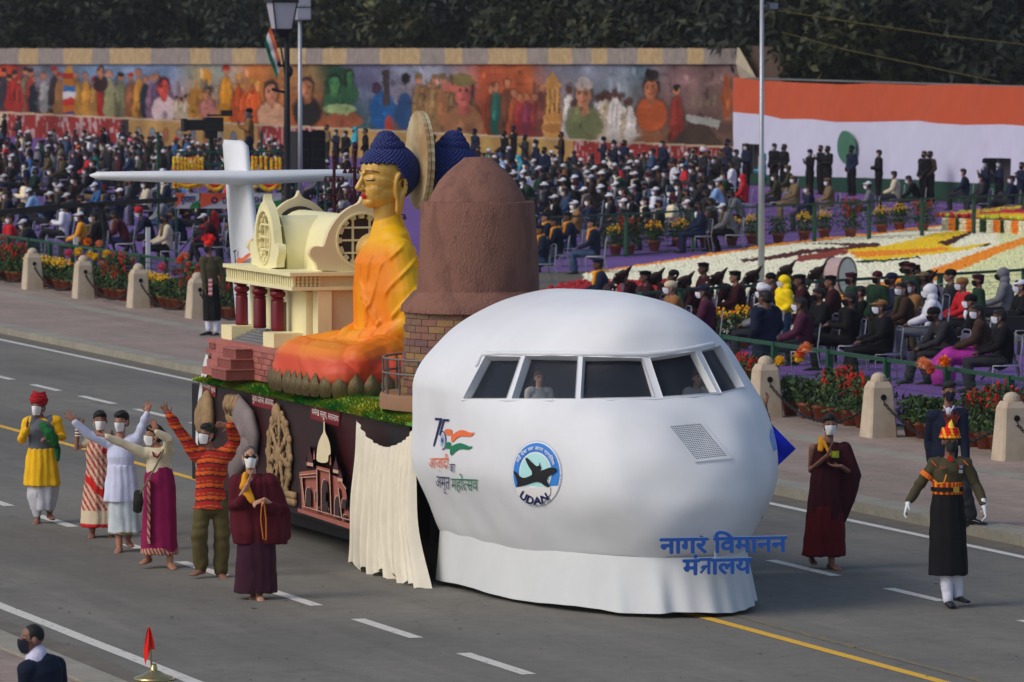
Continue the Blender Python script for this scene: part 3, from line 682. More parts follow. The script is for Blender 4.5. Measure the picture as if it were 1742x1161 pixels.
wins = [[(826.6, 607), (886.5, 608), (862.3, 678.4), (789.4, 677.8)], [(894.8, 606.5), (983.2, 607), (978.5, 679), (871.6, 678.7)], [(991.9, 608), (1092.3, 610.2), (1113.4, 676.6), (987.8, 679)],
        [(1105.6, 609.6), (1181.6, 598.7), (1218.8, 669), (1127.3, 676)], [(1191.5, 597.8), (1225, 588.5), (1265.3, 658.6), (1226.5, 668.5)]]
def dense(lp, n=10): return [(lp[i][0]+(lp[(i+1) % len(lp)][0]-lp[i][0])*k/n, lp[i][1]+(lp[(i+1) % len(lp)][1]-lp[i][1])*k/n) for i in range(len(lp)) for k in range(n)]
wl = [[nose_uv(*p) for p in dense(w)] for w in wins]
pts = [Vector((AG[i, j], 3*TG[i, j])) for i in range(NT) for j in range(NA)]; edges = []
for w in wl: o = len(pts); pts += [Vector(p) for p in w]; edges += [(o+i, o+(i+1) % len(w)) for i in range(len(w))]
v2, e2, f2, *_ = delaunay_2d_cdt(pts, edges, [], 0, 1e-9); va = np.array([tuple(p) for p in v2]); f2 = np.array([tuple(f) for f in f2 if len(f) == 3]); cen = va[f2].mean(1)
def inside(l, c):
    l = np.array(l); r = np.zeros(len(c), bool)
    for (ax, ay), (bx, by) in zip(l, np.roll(l, -1, 0)):
        if ay != by: r ^= ((ay > c[:, 1]) != (by > c[:, 1])) & (c[:, 0] < (bx-ax)*(c[:, 1]-ay)/(by-ay)+ax)
    return r
inw = [inside(w, cen) for w in wl]; P3 = nose_S(va[:, 0], va[:, 1]/3)
eps = 1e-4
def nrm(a, t):
    d1 = nose_S(np.array(a+eps), np.array(t))-nose_S(np.array(a-eps), np.array(t)); d2 = nose_S(np.array(a), np.array(t+eps))-nose_S(np.array(a), np.array(t-eps))
    n = np.cross(d1, d2); return n/np.linalg.norm(n)*(1 if np.dot(n, (nose_S(np.array(a), np.array(t))-np.array([X0, Y0, 1.7]))) > 0 else -1)
keep = f2[~np.any(inw, axis=0)]; mb = MB(); mb.add(P3-np.array(NC), keep.tolist()); mb.build('shell', white, noseT, smooth=True, norm=False)
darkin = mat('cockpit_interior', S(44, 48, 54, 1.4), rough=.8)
glass = bpy.data.materials.new('window_film'); glass.use_nodes = True; b_ = glass.node_tree.nodes['Principled BSDF']
b_.inputs['Base Color'].default_value = (*S(52, 57, 66, 1.6), 1); b_.inputs['Roughness'].default_value = .12; b_.inputs['Alpha'].default_value = .36; b_.inputs['Specular IOR Level'].default_value = .6
for w, m_ in zip(wl, inw):
    rev = MB(); vs = []
    for a, t in w:
        p = nose_S(np.array(a), np.array(t/3)); n = nrm(a, t/3); vs += [p-np.array(NC)+n*.012, p-np.array(NC)-n*.085]
    k = len(w); rev.add(vs, [(2*i, 2*((i+1) % k), 2*((i+1) % k)+1, 2*i+1) for i in range(k)])
    fr = rev.build('window_frame', white, noseT, norm=False)
    idx = np.unique(f2[m_]); mp = {int(q): i for i, q in enumerate(idx)}; mb = MB(); vs = []
    for q in idx: a, t = va[q]; vs.append(nose_S(np.array(a), np.array(t/3))-np.array(NC)-nrm(a, t/3)*.075)
    mb.add(vs, [tuple(mp[int(i)] for i in f) for f in f2[m_]]); mb.build('window_pane', glass, noseT, smooth=True, norm=False)
for nm, pl, r_ in (('brow_lip', [(812, 622), (822, 603), (850, 601.5), (886, 602), (940, 602.5), (990, 603), (1050, 603.5), (1098, 603.5), (1140, 600), (1185, 592.5), (1212, 586), (1233, 580)], .026), ('sill_lip', [(786, 681), (860, 682), (940, 682.5), (1040, 681.5), (1115, 680), (1180, 676), (1222, 671), (1266, 661)], .010)):
    P_ = [nose_at(.004)(*p) for p in pl]; mb = MB(); mb.tube([p for p in P_ if p], r_, seg=8); mb.build(nm, white, noseT, smooth=True)
# dark inner drum so that the cockpit is closed, back bulkhead
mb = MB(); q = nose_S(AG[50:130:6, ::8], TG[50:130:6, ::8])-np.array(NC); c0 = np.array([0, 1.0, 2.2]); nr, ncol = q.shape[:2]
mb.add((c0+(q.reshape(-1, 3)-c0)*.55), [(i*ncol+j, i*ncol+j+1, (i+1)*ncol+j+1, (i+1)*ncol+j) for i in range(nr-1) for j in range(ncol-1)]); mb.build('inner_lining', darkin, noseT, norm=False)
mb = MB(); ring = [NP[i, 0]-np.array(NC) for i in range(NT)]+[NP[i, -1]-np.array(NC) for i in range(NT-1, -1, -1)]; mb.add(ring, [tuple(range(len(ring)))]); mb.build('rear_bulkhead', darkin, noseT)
# cloth skirt round the foot
sk = MB(); vs = []; n = 150; rows = 8
for r in range(rows+1):
    f = r/rows; z = .60-.55*f
    for i in range(n+1):
        a = -PI/2+PI*i/n; nn = 2.25; W = 1.37+.05*f; L = 4.02+.24*f
        fo = 1+.010*f*math.sin(i*.30+math.sin(i*.11)*3)+.004*f*math.sin(i*.9)
        s_, c_ = math.sin(a), math.cos(a); vs.append((W*fo*math.copysign(abs(s_)**(2/nn), s_), 2-L*fo*abs(c_)**(2/nn), z+.012*math.sin(i*.2)*f))
sk.add(vs, [(r*(n+1)+i, r*(n+1)+i+1, (r+1)*(n+1)+i+1, (r+1)*(n+1)+i) for r in range(rows) for i in range(n)])
sko = sk.build('cloth_skirt', mat('white_cloth_skirt', S(192, 196, 198, 1.25), rough=.75, var=.05, vs=2, bump=.15, bs=7), noseT, smooth=True, norm=False)
# metal grille on the bonnet
def zz(ox, oy, k): return lambda x, y: (ox+x/k, oy+y/k)
go = [(1129.6, 725.5), (1194.4, 720), (1244, 781.5), (1180.6, 787.5)]; gi = [(1138.5, 726.8), (1190.8, 722), (1235.8, 777), (1183.4, 783)]
onto(ho(go, gi), nose_at(.02), 'grille_frame', white, noseT, 3)
onto([gi], nose_at(.006), 'grille_backing', mat('grille_dark', S(70, 74, 80)), noseT, 4)
gm = mat('grille_wire', S(188, 192, 196), rough=.4); lp = []
def bl(q, u, v): return tuple(q[0][i]*(1-u)*(1-v)+q[1][i]*u*(1-v)+q[2][i]*u*v+q[3][i]*(1-u)*v for i in (0, 1))
for k in range(1, 15): u = k/15; lp.append([bl(gi, u-.013, 0), bl(gi, u+.013, 0), bl(gi, u+.013, 1), bl(gi, u-.013, 1)])
for k in range(1, 19): v = k/19; lp.append([bl(gi, 0, v-.010), bl(gi, 1, v-.010), bl(gi, 1, v+.010), bl(gi, 0, v+.010)])
mbw = MB()
for l in lp:
    for a in (l,):
        f = nose_at(.012); q = []
        for s in range(9): q += [f(*[a[0][i]*(1-s/8)+a[3][i]*s/8 for i in (0, 1)]), f(*[a[1][i]*(1-s/8)+a[2][i]*s/8 for i in (0, 1)])] if abs(a[0][0]-a[1][0]) < 8 else [f(*[a[0][i]*(1-s/8)+a[1][i]*s/8 for i in (0, 1)]), f(*[a[3][i]*(1-s/8)+a[2][i]*s/8 for i in (0, 1)])]
        mbw.add(q, [(2*i, 2*i+1, 2*i+3, 2*i+2) for i in range(8)])
mbw.build('grille_wires', gm, noseT, norm=False)
# ---- printed emblems on the shell
ink_o = mat('orange_print', S(214, 104, 62, 1.3), rough=.4, var=0); ink_g = mat('green_print', S(22, 110, 80, 1.3), rough=.4, var=0); ink_n = mat('navy_print', S(24, 30, 84, 1.3), rough=.4, var=0)
ink_b = mat('blue_print', S(52, 122, 200, 1.3), rough=.4, var=0); ink_l = mat('pale_blue_print', S(160, 208, 232, 1.35), rough=.4, var=0); ink_w = mat('lilac_white_print', S(208, 212, 236, 1.4), rough=.4, var=0); ink_k = mat('black_print', S(34, 34, 38, 1.3), rough=.4, var=0)
q = zz(700, 680, 5.807); Q = lambda l: [q(*p) for p in l]
def pr(loops, m, nm, off=.010, step=3.): return onto([Q(l) for l in loops], nose_at(off), nm, m, noseT, step)
pr([[(240, 180), (312, 184), (308, 206), (236, 203)], [(288, 190), (312, 190), (232, 462), (219, 460)][::1]], ink_n, 'numeral_seven')
pr([[(322, 192), (380, 194), (374, 216), (322, 214)], [(320, 200), (334, 206), (292, 352), (279, 354)], ell2(318, 404, 31, 94, 30, -1.9, 1.9)+ell2(317, 404, 24, 82, 30, 1.9, -1.9)], ink_n, 'numeral_five')
sp = [[(308+2*math.sin(a), 403+5*math.cos(a)), (311+22*math.cos(a+.07), 403+64*math.sin(a+.07)), (311+22*math.cos(a-.07), 403+64*math.sin(a-.07))] for a in np.linspace(0, 2*PI, 17)[:-1]]
for l in sp: pass
pr([ell2(310, 403, 9, 24, 16)], ink_n, 'wheel_hub'); [pr([[(310, 401), (310+24*math.cos(a)-1.5*math.sin(a), 403+66*math.sin(a)+3*math.cos(a)), (310+24*math.cos(a)+1.5*math.sin(a), 403+66*math.sin(a)-3*math.cos(a))]], ink_b, 'wheel_spoke', .0105) for a in np.linspace(0, 2*PI, 17)[:-1]]
pr([smooth_poly([(332, 298), (375, 290), (408, 297), (405, 330), (412, 350), (455, 315), (500, 300), (540, 308), (590, 330), (632, 323), (615, 352), (585, 368), (540, 365), (490, 362), (455, 380), (405, 430), (396, 395), (402, 358), (370, 350), (348, 352), (340, 325)], 1)], ink_o, 'saffron_ribbon')
pr([smooth_poly([(350, 425), (385, 418), (398, 432), (393, 468), (440, 440), (490, 428), (540, 445), (590, 468), (612, 455), (600, 480), (570, 495), (520, 490), (480, 490), (445, 510), (395, 560), (386, 520), (390, 490), (365, 484), (335, 488), (350, 450)], 1)], ink_g, 'green_ribbon')
def txt(s, quad, m, nm, bold=.012, step=2.): 
    l, _ = text_loops(s, 1, bold); return pr(fit(l, quad), m, nm, .012, step)
txt('आज़ादी', [(180, 538), (375, 532), (375, 712), (180, 702)], ink_o, 'hindi_lettering'); txt('का', [(384, 636), (438, 636), (438, 720), (384, 714)], ink_n, 'hindi_lettering')
txt('अमृत', [(248, 752), (385, 764), (388, 934), (252, 912)], ink_n, 'hindi_lettering'); txt('महोत|सव', [(400, 728), (658, 738), (664, 925), (404, 918)], ink_g, 'hindi_lettering')
pr([ell2(1243, 732, 248, 325, 48)], mat('emblem_rim', S(168, 180, 200, 1.3)), 'emblem_rim', .006, 5); pr([ell2(1243, 732, 240, 316, 48)], ink_w, 'emblem_disc', .009, 5)
a0 = math.atan2(880-732, 200)
pr([ell2(1243, 732, 229, 302, 40, -PI-.5, .5)], ink_b, 'emblem_ring', .012, 5); pr([ell2(1235, 722, 160, 204, 40)], ink_w, 'emblem_ring', .015, 5); pr([ell2(1235, 722, 148, 190, 40)], ink_l, 'emblem_sky', .018, 5)
pr([[(1040, 868), (1110, 852), (1385, 862), (1385, 925), (1300, 1030), (1180, 1030), (1060, 935)]], ink_w, 'emblem_foot', .0195, 5)
pr([smooth_poly([(1020, 705), (1045, 705), (1085, 755), (1125, 772), (1175, 760), (1222, 730), (1165, 640), (1140, 575), (1165, 572), (1250, 660), (1268, 653), (1290, 650), (1300, 668), (1295, 690), (1275, 706), (1330, 690), (1370, 672), (1420, 668), (1448, 680), (1454, 695), (1425, 725), (1380, 750), (1345, 775), (1378, 850), (1365, 865), (1345, 855), (1275, 805), (1200, 820), (1120, 848), (1048, 858), (1065, 830), (1055, 780), (1040, 745)], 1)], ink_k, 'aircraft_silhouette', .026, 4)
pr([ell2(1284, 662, 5, 42, 12), ], ink_k, 'propeller', .027); pr([ell2(1362, 772, 4, 20, 12)], ink_k, 'propeller', .027)
def arc(s, t0, t1, rx, ry, h, m, nm, bold, inv=False):
    l, _ = text_loops(s, 1, bold); x0, x1, y0, y1 = bbox(l); o = []
    for lp_ in l:
        r = []
        for x, y in lp_:
            t = R(t0+(t1-t0)*(x-x0)/(x1-x0)); v = (y-y0)/(y1-y0)*h*(-1 if inv else 1); r.append((1240+rx*(1+v)*math.cos(t), 728-ry*(1+v)*math.sin(t)))
        o.append(r)
    pr(o, m, nm, .026, 3)
arc('उड़े देश का आम नागिरक', 154, 20, 176, 222, .24, ink_w, 'hindi_motto', .02); arc('UDAN', 226, 306, 236, 308, .27, ink_n, 'emblem_lettering', .035, True)
pr([ell2(1318, 0, 1, 1, 4)], ink_b, 'x') if 0 else None
onto([[(1311, 728), (1317, 738), (1321, 765), (1316, 768), (1309, 745)]], nose_at(.004), 'far_side_emblem', ink_b, noseT, 3)

# ---- raised lettering in front
sgn = thing('ministry_sign', 'raised blue Hindi lettering with white edges fixed low across the front of the nose', 'sign', onY(1230, 980, 53.62))
SC_ = sgn.location.copy(); sb = mat('sign_blue', S(42, 88, 168, 1.3), rough=.5, var=.06, vs=8); sw = mat('sign_white', S(176, 190, 210, 1.3), rough=.6)
def sfn(off): return lambda u, v, d=0.: onY(u, v, 53.62+off+d)-SC_
def glyph_tra(h=.66, w=.50, t=.115):
    sx = w-.17
    return [(0, h), (w, h), (w, h-t), (sx+t, h-t), (sx+t, 0), (sx, 0), (sx, .30), (.10, .02), (.03, .075), (sx-.10, .30), (.18, .27), (.12, .21), (.06, .27), (.15, .37), (sx, .37), (sx, h-t), (0, h-t)][::-1]
l1, _ = text_loops('नागर िवमानन', 1, .034); l2, w2 = text_loops('मं', 1, .034); b2 = bbox(text_loops('त', 1, .03)[0]); tr_ = [(x+w2, y*(b2[3]/.62)) for x, y in glyph_tra()]; l3, _ = text_loops('ालय', 1, .034)
tr_ = tr_ if area2(tr_)*area2(max(l2, key=lambda l: abs(area2(l)))) > 0 else tr_[::-1]; l2 = l2+[tr_]+[[(x+w2+.49, y) for x, y in l] for l in l3]
for l, quad in ((l1, [(1121.4, 904.5), (1339, 900.5), (1339, 939), (1121.4, 943)]), (l2, [(1160.5, 943), (1279, 940), (1279, 976), (1160.5, 979.5)])):
    f_ = fit(l, quad); plate(f_, sfn(0), 0, .035, 'lettering_back', sw, sgn, 30.)
    f2_ = [[(x+.6, y+.9) for x, y in lp_] for lp_ in f_]; plate(f2_, sfn(-.012), 0, .011, 'lettering_face', sb, sgn, 30.)
mb = MB(); 
for x0_, x1_, y0_, y1_ in ((1216.5, 1219.5, 938, 954),):
    a = sfn(.04)(x0_, y0_); b = sfn(.04)(x1_, y1_); mb.box(a.x, b.x, a.y, a.y+.02, min(a.z, b.z), max(a.z, b.z))
mb.build('support_bar', sw, sgn)
mb = MB(); 
for px in (1205, 1228): a = sfn(.05)(px, 918); mb.bar(a, a+Vector((0, .35, .02)), .015)
mb.build('bracket', mat('steel_dark', S(60, 60, 64), metal=.4), sgn)

# ---- dummy pilots behind the windows
skinm = mat('skin', mode='col', rough=.5, var=.06, vs=20, spec=.35)
SK = lambda r, g, b: np.array(S(r, g, b, 1.5))

# ================================================================ platform behind the nose
PZ = 1.79
plat = thing('float_platform', 'long black parade float trailer with turf top and sculpted side panel', 'float', (20.8, 62.8, 0))
PO = Vector(plat.location)
blk = mat('black_panel', S(30, 27, 30, 1.4), rough=.45, var=.3, vs=.9, col2=S(50, 17, 21, 1.2), spec=.3); blk0 = mat('black_board', S(24, 22, 25, 1.3), rough=.6, var=.2)
mb = MB(); mb.box(19.32-PO.x, 22.3-PO.x, 58.25-PO.y, 67.6-PO.y, .42, 1.60); mb.box(19.62-PO.x, 22.3-PO.x, 58.3-PO.y, 67.6-PO.y, 1.60, PZ-.06); mb.build('body', blk0, plat)
mb = MB(); mb.box(19.6-PO.x, 22.0-PO.x, 58.4-PO.y, 67.2-PO.y, .12, .42); mb.build('chassis_cover', blk0, plat)
def SX(px, py, d=0.): return onX(px, py, 19.22-d)-PO
plate([[(352, 648), (372, 650), (470, 670), (600, 697), (697, 717), (697, 925), (640, 915), (560, 893), (480, 866), (400, 840), (342, 820), (336, 770), (338, 710), (344, 665)]], SX, 0, -.08, 'side_panel', blk, plat, 40.)
plate([smooth_poly([(352, 596), (344, 625), (335, 690), (332, 760), (334, 815), (340, 815), (338, 760), (341, 700), (348, 648), (356, 628)], 1)], SX, -.02, -.12, 'white_edge_trim', white, plat, 20.)
# turf
gr = mat('artificial_turf', S(44, 128, 50, 1.6), rough=.9, var=.35, vs=3, col2=S(140, 140, 40, 1.5), bump=.8, bs=60, stretch=(1, .35, 1))
mb = MB(); mb.box(19.5-PO.x, 22.35-PO.x, 58.3-PO.y, 67.0-PO.y, PZ-.05, PZ); mb.add([(x-PO.x, y-PO.y, z) for y in (58.3, 67.05) for x, z in ((19.5, PZ), (19.14, 1.685), (19.20, 1.66), (19.5, 1.72))], [(0, 1, 5, 4), (1, 2, 6, 5), (2, 3, 7, 6), (3, 2, 1, 0), (4, 5, 6, 7)]); mb.build('turf', gr, plat)
mb = MB(); r = random.Random(2)
for k in range(5200):
    x = 19.13+(r.random()**1.3)*.5; y = r.uniform(58.6, 66.9); h = r.uniform(.02, .05); a = r.uniform(-.03, .03); PZ_ = PZ-max(0, 19.5-x)*.29
    mb.add([(x-PO.x-.012, y-PO.y-.01, PZ_-.01), (x-PO.x+.012, y-PO.y+.01, PZ_-.01), (x-PO.x+a, y-PO.y+a, PZ_+h)], [(0, 1, 2)])
tag(mb.build('turf_blades', gr, plat, norm=False), kind='stuff')
# banners on the side
rb = mat('maroon_banner', S(104, 26, 34, 1.4), var=.08, rough=.6); wt = mat('white_lettering', S(206, 200, 196, 1.4), var=0)
for quad, tx in (([(345, 643), (368, 655), (366, 677), (344, 663)], 'कािलंग बुद|ध'), ([(427.5, 664), (467, 674), (465.5, 699), (428.5, 690)], 'बुद|ध प^ितमा, बोधगया'), ([(529, 686), (579, 701), (576.5, 726.5), (528, 712.5)], 'धमेख स|तूप, सारनाथ')):
    b = plate([quad], SX, .012, -.0, 'banner', rb, plat, 20.)
    l, _ = text_loops(tx, 1, .0); cq = [tuple(np.array(quad[i])*.90+np.mean(quad, 0)*.10) for i in range(4)]; cq = [(x, y*.62+np.mean(quad, 0)[1]*.38) for x, y in cq]
    # keep the slope of the banner
    sl_ = (quad[1][1]-quad[0][1])/(quad[1][0]-quad[0][0]); mx, my = np.mean(quad, 0); hh = (quad[3][1]-quad[0][1])*.34; ww = (quad[1][0]-quad[0][0])*.45
    cq = [(mx-ww, my-hh-ww*sl_), (mx+ww, my-hh+ww*sl_), (mx+ww, my+hh+ww*sl_), (mx-ww, my+hh-ww*sl_)]
    onto(fit(l, cq), lambda u, v: SX(u, v, .016), 'lettering', wt, b, 3)
# curtain covering the coupling
mb = MB(); n, rows = 90, 26; vs = []
topy = lambda u: 1.66-.28*math.sin(PI*min(1, u*1.02))**.8*(1-.25*u)
for r in range(rows+1):
    f = r/rows
    for i in range(n+1):
        u = i/n; Y = 60.02+(.02*f)-u*(2.0+.50*f**3); zt = topy(u); zb = .02+.05*math.sin(i*.35)+.03*math.sin(i*1.1)
        z = zt+(zb-zt)*f; g = math.sin(i*.80+math.sin(i*.17)*1.6+f*.5*math.sin(i*.3))
        X = 19.06-.03*f-.060*g*(.14+.86*f**.7)*1.6+.010*math.sin(z*6+i*.15); vs.append((X-PO.x, Y-PO.y, z))
mb.add(vs, [(r*(n+1)+i, r*(n+1)+i+1, (r+1)*(n+1)+i+1, (r+1)*(n+1)+i) for r in range(rows) for i in range(n)])
mb.build('cream_curtain', mat('cream_cotton', S(190, 184, 168, 1.6), rough=.9, var=.08, vs=3, bump=.35, bs=14), plat, smooth=True, norm=False)
# ---- sculpted reliefs
st = mat('carved_stone', S(134, 110, 80, 1.35), rough=.85, var=.3, vs=7, bump=.6, bs=18); stg = mat('grey_stone', S(116, 106, 106, 1.3), rough=.7, var=.2, vs=6)
def relief(fn, name, m, vox=.03, disp=None):
    mb = MB(); fn(mb); me = fuse(mb, vox, 2, m, disp); return link(name, me, plat)
P = lambda x, y, d=0.: SX(x, y, d)
def raw(fn, name, m): mb = MB(); fn(mb); return mb.build(name, m, plat, smooth=True, norm=False)
def wheel(mb):
    q = zz(340, 620, 4.146); ex, ey, rx, ry = 560, 640, 78, 285; E_ = lambda a, k: q(ex+k*rx*math.cos(a), ey+k*ry*math.sin(a)+k*rx*math.cos(a)*.3); S_ = (1, 0, 0)
    for k in range(28):
        a, b = 2*PI*k/28, 2*PI*(k+1)/28
        for kk, r_ in ((.97, .055), (.80, .03), (.42, .025)): mb.tube([P(*E_(a, kk), .03), P(*E_(b, kk), .03)], [.022]*2, [r_]*2, seg=7, side=S_)
        if k % 2 == 0: mb.ell(P(*E_(a, 1.02), .03), (.03, .07, .06), 7, 5)
        if k % 4 == 1: mb.tube([P(*q(ex, ey), .04), P(*E_(a, .5), .07), P(*E_(a, .95), .04)], [.02, .016, .02], [.05, .028, .045], seg=7, side=S_); mb.ell(P(*E_(a, .62), .06), (.02, .055, .06), 7, 5)
        if k % 4 == 3: mb.tube([P(*q(ex, ey), .02), P(*E_(a, .95), .03)], [.01, .01], [.02, .014], seg=5, side=S_)
    mb.ell(P(*q(ex, ey), .04), (.05, .13, .13), 12, 8); mb.ell(P(*q(540, 345), .04), (.04, .16, .12), 8, 6)
    for y in (905, 950): mb.tube([P(*q(545, y-5), .03), P(*q(672, y+25), .03)], [.03]*2, [.05]*2, seg=6, side=S_)
raw(wheel, 'carved_wheel', st)
FL = dict(side=(1, 0, 0))
def hand(mb):
    q = zz(320, 560, 5.805)
    for k, (x, y) in enumerate(((388, 690), (420, 688), (452, 692), (486, 705))):
        mb.tube([P(*q(x, y), .10), P(*q(x-8, y+34), .12)], [.045]*2, [.075]*2, seg=7, **FL); mb.tube([P(*q(x-10, y+50), .13), P(*q(x-14, y+80), .12)], [.045]*2, [.08]*2, seg=7, **FL); mb.tube([P(*q(x-6, y+98), .10), P(*q(x+2, y+130), .08)], [.04]*2, [.07]*2, seg=7, **FL)
    mb.tube([P(*q(420, 840), .06), P(*q(420, 900), .05)], [.05, .05], [.22, .2], seg=9, **FL)
raw(hand, 'carved_fist', st)
def armr(mb):
    q = zz(320, 560, 5.805); mb.tube([P(*q(480, 765), .07), P(*q(520, 860), .09), P(*q(585, 970), .09), P(*q(622, 1070), .07), P(*q(630, 1150), .05)], [.06, .09, .10, .09, .06], [.17, .22, .26, .25, .2], seg=12, **FL)
    mb.tube([P(*q(600, 990), .10), P(*q(545, 1005), .12), P(*q(485, 1050), .10)], [.08, .08, .06], [.16, .14, .1], seg=9, **FL)
    q = zz(340, 620, 4.146); mb.tube([P(*q(345, 560), .10), P(*q(262, 680), .08), P(*q(240, 770), .06)], [.08, .08, .07], [.2, .2, .18], seg=9, **FL)
raw(armr, 'carved_arm', stg)
def bell(mb):
    q = zz(320, 560, 5.805); mb.tube([P(*q(182, 650), .04), P(*q(180, 700), .05), P(*q(176, 790), .05), P(*q(172, 900), .05), P(*q(176, 1010), .04)], [.05, .08, .09, .09, .06], [.10, .20, .27, .30, .30], seg=14, **FL); mb.tube([P(*q(100, 800), .04), P(*q(108, 900), .05), P(*q(118, 1000), .04)], [.04]*3, [.12, .18, .12], seg=9, **FL)
raw(bell, 'carved_bell', st)
# building relief
q7 = zz(340, 620, 4.146); U = lambda x, y, d=0.: SX(*q7(x, y), d)
bm_ = mat('brick_red_model', S(142, 84, 74, 1.35), var=.15, vs=20, rough=.7); bt = mat('pale_trim', S(176, 142, 122, 1.35), var=.1); bd = mat('dark_arch', S(52, 36, 38, 1.3)); bc = mat('cream_dome', S(196, 184, 152, 1.4), var=.06); bz = mat('dark_turret', S(66, 38, 40, 1.3))
rel = plate([[(700, 760), (820, 745), (822, 715), (915, 740), (918, 775), (980, 800), (1025, 860), (1058, 1100), (1055, 1118), (720, 1022), (715, 900)]], U, .10, -.02, 'building_relief', bm_, plat, 60.)
def bp(loops, d0, d1, nm, m): return plate(loops, U, d1, d0, nm, m, rel, 60.)
bp([[(690, 1015), (1060, 1125), (1060, 1155), (1050, 1160), (690, 1040)]], .0, .16, 'plinth', bm_)
for cx_, y0_, y1_, w_ in ((765, 1000, 862, 36), (823, 968, 884, 22), (880, 1040, 808, 44), (967, 1085, 925, 34), (895, 970, 890, 14), (1015, 1020, 942, 26), (1022, 1110, 1055, 22), (835, 1045, 1002, 18), (905, 1060, 1012, 14)):
    sk_ = .28; l = [(x, y+(x-cx_)*sk_) for x, y in arch(cx_, y0_, y1_, w_+8)]; l2_ = [(x, y+(x-cx_)*sk_) for x, y in arch(cx_, y0_, y1_+6, w_)]
    bp([l], .10, .125, 'arch_surround', bt); bp([l2_], .11, .135, 'arch_opening', bd)
for (xa, ya, xb, yb) in ((702, 782, 818, 770), (702, 800, 818, 792), (824, 735, 915, 760), (824, 742, 828, 1030), (914, 765, 925, 1065), (985, 815, 1030, 880), (722, 1000, 1052, 1098), (975, 870, 1000, 1080), (716, 800, 738, 1000)):
    L_ = math.hypot(xb-xa, yb-ya); nx, ny = -(yb-ya)/L_*3, (xb-xa)/L_*3; bp([[(xa+nx, ya+ny), (xb+nx, yb+ny), (xb-nx, yb-ny), (xa-nx, ya-ny)]], .10, .14, 'string_course', bt)
bp([smooth_poly([(822, 690), (822, 640), (832, 560), (855, 505), (872, 480), (872, 400), (880, 400), (881, 480), (905, 520), (922, 590), (922, 640), (905, 640), (905, 700)], 2)], -.02, .16, 'cream_dome', bc)
for cx_, yb, w_, h_ in ((776, 690, 40, 110), (958, 740, 34, 95), (805, 650, 12, 45), (892, 670, 14, 50), (745, 705, 14, 50), (988, 800, 30, 70), (920, 690, 12, 60)):
    bp([smooth_poly([(cx_-w_/2, yb+20), (cx_-w_/2, yb-h_*.15), (cx_-w_*.36, yb-h_*.4), (cx_-2, yb-h_*.7), (cx_-1, yb-h_), (cx_+1, yb-h_), (cx_+2, yb-h_*.7), (cx_+w_*.36, yb-h_*.4), (cx_+w_/2, yb-h_*.1), (cx_+w_/2, yb+25)], 1)], 0, .14, 'turret', bz if w_ > 12 else bm_)
    if w_ > 20: bp([[(cx_-w_/2-2, yb), (cx_+w_/2+2, yb+8), (cx_+w_/2+2, yb+32), (cx_-w_/2-2, yb+24)]], .0, .15, 'turret_drum', bt)

# ================================================================ brick terrace with steps (under the temple)
ter = thing('brick_terrace', 'low reddish brick terrace with steps carrying the cream temple model', 'terrace', (20.6, 65.4, PZ)); TO = Vector(ter.location)
bk = [mat('brick_a', S(134, 78, 72, 1.35), var=.18, vs=9, bump=.3), mat('brick_b', S(118, 66, 60, 1.35), var=.18, vs=9, bump=.3), mat('brick_c', S(150, 92, 84, 1.35), var=.15, vs=9, bump=.3)]
mb = MB(); mb.box(19.42-TO.x, 22.1-TO.x, 63.95-TO.y, 66.95-TO.y, 0, .35); mb.build('core', bk[1], ter)
top_ = MB(); top_.box(19.34-TO.x, 22.15-TO.x, 63.9-TO.y, 67.0-TO.y, .352, .40); top_.build('coping', bk[2], ter)
def brick_me(w, d, h, m):
    mb = MB(); c = .0035; mb.add([(x, y, z) for z in (c, h-c) for y in (c, w-c) for x in (0, d)]+[], [(0, 2, 3, 1), (4, 5, 7, 6), (0, 1, 5, 4), (2, 6, 7, 3), (0, 4, 6, 2), (1, 3, 7, 5)]); return mb.mesh('brick', m)
bms = [brick_me(.25, .08, .07, m) for m in bk]
for c_ in range(5):
    y = 63.95-.125*(c_ % 2)
    while y < 66.9:
        if y > 63.8: link('brick', rnd.choice(bms), ter, loc=(19.35-TO.x+rnd.uniform(-.004, .004), y-TO.y, .002+c_*.07))
        y += .25
for x in range(8): 
    for c_ in range(5): o = link('brick', rnd.choice(bms), ter, loc=(19.42+x*.25-TO.x, 63.95-TO.y, .002+c_*.07)); o.rotation_euler = (0, 0, -PI/2)
for k in range(4):        # steps and stepped cheek
    mb = MB(); mb.box(19.12+k*.06-TO.x, 19.36-TO.x, 65.65-TO.y, 66.45-TO.y, k*.09, (k+1)*.09); mb.build('step', bk[2], ter)
for k in range(3):
    mb = MB(); mb.box(19.0+k*.07-TO.x, 19.35-TO.x, 65.0-TO.y+k*.03, 65.62-TO.y, k*.12+.002, (k+1)*.12); mb.build('cheek_block', bk[1], ter)
    mb = MB(); mb.box(18.99+k*.07-TO.x, 19.36-TO.x, 64.99-TO.y+k*.03, 65.63-TO.y, (k+1)*.12+.001, (k+1)*.12+.014); mb.build('block_cap', bk[2], ter)

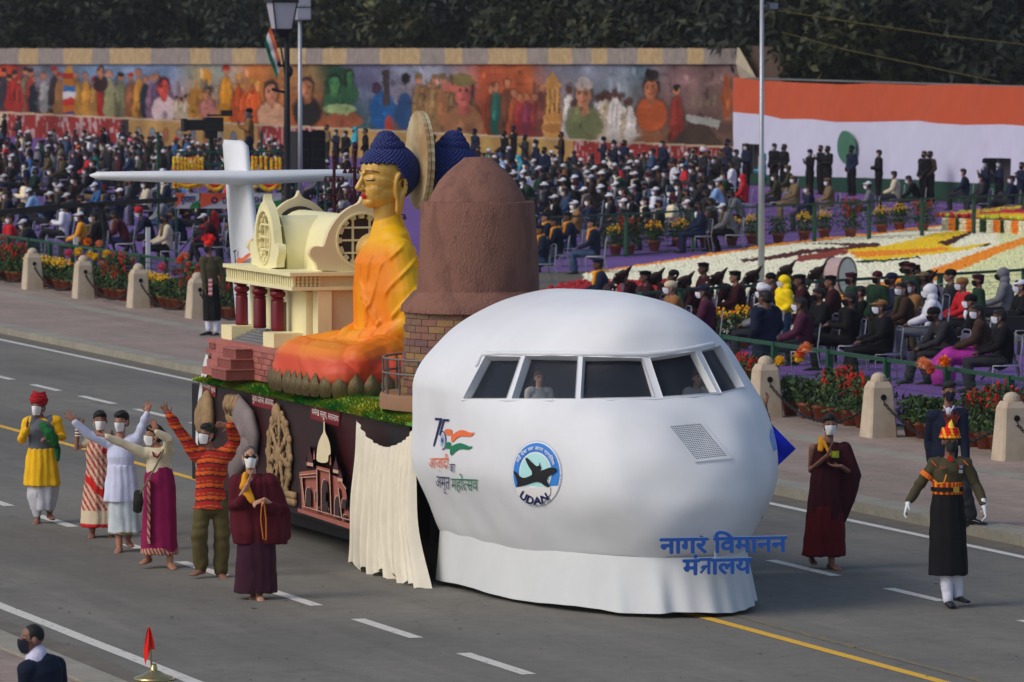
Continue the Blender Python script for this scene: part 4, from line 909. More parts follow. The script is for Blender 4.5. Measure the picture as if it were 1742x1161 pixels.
# ================================================================ cream temple
tem = thing('temple_model', 'cream temple model with barrel roof, arched gables and dark red columns', 'temple model', (20.6, 65.4, PZ+.40)); TP = Vector(tem.location); B0 = PZ+.40
crm = mat('cream_paint', S(204, 196, 154, 1.45), rough=.55, var=.06, vs=2.5, bump=.08, bs=8); crm2 = mat('tan_paint', S(190, 176, 140, 1.45), rough=.6, var=.05, vs=2); redp = mat('dark_red_gloss', S(92, 16, 30, 1.4), rough=.3, var=.1, vs=5)
def bx(nm, m, *b): mb = MB(); mb.box(b[0]-TP.x, b[1]-TP.x, b[2]-TP.y, b[3]-TP.y, b[4]-TP.z, b[5]-TP.z); return mb.build(nm, m, tem)
bx('wall', crm2, 19.98, 21.2, 64.36, 66.95, B0, 2.88)
bx('corner_pier', crm, 19.93, 20.10, 64.30, 64.50, B0, 2.88)
bx('corner_pier', crm, 19.93, 20.05, 66.8, 67.0, B0, 2.88)
bx('portico_wall', crm, 19.86, 19.97, 64.55, 66.9, B0, 2.86); bx('doorway', mat('doorway_shadow', S(96, 90, 84)), 19.83, 19.87, 65.35, 65.9, B0, 2.7)
bx('cornice', crm, 19.60, 21.3, 64.27, 67.05, 2.885, 2.93); bx('frieze', crm2, 19.66, 21.25, 64.33, 67.0, 2.931, 3.055); bx('cornice', crm, 19.57, 21.32, 64.24, 67.08, 3.056, 3.10)
mb = MB()
for k in range(30): y = 64.3+k*.094; mb.box(19.615-TP.x, 19.659-TP.x, y-TP.y, y+.045-TP.y, 2.932-TP.z, 3.054-TP.z)
mb.build('balcony_ribs', crm, tem)
for k in range(7):
    x = 19.62+k*.052
    for r in range(3):
        mb = MB(); z = 2.935+r*.04; mb.box(x-TP.x, x+.026-TP.x, 64.285-TP.y, 64.329-TP.y, z-TP.z, z+.026-TP.z); mb.build('lattice_block', crm, tem)
for y0_ in (64.68, 66.46): bx('pedestal', crm, 19.50, 19.95, y0_, y0_+.45, B0, B0+.17)
for k in range(6): bx('stair_tread', mat('grey_step', S(108, 108, 110, 1.3), var=.12), 19.50+k*.06, 19.84, 65.14, 66.45, B0+k*.026, B0+(k+1)*.026-.002)
colp = [(.075, 0), (.085, .02), (.08, .05), (.078, .38), (.07, .40), (.085, .42), (.062, .44), (.095, .475), (.10, .50), (.09, .525), (.06, .54), (.07, .55), (.1, .56), (.1, .585)]
for x, y in ((19.70, 66.70), (19.70, 65.93), (19.70, 65.18), (19.93, 65.95)):
    mb = MB(); s = (2.884-(B0+.172))/.585; mb.lathe([(r, z*s) for r, z in colp], (0, 0, 0), 10); c = mb.build('column', redp, tem); c.location = (x-TP.x, y-TP.y, B0+.172-TP.z); autosmooth(c, 40)
gob = [(-.53, 0), (-.54, .10), (-.60, .17), (-.63, .225), (-.60, .29), (-.53, .31), (-.46, .29), (-.43, .38), (-.39, .50), (-.29, .65), (-.155, .76), (-.045, .80), (-.012, .85), (0, .90)]
def gable(fn, nm='gable', win='wheel'):
    out = smooth_poly(gob+[(-u, v) for u, v in gob[-2::-1]], 1); g = plate(ho(out, ell2(0, .37, .30, .32, 30)), fn, -.05, .05, nm, crm if win != 'wheel' else crm2, tem, .5)
    plate(ho(ell2(0, .37, .315, .335, 30), ell2(0, .37, .29, .31, 30)), fn, -.065, -.05, 'window_rim', crm, g, .5)
    for k in range(16):
        a = 2*PI*k/16; plate([[(.24*math.cos(a-.12), .37+.26*math.sin(a-.12)), (.30*math.cos(a-.12), .37+.32*math.sin(a-.12)), (.30*math.cos(a+.12), .37+.32*math.sin(a+.12)), (.24*math.cos(a+.12), .37+.26*math.sin(a+.12))]], fn, -.03, .03, 'dentil', crm, g, .5)
    for u in (-.10, .10): plate([[(u-.012, .09), (u+.012, .09), (u+.012, .66), (u-.012, .66)]], fn, -.01, .01, 'glazing_bar', crm, g, .5)
    for v in (.22, .37, .52): plate([[(-.26, v-.012), (.26, v-.012), (.26, v+.012), (-.26, v+.012)]], fn, -.025, -.011, 'glazing_bar', crm, g, .5)
    plate([ell2(0, .37, .31, .33, 28)], fn, .052, .062, 'dark_recess', mat('dark_recess', S(60, 52, 50)) if win == 'wheel' else crm2, g, .5)
Z1 = 3.10
gable(lambda u, v, d: Vector((20.50+u*1.05-TP.x, 64.40+d-TP.y, Z1+v-TP.z))); gable(lambda u, v, d: Vector((20.50+u*1.05-TP.x, 66.95-d-TP.y, Z1+v-TP.z)))
gable(lambda u, v, d: Vector((19.74+d-TP.x, 65.72-u*.98-TP.y, Z1+v-TP.z)), 'gable', 'slats')
for k in range(5): bx('slat', crm, 19.78, 19.84, 65.47, 65.97, Z1+.14+k*.12, Z1+.165+k*.12)
def vault(p0, p1, w, h, nm, seg=18, thick=None):
    mb = MB(); d = (Vector(p1)-Vector(p0)).normalized(); s = Vector((d.y, -d.x, 0)); rings = []
    for p in (p0, p1): rings.append([Vector(p)+s*w*math.cos(a)+Vector((0, 0, h*math.sin(a)))-TP for a in np.linspace(0, PI, seg)])
    mb.loft(rings, close=False); mb.loft([rings[0], [Vector(p0)-TP]*seg], close=False, cap=False); mb.loft([rings[1], [Vector(p1)-TP]*seg], close=False, cap=False); return autosmooth(mb.build(nm, crm, tem), 50)
vault((20.5, 64.62, Z1), (20.5, 66.8, Z1), .44, .66, 'barrel_roof'); vault((19.86, 65.72, Z1), (21.1, 65.72, Z1), .42, .63, 'cross_vault')
for y in (64.47, 64.53, 64.59): vault((20.5, y, Z1), (20.5, y+.035, Z1), .47, .70, 'roof_rib')
# lamp masts
lm = thing('lamp_mast', 'tiered dark red lamp mast with bells, leftmost of three behind the temple roof', 'lamp mast', (20.9, 66.75, 3.08), group='tiered lamp masts on the temple')
redp = mat('oxblood_metal', S(58, 16, 26, 1.2), rough=.5); mb = MB(); mb.lathe([(.03, 0), (.024, .1), (.02, 1.25), (.03, 1.27), (.012, 1.3)], seg=8); mb.build('pole', redp, lm)
for k, (z, r_) in enumerate(((.62, .20), (.86, .17), (1.08, .12))):
    mb = MB(); n = 8
    for j in range(n): a = 2*PI*j/n; mb.bar((0, 0, z), (r_*math.cos(a), r_*math.sin(a), z), .01); mb.lathe([(.028, -.06), (.012, -.02), (.004, 0)], (r_*math.cos(a), r_*math.sin(a), z), 6)
    mb.build('bell_tier', redp, lm)
mb = MB(); mb.ell((0, 0, 1.33), (.03, .03, .045), 8, 6); mb.build('finial', redp, lm)
for x, y, s, lb in ((21.15, 66.7, 1.1, 'tallest, middle one of three tiered dark red lamp masts behind the temple'), (21.5, 66.4, 1.0, 'dark red tiered lamp mast standing next to the golden face')): d_ = dup(lm, (x, y, 3.08), 0, lb); d_.scale = (s, s, s)

# ================================================================ brown stupa
stu = thing('stupa_model', 'brown domed brick stupa model with railing between golden statue and white nose', 'stupa model', (20.31, 59.55, PZ)); SO = Vector(stu.location)
stm = mat('brown_stucco', S(138, 98, 84, 1.4), rough=.85, var=.6, vs=5, bump=1.0, bs=55, col2=S(92, 64, 56, 1.35), stretch=(1, 1, .45)); 
wob = lambda a, z: .012*math.sin(3*a+z*2)+.01*math.sin(7*a+1+z*5)
def lz(nm, prof, m, seg=56): mb = MB(); mb.lathe(prof, seg=seg, wob=wob); return autosmooth(mb.build(nm, m, stu), 40)
z_ = lambda z: z-PZ
lz('dome', [(.54, z_(4.075)), (.535, z_(4.09)), (.49, z_(4.18)), (.42, z_(4.30)), (.35, z_(4.38)), (.28, z_(4.445)), (.20, z_(4.51)), (.15, z_(4.555)), (.10, z_(4.562))], stm)
lz('upper_drum', [(.70, z_(3.0)), (.68, z_(3.1)), (.66, z_(3.5)), (.635, z_(3.9)), (.63, z_(4.06)), (.625, z_(4.073)), (.3, z_(4.076))], stm)
lz('sloping_ledge', [(.86, z_(2.86)), (.85, z_(2.93)), (.72, z_(3.08)), (.66, z_(3.1))], stm)
lz('drum_core', [(.84, .1), (.82, .6), (.80, z_(2.87))], mat('mortar', S(96, 72, 62)))
lz('curb', [(1.07, 0), (1.075, .14), (1.06, .17), (.7, .172)], mat('brown_curb', S(122, 92, 70), var=.08))
bk2 = [mat('stupa_brick_%s' % n, S(*c, 1.35), var=.2, vs=9, bump=.4) for n, c in (('ochre', (134, 104, 70)), ('rose', (122, 86, 74)), ('dun', (112, 88, 72)), ('mauve', (104, 76, 74)))]
hB = .0755
def cbrick(m, ang=.26):
    mb = MB(); n = 3; vs = []
    for z in (.004, hB-.004):
        for r_ in (-.03, .022):
            for k in range(n+1): a = -ang/2+.006+(ang-.012)*k/n; vs.append(((1+r_/.82)*math.sin(a), -(1+r_/.82)*math.cos(a), z))
    f = []; w = n+1
    for k in range(n): f += [(w+k, w+k+1, 3*w+k+1, 3*w+k), (2*w+k, 3*w+k, 3*w+k+1, 2*w+k+1), (k, k+1, w+k+1, w+k)]
    f += [(0, w, 3*w, 2*w), (n, 2*w+n, 3*w+n, w+n)]; mb.add(vs, f); return mb.mesh('brick', m)
cbs = [cbrick(m) for m in bk2]; na = 24
for c_ in range(12):
    z = .175+c_*hB; rr = .84-.045*(c_/11)
    for k in range(na):
        a = 2*PI*(k+.5*(c_ % 2))/na; fa = math.atan2(math.sin(a), math.cos(a))
        if not (-1.75 < fa < 1.45): continue
        if any(abs(((fa-w)+PI) % (2*PI)-PI) < .13 and 2 <= c_ <= 5 for w in (-.72, .05)): continue
        o = link('brick', rnd.choice(cbs), stu, loc=(0, 0, z), rz=a); o.scale = (rr, rr, 1)
for w in (-.72, .05):
    mb = MB(); fn = lambda u, v, d, w=w: Vector(((.84+d)*math.sin(w+u), -(.84+d)*math.cos(w+u), v)); plate([arch(0, .33, .64, .20)], fn, -.04, .0, 'niche', mat('niche_dark', S(54, 46, 46)), stu, .2); 
rl = mat('rail_metal', S(104, 96, 92), rough=.5, metal=.4)
for z in (.40, .56): mb = MB(); mb.tube([(1.05*math.cos(a), 1.05*math.sin(a), z) for a in np.linspace(0, 2*PI, 49)], .014, seg=6, round_=False); mb.build('rail', rl, stu, smooth=True)
for k in range(22): a = 2*PI*k/22; mb = MB(); mb.bar((1.05*math.cos(a), 1.05*math.sin(a), .17), (1.05*math.cos(a), 1.05*math.sin(a), .56), .018); mb.build('rail_post', rl, stu)

# ================================================================ aircraft tail
tail = thing('aircraft_tail', 'white aircraft tail fin with long tailplane behind the temple model', 'tail fin', (20.72, 70.1, 0))
mb = MB(); rings = []
for y, w, zc, h in ((-2.9, 1.0, 1.1, .85), (-2.2, .85, 1.2, .7), (-1.2, .5, 1.4, .5), (-.3, .28, 1.6, .3), (.3, .14, 1.68, .16), (.5, .05, 1.7, .06)):
    rings.append([(w*math.cos(a), y, zc+h*math.sin(a)) for a in np.linspace(0, 2*PI, 25)[:-1]])
mb.loft(rings); mb.build('tail_cone', white, tail, smooth=True)
def foil(c, le, te, th, ax):
    """closed wing section round centre c, leading and trailing edges along the travel direction"""
    r = []
    for k in range(16):
        a = 2*PI*k/16; x = (1-math.cos(a))/2; t = math.sin(a)*th*(.3+.7*(1-x))*1.4*(1 if k else 0)
        p = Vector((0, le+(te-le)*x, 0))+Vector(c)+(Vector((t, 0, 0)) if ax == 'z' else Vector((0, 0, t))); r.append(p)
    return r
mb = MB(); mb.loft([foil((0, 0, z), le, te, th, 'z') for z, le, te, th in ((1.7, -1.6, .1, .13), (2.2, -1.2, .3, .12), (3.2, -.65, .58, .105), (4.1, -.28, .80, .09), (4.47, -.16, .9, .085), (4.54, .0, .86, .04))]); mb.build('fin', white, tail, smooth=True)
mb = MB(); mb.loft([foil((x, 0, 4.07+.02*abs(x)), le, te, th, 'x') for x, le, te, th in ((-1.98, .02, .2, .02), (-1.9, -.12, .3, .05), (-1, -.28, .36, .075), (0, -.45, .42, .095), (1, -.28, .36, .075), (1.9, -.12, .3, .05), (1.98, .02, .2, .02))]); mb.build('tailplane', white, tail, smooth=True)
TN = Vector(tail.location)
def tf(u, v): p = onX(u, v, 20.58); return p-TN
onto([smooth_poly([(401, 444), (407, 437), (411, 441), (420, 432), (428, 430), (427, 434), (419, 441), (410, 449), (404, 449)], 1)], tf, 'saffron_ribbon', ink_o, tail, 3)
onto([smooth_poly([(408, 453), (416, 449), (427, 445), (424, 452), (416, 455), (408, 456)], 1)], tf, 'green_ribbon', ink_g, tail, 3)
onto([[(397, 427), (402, 425), (402, 428), (400, 429), (402, 452), (400, 452), (398.5, 430), (397, 430)]], tf, 'numeral', ink_n, tail, 3)
# ================================================================ seated golden statue
def build_statue():
    root = thing('seated_statue', 'seated statue in orange robe with golden face in profile, blue curled hair and halo', 'statue', (20.35, 63.0, PZ))
    gold_ = mat('gold_paint', mode='col', rough=.36, metal=.12, var=.06, vs=6, spec=.4); robe = mat('painted_robe', mode='col', rough=.5, var=.06, vs=5, spec=.35)
    # lotus: bronze petals round a rounded oblong
    brz = mat('bronze_petal', S(92, 80, 52, 1.2), rough=.4, metal=.35, var=.35, vs=14, stretch=(5, 5, .6), bump=.5, bs=20)
    cx_, ax_, by_ = -.26, .92, 1.30; ne = 3.2
    mb = MB(); ring = [(cx_+ax_*.93*math.copysign(abs(math.cos(a))**(2/ne), math.cos(a)), by_*.94*math.copysign(abs(math.sin(a))**(2/ne), math.sin(a))) for a in np.linspace(0, 2*PI, 49)[:-1]]
    mb.loft([[(x, y, z) for x, y in ring] for z in (0, .2)]); mb.build('lotus_base', brz, root)
    pet = MB(); rows = 7; vs = []
    for i in range(rows+1):
        v = i/rows; w = .105*math.sin(PI*min(1, .18+.82*v)**.9)**.6 if v < 1 else 0.004
        w = .10*(1-(max(0, v-.35)/.65)**1.8)**.9 if v < 1 else .003; w = w*(.75+.25*min(1, v*4)); out_ = .05*math.sin(PI*v)+.05-.03*v
        for j in range(5): u = (j-2)/2; vs.append((u*w, -out_*(1-.55*u*u)-.0, v*.275))
    pet.add(vs, [(i*5+j, i*5+j+1, (i+1)*5+j+1, (i+1)*5+j) for i in range(rows) for j in range(4)]); pm = pet.mesh('petal', brz, smooth=True)
    pts = []; N_ = 400
    for k in range(N_): a = 2*PI*k/N_; pts.append((cx_+ax_*math.copysign(abs(math.cos(a))**(2/ne), math.cos(a)), by_*math.copysign(abs(math.sin(a))**(2/ne), math.sin(a))))
    d = [0]; 
    for k in range(N_): d.append(d[-1]+math.hypot(pts[(k+1) % N_][0]-pts[k][0], pts[(k+1) % N_][1]-pts[k][1]))
    npet = int(d[-1]/.185)
    for k in range(npet):
        t = d[-1]*k/npet; i = int(np.searchsorted(d, t)) % N_; p, q = pts[i-1], pts[i]; ang = math.atan2(q[1]-p[1], q[0]-p[0])
        link('petal', pm, root, loc=(q[0], q[1], -.02), rz=ang)
    # robed body as one skin
    mb = MB(); T = mb.tube
    T([(.05, 0, .3), (.03, 0, .62), (-.02, 0, 1.05), (0, 0, 1.45), (.03, 0, 1.68), (.05, 0, 1.80)], [.60, .45, .42, .52, .50, .24], [.42, .31, .31, .33, .25, .18], side=(0, 1, 0), seg=24)
    T([(.05, 0, 1.72), (.04, 0, 1.90), (.035, 0, 2.0)], [.26, .20, .165], seg=16)
    T([(.02, 0, .42), (.02, 0, .75), (.02, 0, 1.15), (.04, 0, 1.5), (.05, -.02, 1.70)], [.60, .68, .70, .62, .40], [.34, .33, .335, .33, .25], side=(0, 1, 0), seg=28)
    for s in (-1, 1):
        T([(.03, s*.44, 1.60), (.08, s*.60, 1.15), (.10, s*.63, .80)], [.185, .17, .15], seg=14); T([(.10, s*.62, .80), (-.15, s*.52, .62), (-.42, s*.16, .60)], [.16, .14, .10], seg=14)
        T([(.08, s*.25, .36), (-.30, s*.72, .38), (-.62, s*1.02, .34)], [.30, .28, .24], seg=14); T([(-.62, s*1.02, .32), (-.78, s*.5, .32), (-.72, 0, .32)], [.23, .22, .20], seg=14)
        mb.ell((-.52, s*.75, .26), (.56, .50, .26), 18, 10); mb.ell((-.80, s*.95, .22), (.28, .28, .20), 14, 9)
    mb.ell((-.36, 0, .28), (.76, 1.0, .32), 26, 12); mb.ell((-.30, 0, .17), (.82, 1.16, .15), 26, 10); mb.loft([[(-.30+.90*s_*math.copysign(abs(math.cos(a_))**.62, math.cos(a_)), 1.24*s_*math.copysign(abs(math.sin(a_))**.62, math.sin(a_)), z_-.10*math.cos(a_)*(z_ > .3)) for a_ in np.linspace(0, 2*PI, 41)[:-1]] for z_, s_ in ((.06, .97), (.20, 1.0), (.34, .97), (.44, .88), (.50, .70))]); mb.ell((-.38, 0, .58), (.20, .22, .08), 14, 8)
    T([(-.16, .30, 1.62), (-.29, .0, 1.30), (-.34, -.30, 1.0), (-.22, -.48, .75)], [.04]*4, seg=8)
    for k, (y, a) in enumerate(((-.40, .0), (-.45, .02), (-.50, .05), (-.35, -.01), (-.30, -.02))): T([(-.10+a, y*.55-.16, 1.56), (-.27+a*1.5, y*.8, 1.15), (-.28+a*2, y, .72), (-.36+a, y*.9, .55)], [.035]*4, seg=7)
    def dsp(co, no):
        x, y, z = co.T; up = np.clip((z-.5)/.2, 0, 1)
        fr = np.clip((-x-.12)/.12, 0, 1); g = np.sin((z*1.0-x*1.1)*19+vn(co, .8)*8)*(1-fr)+fr*np.sin((y*1.0+z*.18)*34+vn(co, 1.5)*3); h = np.sin((x*1.2-y*.5)*9+z*5+vn(co, 1.8)*6)
        return up*(.024*np.maximum(g, 0)**6-.004-.024*np.maximum(g, 0)**6*np.clip((z-1.62)/.12, 0, 1))+(1-up)*(.018*np.maximum(h, 0)**2+.03*(vn(co, 3)-.5))
    def colr(co):
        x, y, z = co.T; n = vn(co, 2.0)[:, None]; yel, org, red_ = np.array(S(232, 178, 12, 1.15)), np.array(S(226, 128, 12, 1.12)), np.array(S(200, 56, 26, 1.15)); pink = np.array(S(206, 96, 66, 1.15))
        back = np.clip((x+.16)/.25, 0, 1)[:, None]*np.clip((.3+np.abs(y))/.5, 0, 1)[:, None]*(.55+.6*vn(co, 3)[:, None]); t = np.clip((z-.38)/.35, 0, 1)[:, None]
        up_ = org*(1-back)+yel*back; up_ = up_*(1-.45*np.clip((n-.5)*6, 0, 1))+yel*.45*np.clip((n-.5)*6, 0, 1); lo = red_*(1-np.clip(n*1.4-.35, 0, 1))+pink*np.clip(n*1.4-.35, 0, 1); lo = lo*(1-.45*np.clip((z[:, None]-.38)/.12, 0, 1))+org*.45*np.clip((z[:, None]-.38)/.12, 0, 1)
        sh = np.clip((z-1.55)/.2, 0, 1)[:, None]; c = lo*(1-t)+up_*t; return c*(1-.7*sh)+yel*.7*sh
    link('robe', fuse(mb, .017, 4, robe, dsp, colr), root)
    # chest and shoulder of skin
    mb = MB(); mb.ell((-.06, .20, 1.62), (.23, .24, .20), 18, 12); mb.tube([(.03, 0, 1.70), (.02, 0, 2.0), (.0, 0, 2.2)], [.175, .155, .165], seg=16)
    goldc = np.array(S(182, 144, 70, 1.35))
    def gcol(co):
        n = vn(co, 5)[:, None]; return goldc*(.92+.16*n)
    link('chest', fuse(mb, .018, 4, gold_, None, gcol), root)
    # head, origin at the chin level
    hz = 2.12; mb = MB(); E = mb.ell
    E((.01, 0, .44), (.285, .235, .24), 24, 16); E((-.040, 0, .175), (.232, .182, .215), 20, 14); E((-.185, 0, .055), (.085, .095, .07), 14, 9); E((-.05, 0, .32), (.225, .21, .2), 20, 12)
    mb.tube([(-.262, 0, .43), (-.285, 0, .33), (-.335, 0, .225)], [.020, .026, .034], seg=10); E((-.30, 0, .205), (.045, .052, .026), 12, 8)
    E((-.262, 0, .140), (.036, .062, .016), 12, 7); E((-.252, 0, .112), (.036, .050, .018), 12, 7)
    for s in (-1, 1):
        E((-.205, s*.092, .335), (.050, .062, .036), 12, 8); E((-.13, s*.085, .21), (.115, .085, .12), 12, 8)
        mb.tube([(-.285, s*.028, .385), (-.275, s*.075, .418), (-.215, s*.140, .405)], [.012, .013, .008], seg=6)
        e = [(.055+.058*math.cos(a), s*(.232+.012*math.sin(a)), .25+.145*math.sin(a)) for a in np.linspace(-.6, PI+.75, 14)]; mb.tube(e, .026, seg=8)
        mb.tube([(e[0][0]-.01, e[0][1], e[0][2]), (.07, s*.215, .06), (.055, s*.20, -.06), (.03, s*.20, -.07)], [.026, .036, .042, .03], [.018, .018, .018, .016], side=(1, 0, 0), seg=8); mb.tube([(e[-1][0], e[-1][1], e[-1][2]), (.03, s*.205, .08), (.03, s*.2, -.05)], [.024, .026, .026], seg=8)
        mb.tube([(.02, s*.222, .22), (.045, s*.235, .29), (.06, s*.235, .32)], [.014, .014, .012], seg=6); E((.04, s*.195, .2), (.05, .03, .14), 10, 8)
    def hcol(co):
        x, y, z = co.T; z = z-hz; x = (x-.01)/1.1; y = y/1.12; c = np.tile(goldc, (len(co), 1))*(.95+.1*vn(co, 4)[:, None])
        c[z > .32] *= 1.08
        low_ = np.clip((.14-z)/.16, 0, 1)[:, None]; c = c*(1-.35*low_)+np.array(S(206, 140, 30, 1.4))*.35*low_
        lip = (x < -.252) & (z < .158) & (z > .094) & (np.abs(y) < .052); c[lip] = S(178, 34, 30, 1.4)
        for s in (-1, 1):
            yy = y*s; bz_ = .412+.012*np.sin(np.clip((yy-.02)/.14, 0, 1)*PI)+.01; br = (yy > .03) & (yy < .175) & (x < -.14) & (np.abs(z-(.425-.55*(yy-.09)**2*6)) < .0095); c[br] = S(66, 38, 22, 1.3)
            ey = (yy > .045) & (yy < .15) & (x < -.16) & (np.abs(z-(.322-(.012*np.cos((yy-.1)*22)))) < .0075); c[ey] = S(52, 34, 24, 1.3)
            wh = (yy > .055) & (yy < .14) & (x < -.16) & (z > .315) & (z < .326)&~ey; c[wh] = S(206, 196, 170, 1.4)
        return c
    for i, v in enumerate(mb.v): mb.v[i] = (v[0]*1.1+.01, v[1]*1.12, v[2]+hz)
    link('head', fuse(mb, .0085, 9, gold_, None, hcol), root)
    # hair cap with snail curls and topknot
    blue = mat('blue_curls', S(28, 40, 92, 1.4), rough=.6, var=.2, vs=14)
    def in_hair(p):
        x, y, z = p; face = x < -.02+(.50-z)*.55 and z < .51; low_ = z < .03 or (x < .115 and z < .33)
        return not face and not low_
    mb = MB(); cen_, rr_ = Vector((.035, 0, .405)), Vector((.318, .275, .325)); n = 1150; rad = .024
    shell = MB(); shell.ell(cen_, (rr_.x-.012, rr_.y-.012, rr_.z-.012), 36, 24); shell.f = [f for f in shell.f if all(in_hair(shell.v[i]) for i in f)]; me_ = shell
    SC = lambda v: (v[0]*1.1+.01, v[1]*1.12, v[2])
    for i, v in enumerate(shell.v): shell.v[i] = SC((v[0], v[1], v[2]+hz))
    hair = shell.build('hair', blue, root, smooth=True)
    for k in range(n):
        z = 1-2*(k+.5)/n; a = k*2.399963; r_ = math.sqrt(1-z*z); p = Vector((cen_.x+rr_.x*r_*math.cos(a), cen_.y+rr_.y*r_*math.sin(a), cen_.z+rr_.z*z))
        if in_hair(p) and not (p.z > .69 and math.hypot(p.x-.03, p.y) < .12): mb.ell(p+Vector((0, 0, hz)), (rad*1.05, rad*1.05, rad*.9), 6, 4)
    for c2, r2_, n2 in ((Vector((.02, 0, .70)), (.17, .16, .085), 200), (Vector((.01, 0, .765)), (.125, .12, .07), 150), (Vector((.0, 0, .82)), (.085, .08, .05), 70)):
        mb.ell(c2+Vector((0, 0, hz)), tuple(q*.92 for q in r2_), 14, 9)
        for k in range(n2):
            z = 1-2*(k+.5)/n2
            if z < -.3: continue
            a = k*2.399963; r_ = math.sqrt(1-z*z); mb.ell(c2+Vector((r2_[0]*r_*math.cos(a), r2_[1]*r_*math.sin(a), r2_[2]*z+hz)), (rad, rad, rad*.9), 6, 4)
    mb.v = [SC(v) for v in mb.v]; tag(mb.build('curls', blue, hair, norm=False), kind='stuff')
    # halo board
    hm = mat('halo_paint', S(176, 166, 132, 1.4), rough=.6, var=.1, vs=2, col2=S(150, 120, 84, 1.3))
    fn = lambda u, v, d: Vector((.40+d, u, v)); lp_ = [(.42*(1+.012*(-1)**k)*math.cos(2*PI*k/72), 2.66+.565*(1+.012*(-1)**k)*math.sin(2*PI*k/72)) for k in range(72)]
    plate([lp_], fn, -.02, .02, 'halo', hm, root, 1.)
    for ch in root.children:
        if ch.name.split('.')[0] in ('head', 'hair'): ch.rotation_euler = (0, 0, R(9))
    return root
statue = build_statue()
st2 = dup(statue, (21.20, 63.0, PZ), PI, 'second seated statue facing away, its blue curled hair rising behind the halo and brown stupa')

# ================================================================ people
hairm = mat('hair', S(24, 22, 22, 1.3), rough=.55, var=.3, vs=40, bump=.5, bs=60); maskw = mat('white_mask', S(206, 208, 212, 1.4), rough=.8, var=.03)
maskk = mat('dark_mask', S(34, 38, 40, 1.3), rough=.8, var=.1); maskb = mat('navy_mask', S(24, 28, 44, 1.3), rough=.8)
cloth = lambda nm, *c, **k: mat(nm, S(*c, 1.45), rough=.85, var=k.get('var', .1), vs=k.get('vs', 8), bump=.25, bs=25, spec=.15)
def basis(yaw, pit=0.): return Matrix.Rotation(yaw, 3, 'Z') @ Matrix.Rotation(pit, 3, 'X')
def head_parts(mb, hc, Mx, k=1.):
    """hc is the centre of the skull, the face looks along -Y of Mx"""
    hc = Vector(hc); P = lambda x, y, z: hc+Mx@(Vector((x, y, z))*k); E = lambda c, r, s=12, g=8: mb.ell(P(*c), tuple(q*k for q in r), s, g, Mx)
    E((0, .008, .025), (.074, .093, .092)); E((0, -.022, -.045), (.056, .066, .068)); E((0, -.055, -.095), (.030, .028, .022), 8, 6)
    mb.tube([P(0, -.080, .018), P(0, -.098, -.022), P(0, -.106, -.032)], [.010*k, .014*k, .013*k], seg=7)
    for s in (-1, 1): E((s*.077, .012, -.008), (.012, .020, .032), 8, 6); E((s*.034, -.068, .012), (.020, .014, .010), 8, 6)
    E((0, -.082, -.062), (.022, .012, .008), 8, 6)
def hand_parts(mb, w, d, n, curl=.25, spread=.12, k=1., thumb=1):
    """w wrist, d finger direction, n palm normal; thumb=+1/-1 gives its side"""
    w = Vector(w); d = Vector(d).normalized(); n = Vector(n); n = (n-d*n.dot(d)).normalized(); s = d.cross(n)*thumb
    M = Matrix((s, d, n)).transposed(); mb.ell(w+d*.052*k, (.040*k, .056*k, .017*k), 10, 7, M)
    for i, (o, l) in enumerate(((.030, .070), (.011, .080), (-.010, .075), (-.029, .058))):
        b = w+d*.088*k+s*o*k; q = (d+s*spread*(o/.03)).normalized(); m1 = b+q*l*.45*k; q2 = (q+n*curl).normalized(); m2 = m1+q2*l*.32*k; q3 = (q2+n*curl*1.3).normalized(); mb.tube([b-q*.02*k, m1, m2, m2+q3*l*.25*k], [.0105*k, .0100*k, .0092*k, .008*k], seg=6)
    b = w+d*.022*k+s*.030*k; q = (d*.62+s*.75+n*.15).normalized(); mb.tube([b, b+q*.038*k, b+q*.038*k+(q+d*.6+n*curl).normalized()*.034*k], [.013*k, .0115*k, .009*k], seg=6)
def foot_parts(mb, a, d, k=1., shoe=False):
    a = Vector(a); d = Vector((d[0], d[1], 0)).normalized(); mb.tube([a-d*.045+Vector((0, 0, -.045)), a+d*.05+Vector((0, 0, -.050)), a+d*.135+Vector((0, 0, -.066)), a+d*.185+Vector((0, 0, -.072))], [.034*k, .040*k, .044*k, .034*k], [.038, .033, .022, .015], side=d.cross(Vector((0, 0, 1))), seg=10)
    if not shoe:
        s = d.cross(Vector((0, 0, 1)))
        for i in range(5): mb.ell(a+d*(.208-.007*i)+s*(.026-.013*i)+Vector((0, 0, -.074)), (.013, .013, .010), 6, 5)
def J0(**k):
    """joints of a standing adult facing -Y; x to the picture's right"""
    j = dict(pel=(0, 0, .93), spi=(0, 0, 1.12), che=(0, -.01, 1.32), nek=(0, .015, 1.50), hed=(0, -.01, 1.635), shL=(-.185, 0, 1.42), shR=(.185, 0, 1.42), elL=(-.24, .02, 1.13), elR=(.24, .02, 1.13), wrL=(-.25, -.06, .88), wrR=(.25, -.06, .88),
             hiL=(-.09, 0, .90), hiR=(.09, 0, .90), knL=(-.10, -.02, .50), knR=(.10, -.02, .50), anL=(-.11, .02, .085), anR=(.11, .02, .085), fyaw=0., fpit=0., ftL=(0, -1), ftR=(0, -1), dL=None, dR=None, nL=(1, 0, 0), nR=(-1, 0, 0), thL=1, thR=1, cuL=.35, cuR=.35, spL=.1, spR=.1)
    j.update(k); return j
V = Vector
def side_of(j): return (V(j['shR'])-V(j['shL'])).normalized()
